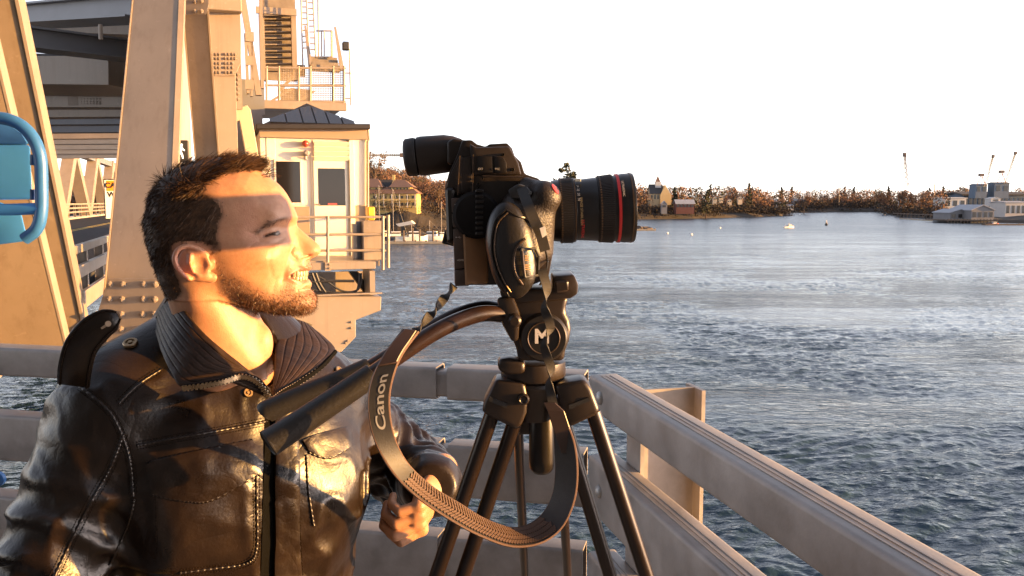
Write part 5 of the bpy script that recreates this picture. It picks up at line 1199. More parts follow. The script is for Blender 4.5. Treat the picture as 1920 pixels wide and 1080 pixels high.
def on_pad(x, y, off=0.001):
    dv = rel(x, y, 1.0); dv /= np.linalg.norm(dv); h_ = pb.ray_cast(Vector((0, 0, 0)), Vector(dv))
    return (Vector(dv) * (0.985 / dv[1]) if h_[0] is None else h_[0] - Vector(dv) * off) + Zc
def line_on(pts, r, name, m, n=40, off=0.001, par=None, mod=0.0):
    q = spline([(*p, 0) for p in pts], n)[:, :2]; k = MB(); k.tube([on_pad(x, y, off) for x, y in q], [r * (1 + mod * (i % 2)) for i in range(n)], 6); return k.build(name, m, par or pad, smooth=True)
line_on([(948, 394), (930, 412), (923, 440), (922, 470), (928, 500), (940, 530), (955, 556)], 0.0014, 'edge_piping', padm)
line_on([(953, 398), (935, 416), (928, 442), (927, 470), (933, 500), (945, 528), (958, 548)], 0.0007, 'stitch_line', mat('ring_sheen', (0, 0, 0)), mod=0.6)
line_on([(948, 393), (968, 404), (990, 412), (1008, 432), (1022, 466), (1026, 500), (1012, 535)], 0.0013, 'edge_piping', padm)
line_on([(985, 448), (970, 462), (963, 485), (966, 512), (980, 534)], 0.0012, 'flap_edge', mat('ring_sheen', (0, 0, 0)), mod=0.4)
bz = MB()
for (a, b) in (((977, 468), (1003, 466)), ((1003, 466), (1010, 480)), ((1010, 480), (1008, 516)), ((1008, 516), (984, 520)), ((984, 520), (977, 468))): bz.tube([on_pad(*a, 0.004), on_pad(*b, 0.004)], 0.0017, 8)
bz.build('buckle', black, pad, smooth=True)
for (x0, y0, x1, y1) in ((977, 470, 981, 512),): k = MB(); k.tube([on_pad(979, 470, .006), on_pad(983, 513, .006)], 0.0012, 6); k.build('buckle_edge', mat('ring_sheen', (0, 0, 0)), pad)
lab = mat('gold_label', (0.35, 0.22, 0.10), 0.5)
for j, y in enumerate((480, 484, 488, 497, 501, 505)):
    k = MB(); k.tube([on_pad(984, y, .0035), on_pad(992 if j < 3 else 995, y, .0035)], 0.0006, 4); k.build('label_line', lab, pad)
web = mat('webbing', (0.014, 0.012, 0.011), 0.7, var=0.3, vscale=200)
def webbing(name, pts, w, twist, n=60, th=0.0014, par=None, ribs=True):
    q = spline([rel(*p) for p in pts], n); t = np.gradient(q, axis=0); t /= np.linalg.norm(t, axis=1)[:, None]; tw_ = np.interp(np.linspace(0, 1, n), np.linspace(0, 1, len(twist)), twist)
    S_, N_ = [], []
    for i in range(n):
        s0 = np.cross(t[i], [0, -1, 0]); s0 /= np.linalg.norm(s0); n0 = np.cross(s0, t[i]); a = R(tw_[i]); S_.append(s0 * math.cos(a) + n0 * math.sin(a)); N_.append(n0 * math.cos(a) - s0 * math.sin(a))
    k = MB(); k.ribbon([Vector(p) + Zc for p in q], [Vector(s) for s in S_], [Vector(v) for v in N_], [w * (1 + (0.03 if i % 2 else 0)) for i in range(n)], th); o = k.build(name, web, par, smooth=False)
    return o
webbing('web_strap', [(978, 352, 0.985), (990, 385, 0.955), (1004, 418, 0.950), (1014, 440, 0.952), (1022, 470, 0.965)], 0.0058, [0, 10, 0, 5], par=pad)
k = MB(); a = [P(1012, 428, 0.944), P(1022, 424, 0.944), P(1026, 440, 0.946), P(1017, 446, 0.946)]; k.prism(a, Y_ * 0.002); k.build('white_tag', mat('tag_white', (0.6, 0.58, 0.56), 0.6), pad)
# lens
l0, l1 = P(1034, 396, 1.067), P(1186, 389.5, 1.067); ld = (l1 - l0); LL = ld.length
def lx(x): return (x - 1034) / 152 * LL
def rr_(px): return px * 1.067 / FPX * 0.985
barrel = mat('lens_barrel', (0.006, 0.0055, 0.006), 0.28, var=0.15, vscale=50, spec=0.5)
ln_ = MB(); ln_.lathe(l0, ld, [(lx(1034), rr_(50)), (lx(1035), rr_(57)), (lx(1048), rr_(58.5)), (lx(1078), rr_(58.5)), (lx(1079), rr_(57)), (lx(1117), rr_(60)), (lx(1119), rr_(59)), (lx(1150), rr_(62)), (lx(1158), rr_(63.5)), (lx(1166), rr_(65)), (lx(1184), rr_(65.5)), (lx(1186), rr_(64.5)), (lx(1186), rr_(59)), (lx(1178), rr_(54)), (lx(1174), rr_(50))], 64); lens = ln_.build('lens', barrel, cam_r, smooth=True, sharp=40)
def ring(name, x0, x1, r0, r1, m, n=64, rib=0, par=None):
    k = MB(); k.lathe(l0, ld, [(lx(x0), rr_(r0 - 3)), (lx(x0), rr_(r0)), (lx(x1), rr_(r1)), (lx(x1), rr_(r1 - 3))], n, cap=False); o = k.build(name, m, par or lens, smooth=True, sharp=30)
    if rib:
        k = MB(); s, u = perp(ld); dn = ld.normalized()
        for i in range(rib):
            a = 2 * math.pi * i / rib; rad = s * math.cos(a) + u * math.sin(a); tn = -s * math.sin(a) + u * math.cos(a)
            c0 = l0 + dn * lx(x0 + 2) + rad * rr_(r0 + .3); c1_ = l0 + dn * lx(x1 - 2) + rad * rr_(r1 + .3); k.beam(c0, c1_, 0.0013, 0.0016, tn)
        prop(k.build('ring_ribs', m, o), kind='stuff')
    return o
knurl = mat('ring_rubber', (0.016, 0.013, 0.012), 0.5)
ring('zoom_ring', 1048, 1074, 59.5, 60.5, knurl, rib=96); ring('gold_line', 1075, 1076.5, 60.8, 60.8, mat('ring_sheen', (0, 0, 0)))
ring('focus_ring', 1119, 1148, 61, 63.5, knurl, rib=110); ring('red_ring', 1153.5, 1158.5, 64.6, 65.2, mat('lens_red', (0.60, 0.03, 0.03), 0.4)); ring('rim_line', 1179, 1181, 66.3, 66.3, mat('ring_sheen', (0, 0, 0)))
k = MB(); k.lathe(l0, ld, [(lx(1172), rr_(52)), (lx(1175), rr_(30)), (lx(1176), 0.0003)], 40, cap=False); k.build('front_glass', glass, lens, smooth=True)
dots = MB(); s, u = perp(ld); dn = ld.normalized()
for i in range(72):
    a = 2 * math.pi * i / 72; rad = s * math.cos(a) + u * math.sin(a)
    for x, rd_ in ((1051, 61.2), (1123, 62.6)): dots.obox(l0 + dn * lx(x) + rad * rr_(rd_), (dn, rad, dn.cross(rad)), (0.0009, 0.0005, 0.0011))
prop(dots.build('ring_dots', mat('ring_sheen', (0, 0, 0)), lens), kind='stuff')
def lens_text(s_, size, x, ang, rpx, m, flip=1):
    me = text_mesh(s_, size, 0.0); v = np.zeros(len(me.vertices) * 3); me.vertices.foreach_get('co', v); v = v.reshape(-1, 3); rad0 = rr_(rpx); out = []
    for tx, ty, _ in v:
        a = R(ang) + flip * tx / rad0; rd_ = Vector((0, -math.cos(a), -math.sin(a))); ax_ = dn; rd_ = (rd_ - ax_ * rd_.dot(ax_)).normalized(); out += list(l0 + ax_ * (lx(x) + flip * ty) + rd_ * (rad0 + 0.0003) - ORG[lens.name])
    me.vertices.foreach_set('co', out); me.update(); return link('lettering', me, m, lens)
gold = mat('gold_print', (0.40, 0.28, 0.12), 0.5); lens_text('IMAGE STABILIZER', 0.0042, 1086, 2, 58.3, gold); lens_text('ULTRASONIC', 0.0050, 1088, 40, 58.4, mat('lens_red', (0, 0, 0)))
lens_text('24  35  50  70', 0.0042, 1082, -35, 58.2, silver); lens_text('ULTRASONIC', 0.0038, 1163, -35, 65.2, silver)
k = MB(); F_ = CF(1.03); 
for (x, y, w_, h_) in ((1083, 338, 8, 5),): k.obox(P(x, y, 1.045), (X_, Y_, Z_), (0.004, 0.003, 0.002))
k.build('scale_window', mat('window_glass', (0.25, 0.3, 0.35), 0.1), lens, bevel=0.0008)
# ------------------------------------------------------------------ tripod
trip = root('tripod', (0.03, 1.1, DECK), 'black twin tube tripod with fluid head carrying the video camera', 'tripod')
magn = mat('tripod_casting', (0.020, 0.0135, 0.010), 0.36, 0.1, var=0.2, vscale=40, bump=0.08, bscale=400)
tubem = mat('tripod_tube', (0.014, 0.0085, 0.0065), 0.28, 0.2, var=0.15, vscale=30)
FT_ = CF(1.03)
k = MB(); FT_.poly(k, [(936, 545), (1036, 543), (1038, 518), (1077, 515), (1085, 534), (1083, 552), (1070, 560), (945, 572)], 0.07, -0.06); k.build('quick_plate', magn, trip, bevel=0.003, seg=2, smooth=True)
k = MB(); FT_.poly(k, [(1040, 528), (1066, 526), (1067, 546), (1042, 550)], 0.012, 0.01); k.build('plate_lever', magn, trip, bevel=0.002, smooth=True)
hd_sil = [(945, 560), (1067, 556), (1062, 574), (1060, 586), (1068, 600), (1071, 618), (1067, 640), (1060, 660), (1058, 678), (972, 678), (968, 655), (958, 630), (944, 606), (938, 585)]
k = MB(); FT_.poly(k, hd_sil, 0.075, -0.07); hd = k.build('fluid_head', magn, trip, bevel=0.006, seg=3, smooth=True)
cM = FT_.pt(1019, 632, 0.005); r_ = lambda px: px * 1.02 / FPX
k = MB(); k.lathe(cM, -Y_, [(0, r_(47)), (0.006, r_(46)), (0.009, r_(42)), (0.009, r_(31)), (0.0085, 0.0002)], 48); dk = k.build('drag_cap', mat('cap_black', (0.012, 0.010, 0.009), 0.4), hd, smooth=True, sharp=40)
k = MB(); k.tube([cM - Y_ * 0.0095 + X_ * r_(30) * math.cos(R(a)) + Z_ * r_(30) * math.sin(R(a)) for a in range(0, 361, 8)], 0.0009, 6, cap=False); k.build('cap_ring', mat('ring_sheen', (0, 0, 0)), dk, smooth=True)
text_at('lettering', 'M', 0.0235, FT_.pt(1016, 632, 0.0145), X_, Z_, mat('emblem_white', (0.72, 0.66, 0.6), 0.5), dk, 0.0005, bold=0.0009)
k = MB(); FT_.poly(k, [(931, 560), (962, 556), (975, 590), (972, 640), (960, 642), (942, 610)], 0.02, 0.0); k.build('handle_clamp', magn, hd, bevel=0.004, seg=2, smooth=True)
k = MB(); k.lathe(FT_.pt(965, 600, 0.02), -Y_, [(0, r_(13)), (.012, r_(12)), (.014, r_(8))], 18); k.build('clamp_knob', magn, hd, smooth=True)
bc = P(1000, 692, 1.075); 
k = MB(); k.lathe(bc + Z_ * 0.012, -Z_, [(0, r_(58)), (.001, r_(64)), (.018, r_(65)), (.023, r_(60)), (.025, r_(50)), (.030, r_(47))], 40); k.build('pan_base', magn, trip, smooth=True, sharp=40)
k = MB(); FT_.poly(k, [(932, 675), (955, 672), (985, 678), (985, 702), (950, 704), (934, 696)], 0.03, -0.03); k.build('base_lock', magn, trip, bevel=0.006, seg=3, smooth=True)
k = MB(); k.lathe(bc - Z_ * 0.015, -Z_, [(0, r_(55)), (.004, r_(58)), (.006, r_(56)), (.030, r_(40)), (.050, r_(34))], 32); k.build('bowl', magn, trip, smooth=True, sharp=40)
# leg brackets (left, right, rear)
Fl = CF(1.035)
k = MB(); Fl.poly(k, [(928, 712), (984, 718), (990, 745), (988, 775), (976, 803), (960, 804), (903, 774), (907, 755)], 0.045, -0.045); k.build('leg_bracket', magn, trip, bevel=0.006, seg=3, smooth=True)
k = MB(); Fl.poly(k, [(1040, 722), (1098, 712), (1110, 730), (1126, 772), (1118, 780), (1066, 804), (1056, 780)], 0.045, -0.045); k.build('leg_bracket', magn, trip, bevel=0.006, seg=3, smooth=True)
for pts in ([(918, 744), (952, 757), (950, 766), (916, 752)], [(1066, 760), (1104, 745), (1106, 752), (1068, 768)]): k = MB(); Fl.poly(k, pts, 0.002, 0.0); k.build('bracket_slot', black, trip)
k = MB(); k.obox(P(1012, 770, 1.12), (X_, Y_, Z_), (0.035, 0.03, 0.026)); k.build('leg_bracket', magn, trip, bevel=0.006, seg=3, smooth=True)
k = MB(); k.lathe(Fl.pt(982, 748, 0.0), -Y_, [(0, r_(11)), (.004, r_(11)), (.005, r_(8)), (.003, r_(5)), (.003, .0002)], 16); k.build('pivot_bolt', magn, trip, smooth=True)
def to_deck(a, b):
    d_ = b - a; return a + d_ * ((DECK + 0.012 - a.z) / d_.z)
for nm, legs in (('left', ((P(924, 772, 1.05), P(818, 1080, 1.075), .0098), (P(965, 792, 1.055), P(868, 1080, 1.08), .0098))), ('right', ((P(1058, 792, 1.055), P(1144, 1080, 1.075), .0092), (P(1112, 772, 1.05), P(1212, 1080, 1.07), .0098))), ('rear', ((P(970, 780, 1.12), P(984, 1080, 1.42), .0072), (P(1048, 780, 1.12), P(1064, 1080, 1.42), .0072)))):
    ends = []
    for a, b, r0 in legs:
        e_ = to_deck(a, b); k = MB(); k.tube([a, a.lerp(e_, .5), e_], r0, 16); k.build('leg_tube', tubem, trip, smooth=True); ends.append((a, e_, r0))
    q0 = ends[0][0].lerp(ends[0][1], .62); q1 = ends[1][0].lerp(ends[1][1], .62); k = MB(); k.beam(q0, q1, 0.03, 0.03); k.build('leg_clamp', magn, trip, bevel=.004)
    fe = (ends[0][1] + ends[1][1]) / 2; k = MB(); k.beam(ends[0][1] - Z_ * .0, ends[1][1], 0.035, 0.024); k.build('foot', rubber, trip, bevel=.004)
k = MB(); cc_ = P(1016, 765, 1.09); k.lathe(cc_, -Z_, [(0, r_(22)), (.01, r_(26)), (.070, r_(26.5)), (.080, r_(25)), (.086, r_(18)), (.087, .0003)], 28); k.build('bowl_clamp_handle', plas2, trip, smooth=True, sharp=60)
# pan bars
barm = mat('pan_bar_tube', (0.020, 0.010, 0.0075), 0.32, 0.1, var=0.4, vscale=60)
gripm = mat('foam_grip', (0.007, 0.0055, 0.005), 0.55, bump=0.3, bscale=300)
k = MB(); k.tube([Vector(p) + Zc for p in spline([rel(945, 590, 1.02), rel(905, 588, 1.005), rel(858, 602, 0.99), rel(808, 627, 0.975), rel(755, 662, 0.962), rel(695, 704, 0.95)], 40)], 0.0098, 14); k.build('pan_bar', barm, trip, smooth=True)
k = MB(); k.tube([Vector(p) + Zc for p in spline([rel(700, 701, 0.951), rel(690, 708, 0.949), rel(640, 742, 0.940), rel(560, 795, 0.926), rel(512, 826, 0.918), rel(503, 832, .916)], 40)], [0.0115, 0.0125] + [0.0130 + 0.0032 * i / 35 for i in range(36)] + [0.0155, 0.010], 18); k.build('pan_grip', gripm, trip, smooth=True)
k = MB(); k.tube([Vector(p) + Zc for p in spline([rel(940, 580, 1.10), rel(905, 576, 1.085), rel(850, 592, 1.07), rel(790, 625, 1.055), rel(735, 662, 1.04), rel(690, 690, 1.03)], 40)], 0.0085, 12); k.build('pan_bar', barm, trip, smooth=True)
k = MB(); k.tube([Vector(p) + Zc for p in spline([rel(694, 688, 1.03), rel(640, 712, 1.02), rel(560, 745, 1.008), rel(508, 768, 1.0), rel(500, 772, .999)], 30)], [0.011] + [0.0125 + 0.0015 * i / 27 for i in range(27)] + [0.013, 0.008], 16); k.build('pan_grip', gripm, trip, smooth=True)
# ------------------------------------------------------------------ neck strap: two edge curves
st_o = [(757, 618, .945), (724, 662, .925), (701, 705, .912), (692, 750, .905), (697, 802, .902), (715, 850, .90), (745, 895, .90), (790, 937, .905), (850, 977, .915), (905, 1006, .925), (960, 1024, .935), (1012, 1018, .945), (1052, 990, .955), (1075, 942, .962), (1082, 888, .968), (1076, 830, .975), (1058, 785, .985)]
st_i = [(784, 622, .945), (756, 660, .926), (739, 697, .914), (729, 745, .908), (733, 800, .907), (748, 845, .912), (772, 880, .922), (812, 915, .932), (862, 946, .942), (908, 974, .953), (955, 990, .963), (990, 985, .973), (1020, 962, .981), (1038, 925, .986), (1043, 880, .988), (1041, 832, .990), (1040, 780, .988)]
NS = 160; so_ = spline([rel(*p) for p in st_o], NS); si_ = spline([rel(*p) for p in st_i], NS)
strap = root('neck_strap', Vector(rel(850, 940, .93)) + Zc, 'black looped camera strap with pale lettering hanging in front of the tripod', 'camera strap')
smat = mat('strap_nylon', (0.013, 0.012, 0.012), 0.6, var=0.2, vscale=120, bump=0.2, bscale=500)
wmat = bpy.data.materials.new('strap_weave'); wmat.use_nodes = True
cen = (so_ + si_) / 2; tt_ = np.gradient(cen, axis=0); wd = si_ - so_; nrm_ = np.cross(tt_, wd); nrm_ /= np.linalg.norm(nrm_, axis=1)[:, None]; nrm_ *= np.where(nrm_[:, 1:2] > 0, -1, 1)
k = MB(); k.ribbon([Vector(p) + Zc for p in cen], [Vector(q) for q in wd], [Vector(n) for n in nrm_], np.linalg.norm(wd, axis=1) / 2, 0.0032); k.build('strap_band', smat, strap, smooth=True, sharp=40)
edge_m = mat('strap_edge', (0.10, 0.055, 0.035), 0.5)
for pp in (so_, si_): k = MB(); k.tube([Vector(p) + Zc for p in pp], 0.0017, 6); k.build('edge_binding', edge_m, strap, smooth=True)
k = MB()     # woven herringbone pad on the lower run
for i in range(62, 118):
    for side in (0.16, 0.39, 0.62, 0.84):
        p0 = so_[i] + wd[i] * (side - .10); p1 = so_[i + 1] + wd[i + 1] * (side + .10) if int(side * 10) % 2 else so_[i - 1] + wd[i - 1] * (side + .10)
        k.beam(Vector(p0 + nrm_[i] * .0022) + Zc, Vector(p1 + nrm_[i] * .0022) + Zc, 0.0022, 0.0012, Vector(nrm_[i]).cross(Vector(p1 - p0)))
prop(k.build('weave', mat('weave_thread', (0.075, 0.042, 0.028), 0.7), strap), kind='stuff')
k = MB(); f0 = [0, 4, 8, 12]; 
k.ribbon([Vector(cen[i] + nrm_[i] * .002) + Zc for i in range(0, 17)], [Vector(wd[i]) for i in range(0, 17)], [Vector(nrm_[i]) for i in range(0, 17)], [np.linalg.norm(wd[i]) / 2 * (.80 + .2 * min(1, i / 6)) for i in range(0, 17)], 0.003); k.build('strap_keeper', mat('keeper_leather', (0.030, 0.016, 0.012), 0.45), strap, bevel=.0008, smooth=True)
me = text_mesh('Canon', 1.0, 0.0, 'LEFT', bold=0.015); v = np.zeros(len(me.vertices) * 3); me.vertices.foreach_get('co', v); v = v.reshape(-1, 3); tx = (v[:, 0] - v[:, 0].min()) / (v[:, 0].max() - v[:, 0].min()); ty = (v[:, 1] - v[:, 1].min()) / (v[:, 1].max() - v[:, 1].min())
ys = np.array([to_ for to_ in np.linspace(0, 1, NS)]); i0, i1 = 40.5, 20.5
ii = i0 + (i1 - i0) * tx; ia = np.clip(ii.astype(int), 0, NS - 2); fr2 = (ii - ia)[:, None]
pos = (so_[ia] * (1 - fr2) + so_[ia + 1] * fr2); wv = (wd[ia] * (1 - fr2) + wd[ia + 1] * fr2); pos = pos + wv * (0.76 - 0.50 * ty)[:, None] + nrm_[ia] * 0.0021
me.vertices.foreach_set('co', (pos + np.array([0, 0, CZ]) - np.array(ORG[strap.name])).ravel()); me.update(); link('lettering', me, mat('strap_print', (0.24, 0.235, 0.23), 0.6), strap)
webbing('twisted_web', [(851, 535, 1.0), (838, 552, .985), (818, 578, .972), (800, 598, .96), (778, 622, .948)], 0.0052, [0, 60, 180, 240, 360, 420, 540], 70, par=strap)
webbing('twisted_web', [(1016, 505, .955), (1026, 545, .958), (1022, 580, .965), (1032, 615, .972), (1021, 650, .98), (1033, 690, .985), (1030, 720, .985), (1034, 745, .985), (1048, 800, .982)], 0.0052, [0, 30, 150, 200, 330, 380, 500, 540, 560], 110, par=strap)
k = MB(); k.ribbon([Vector(rel(*p)) + Zc for p in ((1030, 755, .982), (1042, 770, .98), (1052, 800, .98), (1062, 850, .98))], [X_ * 1.0] * 4, [-Y_] * 4, [0.007, 0.010, 0.010, 0.006], 0.003); k.build('strap_keeper', mat('keeper_leather', (0, 0, 0)), strap, bevel=.0008)

# small controls on the camera's side
for x, y, r0 in ((944, 290, 2.6), (897, 345, 3.5), (898, 352, 2.2), (962, 318, 3.0), (905, 335, 2.0)):
    k = MB(); k.lathe(F0.pt(x, y, 0.006), -Y_, [(0, r_(r0)), (.0035, r_(r0)), (.0042, r_(r0 * .8)), (.003, r_(r0 * .4)), (.003, .0001)], 14); k.build('button', plas2, bd, smooth=True)
for pts in ([(862, 292), (858, 366)], [(887, 290), (886, 366)], [(905, 330), (980, 332)]):
    k = MB(); k.tube([F0.pt(x, y, 0.0085) for x, y in pts], 0.0007, 5); k.build('panel_edge', mat('ring_sheen', (0, 0, 0)), bd)
ORD = ['leftmost', 'second', 'third', 'fourth', 'fifth', 'sixth', 'seventh', 'eighth', 'ninth', 'tenth']
def nth(i): return ORD[i] + (' from the left' if i else '')
# ================================================================== coin viewer, added shadow caster
vb_l = mat('viewer_light_blue', (0.045, 0.225, 0.60), 0.42, var=0.10, vscale=9, rvar=0.1)
vb_d = mat('viewer_dark_blue', (0.025, 0.11, 0.30), 0.35, var=0.2, vscale=12)
VD = 1.78; FV = CF(VD); VR = Vector((-0.57, 0.82, 0))
vw = root('tower_viewer', P(-95, 1200, VD), 'blue coin operated viewer with bent tube guard at the left edge', 'viewer')
vw.location.z = DECK; ORG[vw.name].z = DECK
k = MB(); k.prism([FV.pt(x, y) for x, y in ((-190, 270), (57, 271), (61, 374), (-190, 376))], VR * 0.26); k.build('body', vb_l, vw, bevel=0.006, seg=2, smooth=True)
k = MB(); tp_ = [FV.pt(-190, 269.5, 0), FV.pt(57, 270, 0), FV.pt(44, 251, -0.03), FV.pt(0, 219, -0.05), FV.pt(-60, 205, -0.05), FV.pt(-190, 215, -.05)]; k.prism(tp_, VR * 0.17); k.build('hood', vb_d, vw, bevel=0.005, seg=2, smooth=True)
k = MB(); k.prism([FV.pt(x, y) for x, y in ((-190, 378), (0, 378), (40, 398), (53, 452), (-10, 460), (-190, 462))], VR * 0.20); k.build('skirt', vb_l, vw, bevel=0.006, seg=2, smooth=True)
k = MB(); k.tube([FV.pt(x, y, 0.035) for x, y in spline([(-160, 232, 0), (-40, 222, 0), (15, 224, 0), (52, 246, 0), (74, 288, 0), (78, 350, 0), (77, 400, 0), (68, 430, 0), (46, 448, 0)], 50)[:, :2]], 0.0125, 16); k.build('guard_tube', vb_d, vw, smooth=True)
k = MB(); k.tube([FV.pt(-190, 394, 0.035), FV.pt(20, 393, 0.035), FV.pt(76, 391, 0.035)], 0.012, 16); k.build('cross_tube', vb_l, vw, smooth=True)
k = MB(); k.tube([FV.pt(62, 290, 0.02), FV.pt(62, 310, 0.02)], 0.006, 8); k.tube([FV.pt(62, 355, 0.02), FV.pt(62, 375, 0.02)], 0.006, 8); k.build('hinge', vb_d, vw, smooth=True)
k = MB(); pc_ = FV.pt(-95, 460, -0.12); k.lathe(pc_, -Z_, [(0, .06), (.02, .05), (pc_.z - DECK - .6, .05), (pc_.z - DECK - .4, .075), (pc_.z - DECK - .05, .16), (pc_.z - DECK, .17)], 28); k.build('pedestal', vb_d, vw, smooth=True, sharp=40)
k = MB(); k.lathe(FV.pt(-70, 330, -0.0), -Y_, [(0, .05), (.06, .05), (.07, .04)], 24); k.build('eyepiece', black, vw, smooth=True)
k = MB(); k.lathe(P(-2, 897, VD - .02), -Y_, [(0, .016), (.01, .016), (.015, .008)], 16); k.build('coin_box_lock', vb_d, vw, smooth=True)
# unseen box added on the right rail to shadow the man's face
mk = root('shadow_caster_box', (0.745, 1.03, TOPZ), 'unseen grey box on a stem, added to cast the shadow band', 'box')
k = MB(); k.box((0.705, 1.012, CZ + 0.019), (0.785, 1.148, CZ + 0.089)); k.build('box', galv, mk, bevel=0.004)
k = MB(); k.tube([(0.775, 1.025, TOPZ - 0.02), (0.775, 1.025, CZ + 0.02)], 0.007, 10); k.build('post', galv, mk, smooth=True)
k = MB(); k.box((0.755, 1.0, TOPZ - 0.004), (0.80, 1.05, TOPZ + 0.012)); k.build('bracket', galv, mk)
# ================================================================== far shores
def hz(x, y, d): return P(x, y, d)
land_m = mat('shore_ground', (0.026, 0.021, 0.016), 0.95, var=0.4, vscale=0.05, col2=(0.045, 0.034, 0.026), bump=0.5, bscale=0.6)
cols = [(-300, 430, 6), (300, 420, 6), (480, 330, 7), (600, 250, 13), (690, 240, 13), (730, 238, 13), (800, 240, 11), (840, 245, 8), (870, 260, 6), (900, 310, 4), (960, 420, 4), (1040, 480, 5), (1100, 470, 6), (1180, 462, 6), (1300, 492, 6), (1400, 535, 5), (1470, 585, 2.5), (1480, 740, 6), (1560, 790, 7), (1640, 800, 7), (1665, 640, 3.5), (1690, 540, 3.0), (1780, 450, 3.0), (1850, 400, 3.2), (1960, 370, 3.4), (2100, 350, 4)]
def shore(x): 
    a = np.array(cols, float); return float(np.interp(x, a[:, 0], a[:, 1])), float(np.interp(x, a[:, 0], a[:, 2]))
prof_ = [(-3, -1.0), (0, 0.15), (5, 0.9), (14, 0.5), (40, 0.7), (120, 1.15), (260, 1.7), (420, 1.9), (900, 1.6), (2600, 1.2)]
xs = np.linspace(-300, 2100, 330); Vl = []
for i, x in enumerate(xs):
    d0, hh_ = shore(x)
    for (o_, zf) in prof_:
        d_ = d0 + o_ * (d0 / 480) + 0.5 * math.sin(x * .31) * (o_ > 0); px_x = (x - 960) / FPX * d_
        z_ = zf if o_ < 0 else (zf * 1.6 if o_ < 6 else zf * hh_ * (0.92 + .16 * math.sin(x * .07 + o_ * .3)))
        Vl.append((px_x, d_, z_))
Vl = np.array(Vl); npf = len(prof_); g_ = np.arange(len(Vl)).reshape(len(xs), npf)
o = link('far_shore', np_mesh('far_shore', Vl, np.stack([g_[:-1, :-1], g_[1:, :-1], g_[1:, 1:], g_[:-1, 1:]], -1).reshape(-1, 4)), land_m); prop(o, kind='structure')
def ground_z(x, d):
    d0, hh_ = shore(x); o_ = (d - d0) / (d0 / 480); pp = np.array(prof_); zf = float(np.interp(o_, pp[:, 0], pp[:, 1])); return zf * (1.6 if o_ < 6 else hh_)
# foliage clumps: many small faces
def clump(c, r, n, g, size, up=0.6):
    """n little quads on and in an ellipsoid shell"""
    v = g.normal(size=(n, 3)); v /= np.linalg.norm(v, axis=1)[:, None]; rad = g.uniform(0.45, 1.0, n) ** 0.6; p = np.asarray(c) + v * rad[:, None] * np.asarray(r)
    a = g.normal(size=(n, 3)); a[:, 2] *= up; a /= np.linalg.norm(a, axis=1)[:, None]; b = np.cross(a, g.normal(size=(n, 3))); b /= np.linalg.norm(b, axis=1)[:, None]
    s = size * g.uniform(.5, 1.3, n)[:, None]; V = np.stack([p - a * s - b * s * .35, p + a * s * .2 - b * s * .4, p + a * s + b * s * .3, p - a * s * .3 + b * s * .4], 1).reshape(-1, 3)
    return V, np.arange(n * 4).reshape(n, 4)
class Leaf:
    def __init__(s): s.V = []; s.F = []; s.n = 0
    def add(s, V, F): s.V.append(V); s.F.append(F + s.n); s.n += len(V)
    def build(s, name, m, parent=None):
        V = np.concatenate(s.V); o = ORG[parent.name] if parent is not None else Vector((0, 0, 0))
        return link(name, np_mesh(name, V - np.array(o), np.concatenate(s.F), smooth=False), m, parent)
bare1 = mat('bare_twigs_russet', (0.150, 0.078, 0.048), 0.9, var=0.35, vscale=0.08); bare2 = mat('bare_twigs_grey', (0.105, 0.07, 0.05), 0.9, var=0.3, vscale=0.1)
pine_m = mat('pine_needles', (0.030, 0.034, 0.018), 0.9, var=0.35, vscale=0.2); bark = mat('tree_bark', (0.09, 0.062, 0.045), 0.95, var=.3, vscale=2)
g3_ = np.random.default_rng(21)
def treetop(x): return float(np.interp(x, [-300, 600, 700, 760, 800, 860, 900, 1000, 1100, 1190, 1230, 1280, 1340, 1400, 1440, 1500, 1560, 1640, 1700, 1760, 1800, 1860, 1920, 2100], [330, 330, 345, 345, 338, 335, 340, 345, 342, 343, 350, 349, 347, 349, 352, 355, 354, 353, 358, 355, 350, 350, 354, 352]))
for nm, mm, sel in (('bare_woodland', bare1, 0), ('grey_woodland', bare2, 1), ('pine_woodland', pine_m, 2)):
    L_ = Leaf()
    for k_ in range((620, 340, 150)[sel]):
        x = g3_.uniform(560, 2080) if k_ % 6 else g3_.uniform(-150, 560); d0, hh_ = shore(x); near = 60 if d0 < 300 else 90
        d_ = d0 * (1.0 + (g3_.uniform(.10, .45) if d0 < 320 else g3_.uniform(0.04, 0.5)))
        if 690 < x < 782 and d_ < 290: d_ = 290 + g3_.uniform(0, 40)
        if x > 1762: d_ = g3_.uniform(720, 900)
        zt_ = CZ + (378 - (treetop(x) + g3_.uniform(-2, 26) * (1 if sel < 2 else 0.8))) / FPX * d_; zg = ground_z(x, d_); h_ = max(5, zt_ - zg); w_ = h_ * g3_.uniform(.32, .55)
        if sel == 2: w_ *= .7
        n_ = int(200 if d_ < 330 else 170); L_.add(*clump(((x - 960) / FPX * d_, d_, zg + h_ * .60), (w_, w_ * .8, h_ * .42), n_, g3_, h_ * (.05 if d_ < 330 else .050), 1.6 if sel < 2 else .6))
        L_.add(*clump(((x - 960) / FPX * d_, d_, zg + h_ * .24), (w_ * .9, w_ * .6, h_ * .27), n_ // 2, g3_, h_ * .06))
    prop(L_.build(nm, mm), {0: 'russet bare winter woodland along the far shore', 1: 'greyish bare woodland along the far shore', 2: 'dark evergreen stands among the bare woodland'}[sel], 'woodland', kind='stuff')
L_ = Leaf()
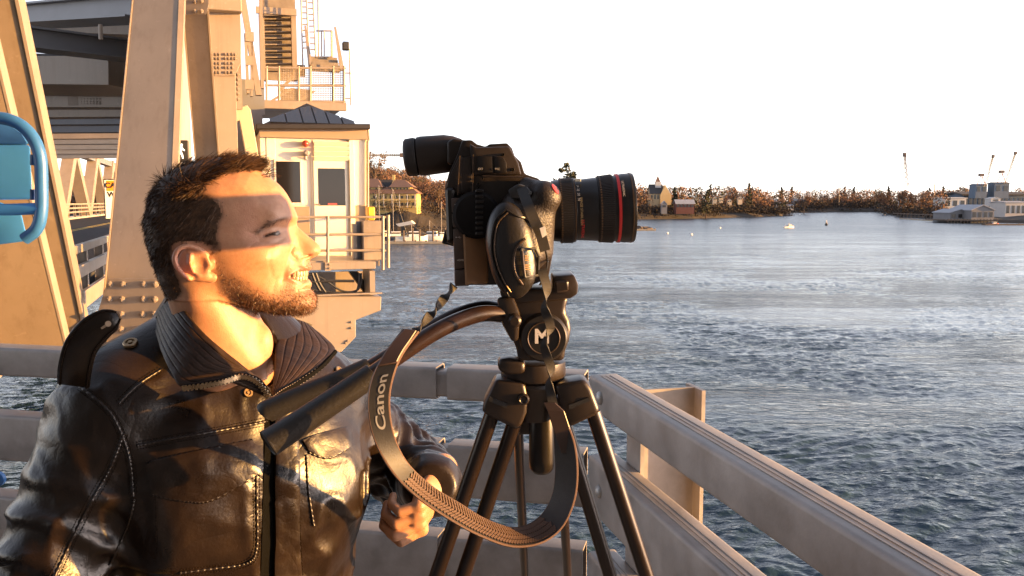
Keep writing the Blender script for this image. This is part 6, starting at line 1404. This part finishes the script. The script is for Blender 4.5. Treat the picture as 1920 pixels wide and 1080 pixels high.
for k_ in range(560):
    x = g3_.uniform(1150, 1780) if k_ % 4 else g3_.uniform(700, 1150); d0, hh_ = shore(x); d_ = d0 * (1 + g3_.uniform(.003, .09)); h_ = g3_.uniform(2.2, 5.0) * (d_ / 500); zg = ground_z(x, d_)
    L_.add(*clump(((x - 960) / FPX * d_, d_, zg + h_ * .4), (h_ * 1.3, h_ * .8, h_ * .6), 60, g3_, h_ * .16, 1.0))
prop(L_.build('shore_scrub', mat('scrub_twigs', (0.040, 0.029, 0.021), 0.95, var=.4, vscale=.1)), 'low dark scrub along the edge of the far shore', 'scrub', kind='stuff')
def tree(name, x, ytop, d, wpx, kind, label, group=None):
    zg = ground_z(x, d); zt_ = CZ + (378 - ytop) / FPX * d; h_ = zt_ - zg; X0 = (x - 960) / FPX * d; w_ = wpx / FPX * d / 2
    r_0 = root(name, (X0, d, zg), label, 'tree', group); k = MB(); k.tube([(X0, d, zg - .5), (X0 + .02 * h_, d, zg + h_ * .5), (X0, d, zg + h_ * .93)], [h_ * .022, h_ * .015, h_ * .004], 7)
    L_ = Leaf()
    if kind == 'pine':
        for j in range(9):
            t_ = j / 8; c = (X0 + g3_.normal() * w_ * .15, d, zg + h_ * (.30 + .66 * t_)); L_.add(*clump(c, (w_ * (1 - .8 * t_) * g3_.uniform(.7, 1.15), w_ * (1 - .75 * t_), h_ * .055), 46, g3_, h_ * .05, .35))
        k.build('trunk', bark, r_0); L_.build('crown', pine_m, r_0)
    else:
        for j in range(16):
            a = g3_.uniform(0, 6.28); e_ = Vector((X0 + math.cos(a) * w_ * g3_.uniform(.5, .95), d + math.sin(a) * w_ * .7, zg + h_ * g3_.uniform(.55, .98))); b0 = Vector((X0, d, zg + h_ * g3_.uniform(.2, .55)))
            k.tube([b0, b0.lerp(e_, .5) + Vector((0, 0, h_ * .06)), e_], [h_ * .010, h_ * .006, h_ * .002], 5)
            for q in range(5):
                s0 = b0.lerp(e_, g3_.uniform(.4, 1)); k.tube([s0, s0 + Vector(g3_.normal(size=3) * h_ * .10) + Vector((0, 0, h_ * .06))], [h_ * .004, h_ * .0012], 4)
            L_.add(*clump(e_, (w_ * .35, w_ * .35, h_ * .12), 40, g3_, h_ * .03, 2))
        k.build('trunk', bark, r_0); L_.build('crown', bare2 if kind == 'grey' else bare1, r_0)
tree('bare_tree', 703, 286, 285, 44, 'grey', "tall bare tree behind the yellow hotel's left end")
tree('bare_tree', 792, 338, 262, 36, 'russet', "bare russet tree just right of the yellow hotel")
tree('bare_tree', 822, 345, 262, 34, 'grey', "grey bare tree beside the camera's rear panel")
tree('pine_tree', 797, 340, 275, 10, 'pine', 'slim dark conifer in the bare trees right of the hotel')
tree('pine_tree', 1065, 308, 500, 74, 'pine', 'spreading pine rising above the zoom lens')
tree('pine_tree', 1263, 352, 500, 14, 'pine', 'dark pine just right of the church gable')
tree('pine_tree', 1322, 356, 498, 26, 'pine', 'broad dark pine right of the red shed')
tree('pine_tree', 1402, 344, 640, 12, 'pine', 'tall round headed pine on the middle skyline')
tree('pine_tree', 1403, 358, 545, 20, 'pine', 'broad dark pine below the middle skyline')
for i, (x, yt) in enumerate(((1330, 345), (1375, 350), (1462, 351), (1481, 349), (1580, 349), (1597, 350), (1662, 349), (1737, 352), (1763, 349))):
    tree('pine_tree', x, yt + 1, 1000, 12, 'pine', nth(i) + ' of the small dark pines on the far skyline', 'skyline pines on the far shore')
for i, (x, yt, wp) in enumerate(((1505, 362, 26), (1655, 360, 24), (1690, 358, 22), (1708, 366, 16), (1728, 362, 20))): tree('bare_tree', x, yt, 690 if x < 1660 else 560, wp, 'russet', nth(i) + ' of the rounded russet trees on the far right shore', 'rounded trees on the far right shore')
# ------------------------------------------------------------------ buildings
def wallm(n, c): return mat(n, c, 0.8, var=0.06, vscale=0.4)
w_yel, w_wht, w_gry, w_red, w_blu = wallm('wall_yellow', (0.46, 0.33, 0.13)), wallm('wall_white', (0.48, 0.46, 0.44)), wallm('wall_grey', (0.17, 0.165, 0.17)), wallm('wall_red', (0.12, 0.045, 0.036)), wallm('wall_bluegrey', (0.085, 0.12, 0.17))
r_brn, r_gry, r_drk = wallm('roof_brown', (0.15, 0.085, 0.06)), wallm('roof_grey', (0.30, 0.31, 0.34)), wallm('roof_dark', (0.045, 0.042, 0.045))
win_m = mat('far_window', (0.02, 0.018, 0.018), 0.15)
def house(name, x0, x1, yb, ye, yr, d, label, cat='house', wm=w_wht, rm=r_gry, gable='front', dep=None, wins=3, rows=1, rot=0.0, group=None, base_ext=3):
    """box house between pixel columns, base yb, eaves ye, ridge yr; gable faces front or side"""
    A = P(x0, yb, d); B = P(x1, ye, d); wd_ = B.x - A.x; hh_ = B.z - A.z; rz = P(x0, yr, d).z; dp = dep or wd_ * .9
    c = Vector(((A.x + B.x) / 2, d, A.z)); r_0 = root(name, c, label, cat, group); rt_ = Vector((math.cos(rot), math.sin(rot), 0)); bk = Vector((-math.sin(rot), math.cos(rot), 0))
    def q(a, b, z): return c + rt_ * a + bk * b + Vector((0, 0, z - A.z))
    hw = wd_ / 2; k = MB()
    if gable == 'front': k.prism([q(-hw, 0, A.z - base_ext), q(hw, 0, A.z - base_ext), q(hw, 0, B.z), q(0, 0, rz), q(-hw, 0, B.z)], bk * dp)
    else: k.prism([q(-hw, 0, A.z - base_ext), q(-hw, dp, A.z - base_ext), q(-hw, dp, B.z), q(-hw, dp / 2, rz), q(-hw, 0, B.z)], rt_ * wd_)
    k.build('wall', wm, r_0); ov = wd_ * .05; k = MB(); th = wd_ * .02 + .12
    if gable == 'front':
        for s_ in (-1, 1): k.prism([q(0, -ov, rz + .02), q(s_ * (hw + ov), -ov, B.z - ov * (rz - B.z) / hw + .02), q(s_ * (hw + ov), -ov, B.z - ov * (rz - B.z) / hw + th), q(0, -ov, rz + th)], bk * (dp + 2 * ov))
    else:
        for b0, b1 in ((-ov, dp / 2), (dp + ov, dp / 2)):
            ze = B.z - ov * (rz - B.z) / (dp / 2); k.prism([q(-hw - ov, b0, ze + .02), q(-hw - ov, b1, rz + .02), q(-hw - ov, b1, rz + th), q(-hw - ov, b0, ze + th)], rt_ * (wd_ + 2 * ov))
    k.build('roof', rm, r_0)
    for j in range(rows):
        for i in range(wins):
            a = -hw + wd_ * (i + .5) / wins; zc = A.z + hh_ * (j + .55) / rows; ww, wh = wd_ / wins * .28, hh_ / rows * .26
            k = MB(); k.obox(q(a, -.03, zc), (rt_, bk, Z_), (ww, .05, wh)); k.build('window', win_m, r_0)
    return r_0
# hotel by the marina
hd_ = 250; A = P(640, 395, hd_); ht = root('hotel', (P(710, 395, hd_).x, hd_, A.z), 'yellow two storey hotel with brown hipped roofs left of the camera', 'hotel')
k = MB(); k.box((P(640, 0, hd_).x, hd_, A.z - 1.5), (P(777, 0, hd_).x, hd_ + 12, P(0, 362, hd_).z)); k.build('wall', w_yel, ht)
k = MB(); zz = P(0, 363, hd_).z; z2 = P(0, 353, hd_).z; x0_, x1_ = P(636, 0, hd_).x, P(782, 0, hd_).x; k.add([(x0_, hd_ - 1, zz), (x1_, hd_ - 1, zz), (x1_, hd_ + 13, zz), (x0_, hd_ + 13, zz), (x0_ + 2, hd_ + 1.2, z2), (x1_ - 2, hd_ + 1.2, z2), (x1_ - 2, hd_ + 11, z2), (x0_ + 2, hd_ + 11, z2)], [(3, 2, 1, 0), (4, 5, 6, 7), (0, 1, 5, 4), (1, 2, 6, 5), (2, 3, 7, 6), (3, 0, 4, 7)]); k.build('skirt_roof', r_brn, ht)
for xa, xb, ya, yb_, nm in ((640, 708, 350, 357, 'dormer'), (728, 764, 350, 358, 'dormer')):
    k = MB(); k.box((P(xa, 0, hd_).x, hd_ + .8, P(0, yb_, hd_).z), (P(xb, 0, hd_).x, hd_ + 9, P(0, ya, hd_).z)); dm = k.build(nm, w_yel, ht)
    for i in range(5):
        xx = xa + (xb - xa) * (i + .7) / 5.4; k = MB(); k.obox((P(xx, 0, hd_).x, hd_ + .75, P(0, 354, hd_).z), (X_, Y_, Z_), (.22, .06, .33)); k.build('window', win_m, dm)
for xa, xb, xp, ya, yp in ((636, 712, 690, 351, 334), (724, 772, 742, 351, 336)):
    k = MB(); za_, zp_ = P(0, ya, hd_).z, P(0, yp, hd_).z; xA, xB, xP = P(xa, 0, hd_).x, P(xb, 0, hd_).x, P(xp, 0, hd_).x
    k.add([(xA, hd_ - .2, za_), (xB, hd_ - .2, za_), (xB, hd_ + 11, za_), (xA, hd_ + 11, za_), (xP - 1.5, hd_ + 5, zp_), (xP + 1.2, hd_ + 5, zp_)], [(3, 2, 1, 0), (0, 1, 5, 4), (1, 2, 5), (2, 3, 4, 5), (3, 0, 4)]); k.build('roof', r_brn, ht)
k = MB(); k.prism([P(700, 350, hd_ + 6), P(730, 350, hd_ + 6), P(738, 337, hd_ + 7), P(712, 337, hd_ + 7)], Y_ * 2); k.build('slate_roof', r_drk, ht)
k = MB(); k.obox(P(738, 333, hd_ + 5), (X_, Y_, Z_), (.4, .4, .8)); k.build('chimney', w_yel, ht)
for row, (y0, y1) in enumerate(((366, 373), (379, 386))):
    for i in range(8):
        xx = 696 + i * 10.6; k = MB(); k.obox((P(xx, 0, hd_).x, hd_ - .05, P(0, (y0 + y1) / 2, hd_).z), (X_, Y_, Z_), (.36, .08, .45)); k.build('window', win_m, ht)
    k = MB(); k.box((P(640, 0, hd_).x, hd_ - 1.1, P(0, y1 + 3, hd_).z), (P(776, 0, hd_).x, hd_, P(0, y1 + 1.6, hd_).z)); k.build('balcony', w_yel, ht)
    for i in range(6): xx = 700 + i * 15; k = MB(); k.obox((P(xx, 0, hd_).x, hd_ - 1.0, P(0, (y0 + y1) / 2 + 1, hd_).z), (X_, Y_, Z_), (.10, .1, .95)); k.build('balcony_post', w_wht, ht)
jb_ = MB(); jb_.beam(P(560, 291, 190), P(752, 291, 190), .25, .25); 
for i in range(18): jb_.obox(P(692 + i * 3.4, 291, 190), (X_, Y_, Z_), (.10, .2, .34))
o = jb_.build('crane_jib', mat('jib_steel', (0.33, 0.24, 0.15), 0.6)); jb2 = MB(); jb2.obox(P(754, 291, 190), (X_, Y_, Z_), (.45, .4, .45)); jo = jb2.build('jib_head', wallm('jib_brown', (0.14, 0.09, 0.06)), o); thing(o, 'thin horizontal lattice jib in the sky left of the viewfinder', 'crane jib')
house('house', 830, 852, 388, 374, 366, 275, 'small red brick house with lit gable behind the camera body', wm=w_red, rm=r_brn, wins=2)
# church
cd = 505; ch = house('church', 1219, 1243, 378, 362, 346, cd, 'church with dark steep roof and pointed steeple above the bare trees', 'church', wallm('stone_tan', (0.42, 0.30, 0.17)), r_drk, 'side', 9, 4)
k = MB(); k.prism([P(1238, 388, cd - 1), P(1259, 384, cd - 1), P(1259, 367, cd - 1), P(1248, 347, cd - 1), P(1238, 366, cd - 1)], Y_ * 9); k.build('gable_front', wallm('stone_sunlit', (0.55, 0.40, 0.20)), ch)  # sunlit gold put into the gable's stone colour
k = MB(); k.box(P(1229, 352, cd + 2), P(1238, 341, cd + 5)); k.build('belfry', w_wht, ch)
k = MB(); a = P(1233.5, 329, cd + 3.5); b = [P(1228, 342, cd + 2), P(1239, 342, cd + 2), P(1239, 342, cd + 5), P(1228, 342, cd + 5)]; k.add(b + [a], [(0, 1, 4), (1, 2, 4), (2, 3, 4), (3, 0, 4), (3, 2, 1, 0)]); k.build('steeple', r_brn, ch)
house('shed', 1268, 1302, 391, 382, 375, 480, 'dark red waterfront shed with pale grey roof', 'shed', w_red, r_gry, 'side', 8, 5)
house('house', 1240, 1251, 391, 383, 377, 474, 'tiny grey gabled house left of the red shed', wm=w_gry, wins=1)
house('house', 1456, 1472, 393, 386, 380, 690, 'white gabled house on piles across the water', wm=w_wht, rm=r_gry, wins=2); house('shed', 1472, 1488, 392, 386, 384, 690, 'low white shed joined to the white gabled house', 'shed', w_wht, r_gry, 'side', 6, 3)
house('shed', 1440, 1462, 385, 378, 374, 800, 'long grey shed behind the white gabled house', 'shed', w_gry, r_gry, 'side', 10, 4); house('shed', 1490, 1514, 384, 377, 373, 820, 'blue grey roofed shed right of the white gabled house', 'shed', w_gry, w_blu, 'side', 10, 4)
for i, (x, y) in enumerate(((1285, 372), (1306, 374), (1341, 371), (1352, 368), (1368, 376), (1388, 371), (1417, 373), (1431, 369), (1497, 368), (1905, 372))):
    house('house', x - 4, x + 4, y + 4, y, y - 3.5, 560 if x < 1400 else 840, nth(i) + ' of the tiny sunlit houses among the far trees', wm=wallm('wall_cream', (0.6, 0.47, 0.33)), rm=r_brn, wins=2, group='sunlit houses among the far trees')
house('house', 1693, 1712, 386, 374, 369, 600, 'white house with grid of windows left of the harbour sheds', wm=w_wht, rm=r_gry, wins=4, rows=2, gable='side', dep=8)
house('warehouse', 1770, 1812, 392, 372, 371, 520, 'flat white warehouse behind the harbour sheds', 'warehouse', w_wht, w_wht, 'side', 14, 3)
house('harbour_shed', 1781, 1820, 412, 399, 393, 395, 'smaller grey gabled shed on the pier', 'shed', w_gry, r_gry, 'front', 16, 3)
house('harbour_shed', 1821, 1864, 413, 394, 385, 388, 'larger grey gabled shed on the pier', 'shed', w_gry, r_gry, 'front', 20, 4)
house('shipyard_hall', 1806, 1925, 392, 366, 362, 640, 'long dark blue grey shipyard hall on the right', 'hall', w_blu, r_drk, 'side', 25, 14)
house('shed', 1858, 1876, 378, 373, 370, 600, 'white gabled shed beneath the right crane', 'shed', w_wht, w_wht, 'front', 8, 1)
house('shed', 1884, 1925, 408, 380, 378, 430, 'pale grey shed at the right edge', 'shed', wallm('wall_pale', (0.4, 0.37, 0.35)), r_gry, 'side', 14, 4)
for i, (x0, x1, yt) in enumerate(((1829, 1851, 345), (1864, 1893, 342))):
    house('crane_house', x0, x1, 364, yt + 2, yt, 620, ('left' if not i else 'right') + ' blue machinery block on the shipyard hall roof', 'crane house', w_blu, w_blu, 'side', 9, 2)
lat = mat('crane_lattice', (0.30, 0.24, 0.14), 0.6); latd = mat('crane_dark', (0.10, 0.07, 0.06), 0.6)
def crane(name, bx, by, tx, ty, d, w0, label, m, cab=None):
    r_0 = root(name, P(bx, by, d), label, 'crane'); a = P(bx, by, d); b = P(tx, ty, d); k = MB(); s_ = Vector((1, 0, 0)) * w0; f_ = Vector((0, 1, 0)) * w0
    for q in (s_ + f_, s_ - f_, -s_ + f_, -s_ - f_): k.beam(a + q, b + q * .4, w0 * .28, w0 * .28)
    n_ = 14
    for i in range(n_):
        t0, t1 = i / n_, (i + 1) / n_; p0 = a.lerp(b, t0); p1 = a.lerp(b, t1); k.beam(p0 + s_ * (1 - .6 * t0) * (1 if i % 2 else -1) - f_, p1 - s_ * (1 - .6 * t1) * (1 if i % 2 else -1) - f_, w0 * .2, w0 * .2)
    k.build('boom', m, r_0)
    k = MB(); k.obox(b, (X_, Y_, Z_), (w0 * .9, w0 * .9, w0 * 1.2)); k.build('boom_head', latd, r_0)
    if cab:
        k = MB(); c0, c1 = P(cab[0], cab[1], d - 2), P(cab[2], cab[3], d - 2); k.tube([c0 - X_ * 3, c1], .25, 6); k.tube([c0 + X_ * 3, c1], .25, 6); k.tube([c0, c1 + X_ * .5], .2, 6); k.build('gantry_leg', wallm('crane_red', (0.3, 0.1, 0.06)), r_0); k = MB(); k.obox(c1, (X_, Y_, Z_), (1.5, 1.5, 1.0)); k.build('cab', latd, r_0)
    return r_0
crane('lattice_crane', 1700, 349, 1696, 290, 780, 1.4, 'thin upright lattice crane alone on the skyline', latd)
crane('harbour_crane', 1846, 350, 1862, 293, 620, 0.9, 'left shipyard crane with sunlit slanting boom', lat, (1840, 346, 1840, 328))
crane('harbour_crane', 1884, 344, 1904, 287, 620, 0.9, 'right shipyard crane with sunlit slanting boom', lat, (1878, 342, 1878, 322))
for x, yt, yb_, d in ((1752, 345, 386, 560), (1573, 349, 385, 780)):
    k = MB(); k.tube([P(x, yb_, d), P(x, yt, d)], .28, 6); o = k.build('mast', latd, loc=P(x, yb_, d)); thing(o, 'tall dark pole ' + ('left of the white warehouse' if x > 1700 else 'on the middle far shore'), 'pole')
# piers, floating docks
wood = mat('old_timber', (0.12, 0.09, 0.07), 0.9, var=.3, vscale=.6); plank = mat('dock_plank', (0.36, 0.29, 0.20), 0.8, var=.15, vscale=1)
def pier(name, x0, x1, y, d0, d1, zt_, label, dep=4, npile=9, m=wood):
    a = Vector(((x0 - 960) / FPX * d0, d0, zt_)); b = Vector(((x1 - 960) / FPX * d1, d1, zt_)); r_0 = root(name, (a.x, a.y, 0), label, 'pier'); k = MB(); k.prism([a, b, b + Y_ * dep, a + Y_ * dep], (0, 0, -.5)); k.build('deck', m, r_0)
    for i in range(npile): q = a.lerp(b, i / (npile - 1)); k = MB(); k.tube([(q.x, q.y + .4, -1), (q.x, q.y + .4, zt_ + .3)], .22, 7); k.build('pile', wood, r_0)
pier('pier', 1680, 1776, 0, 530, 455, 2.6, 'dark timber pier on piles left of the grey sheds', 6, 14); pier('pier', 1776, 1868, 0, 386, 382, 1.6, 'timber pier carrying the grey gabled sheds', 22, 16)
pier('floating_dock', 1688, 1780, 0, 480, 402, .5, 'long pale floating dock left of the grey sheds', 2.5, 5, plank); pier('floating_dock', 1846, 1930, 0, 352, 352, .5, 'low floating dock at the right edge', 3, 5, wood)
pier('floating_dock', 700, 838, 0, 196, 196, .55, 'long beige floating dock along the marina', 2.2, 8, plank); pier('floating_dock', 1184, 1228, 0, 288, 288, .45, 'beige floating dock beside the lens front', 2, 4, plank)
rk = mat('shore_rock', (0.085, 0.06, 0.045), 0.95, var=.35, vscale=.4, bump=.6, bscale=1.2)
def rocks(x0, x1, y, d, h_, n_, label):
    for i in range(n_):
        x = x0 + (x1 - x0) * (i + .5) / n_; c = P(x, y, d); s_ = (x1 - x0) / n_ / FPX * d * .9; bm = bmesh.new(); bmesh.ops.create_icosphere(bm, subdivisions=2, radius=1.0)
        for v_ in bm.verts: v_.co *= 1 + .28 * math.sin(v_.co.x * 5 + i) * math.cos(v_.co.y * 4 + i * 2)
        me = bpy.data.meshes.new('rock'); bm.to_mesh(me); bm.free(); o = link('rock', me, rk, loc=(c.x, c.y, 0)); o.scale = (s_, s_ * .9, h_ * (0.6 + .4 * math.sin(math.pi * (i + .5) / n_))); thing(o, nth(i) + ' of the ' + label, 'rock', label)
rocks(1150, 1218, 424, 300, 1.4, 5, 'brown shore rocks beside the lens front'); rocks(1470, 1485, 404, 590, .8, 2, 'low rocks at the tip of the near point')
# boats
hullw, hulld, hulln = wallm('hull_white', (0.72, 0.70, 0.66)), wallm('hull_dark', (0.02, 0.02, 0.022)), wallm('hull_navy', (0.03, 0.05, 0.10))
def boat(x, ywl, lpx, label, hm=hullw, cm=hullw, mast=0, cabin=True, ang=0.3, group=None, name='boat'):
    d = 9.7 * FPX / (ywl - 378); L_ = lpx / FPX * d; c = Vector(((x - 960) / FPX * d, d, 0)); r_0 = root(name, c, label, 'boat', group); f_ = Vector((math.cos(ang), math.sin(ang), 0)); s_ = Vector((-f_.y, f_.x, 0)); B_ = L_ * .17; H_ = L_ * .13
    secs = [(-.5, .75, .95), (-.2, 1, .9), (.15, .95, .95), (.38, .55, 1.15), (.5, .04, 1.35)]; k = MB(); vs_b = []
    for t_, w_, h_ in secs: 
        p = c + f_ * (t_ * L_); vs_b += [p - s_ * B_ * w_ + Z_ * H_ * h_, p - s_ * B_ * w_ * .7 - Z_ * .2, p + s_ * B_ * w_ * .7 - Z_ * .2, p + s_ * B_ * w_ + Z_ * H_ * h_]
    fs_b = [(4 * i + j, 4 * i + (j + 1) % 4, 4 * i + 4 + (j + 1) % 4, 4 * i + 4 + j) for i in range(4) for j in range(4)] + [(0, 1, 2, 3), (19, 18, 17, 16)]; k.add(vs_b, fs_b); k.build('hull', hm, r_0)
    if cabin:
        k = MB(); k.obox(c + f_ * L_ * .08 + Z_ * H_ * 1.6, (f_, s_, Z_), (L_ * .17, B_ * .6, H_ * .65)); cb_ = k.build('cabin', cm, r_0, bevel=L_ * .012); k = MB(); k.obox(c + f_ * L_ * .08 + Z_ * H_ * 1.85, (f_, s_, Z_), (L_ * .173, B_ * .62, H_ * .2)); k.build('window', win_m, cb_)
    if mast: k = MB(); k.tube([c + Z_ * H_, c + Z_ * (H_ + mast)], .06 * max(1, d / 200), 6); k.tube([c + Z_ * H_ * 1.8, c - f_ * L_ * .4 + Z_ * H_ * 1.8], .08, 6); k.tube([c + Z_ * (H_ + mast), c + f_ * L_ * .5 + Z_ * H_ * 1.3], .02 * max(1, d / 200), 4); k.build('mast', galv, r_0)
boat(1478, 427, 22, 'white motor boat moored alone in mid river', ang=.35, mast=1.2); boat(1548, 422, 17, 'dark hulled boat moored right of the white boat', hulld, wallm('cabin_tan', (0.4, 0.3, 0.2)), ang=1.2, mast=1.5)
boat(1487, 396.5, 9, 'teal boat close under the white gabled house', wallm('hull_teal', (0.1, 0.4, 0.36)), ang=.1); boat(1581, 396.5, 12, 'white boat lying off the middle far shore', ang=.2, mast=1); boat(1648, 400, 7, 'small dark boat near the pier head', hulld, ang=.2)
boat(1656, 405, 9, 'small blue boat at the head of the floating dock', hulln, ang=.4); boat(1861, 421.5, 20, 'red bottomed boat beside the right floating dock', wallm('hull_red', (0.4, 0.05, 0.04)), ang=.1)
boat(1212, 404.5, 14, 'white boat hauled close under the near point', ang=.4); boat(1228, 405, 12, 'second pale boat right of the one under the near point', ang=.2)
boat(738, 449, 52, 'navy hulled sailing boat behind the platform railing', hulln, ang=.2, mast=12); boat(772, 451, 60, 'white cabin boat with awning in the marina', ang=.1, mast=3); boat(806, 450, 56, 'white cabin cruiser nearest the camera body', ang=-.1, mast=4); boat(712, 447, 50, 'white sailing boat with tall mast by the platform corner', ang=.5, mast=13); boat(828, 447, 40, 'pale boat half hidden by the camera body', ang=.3, mast=9)
for i, (x, yt) in enumerate(((757, 432), (774, 428), (787, 430), (812, 432), (835, 428))):
    q = P(x, 454, 199); k = MB(); k.tube([(q.x, 199, -1), (q.x, 199, P(x, yt, 199).z)], .2, 8); o = k.build('mooring_pile', wood, loc=(q.x, 199, 0)); thing(o, nth(i) + ' of the upright timber piles in the marina', 'pile', 'marina mooring piles')
aw = MB(); aw.prism([P(742, 420, 203), P(770, 414, 203), P(776, 420, 203), P(748, 425, 203)], Y_ * 4); o = aw.build('awning', w_wht, loc=P(760, 440, 203)); thing(o, 'white sloping boat shed roof in the marina', 'awning')
for i, (x, y) in enumerate(((1251, 438), (1296, 440.5), (1349, 428), (1498, 402))):
    d = 9.7 * FPX / (y - 378); k = MB(); k.lathe(((x - 960) / FPX * d, d, -.2), Z_, [(0, .1), (.2, .35), (.45, .38), (.7, .2), (.75, .02)], 10); o = k.build('mooring_buoy', hullw, loc=((x - 960) / FPX * d, d, 0), smooth=True); thing(o, nth(i) + ' of the small white mooring buoys on the river', 'buoy', 'mooring buoys')
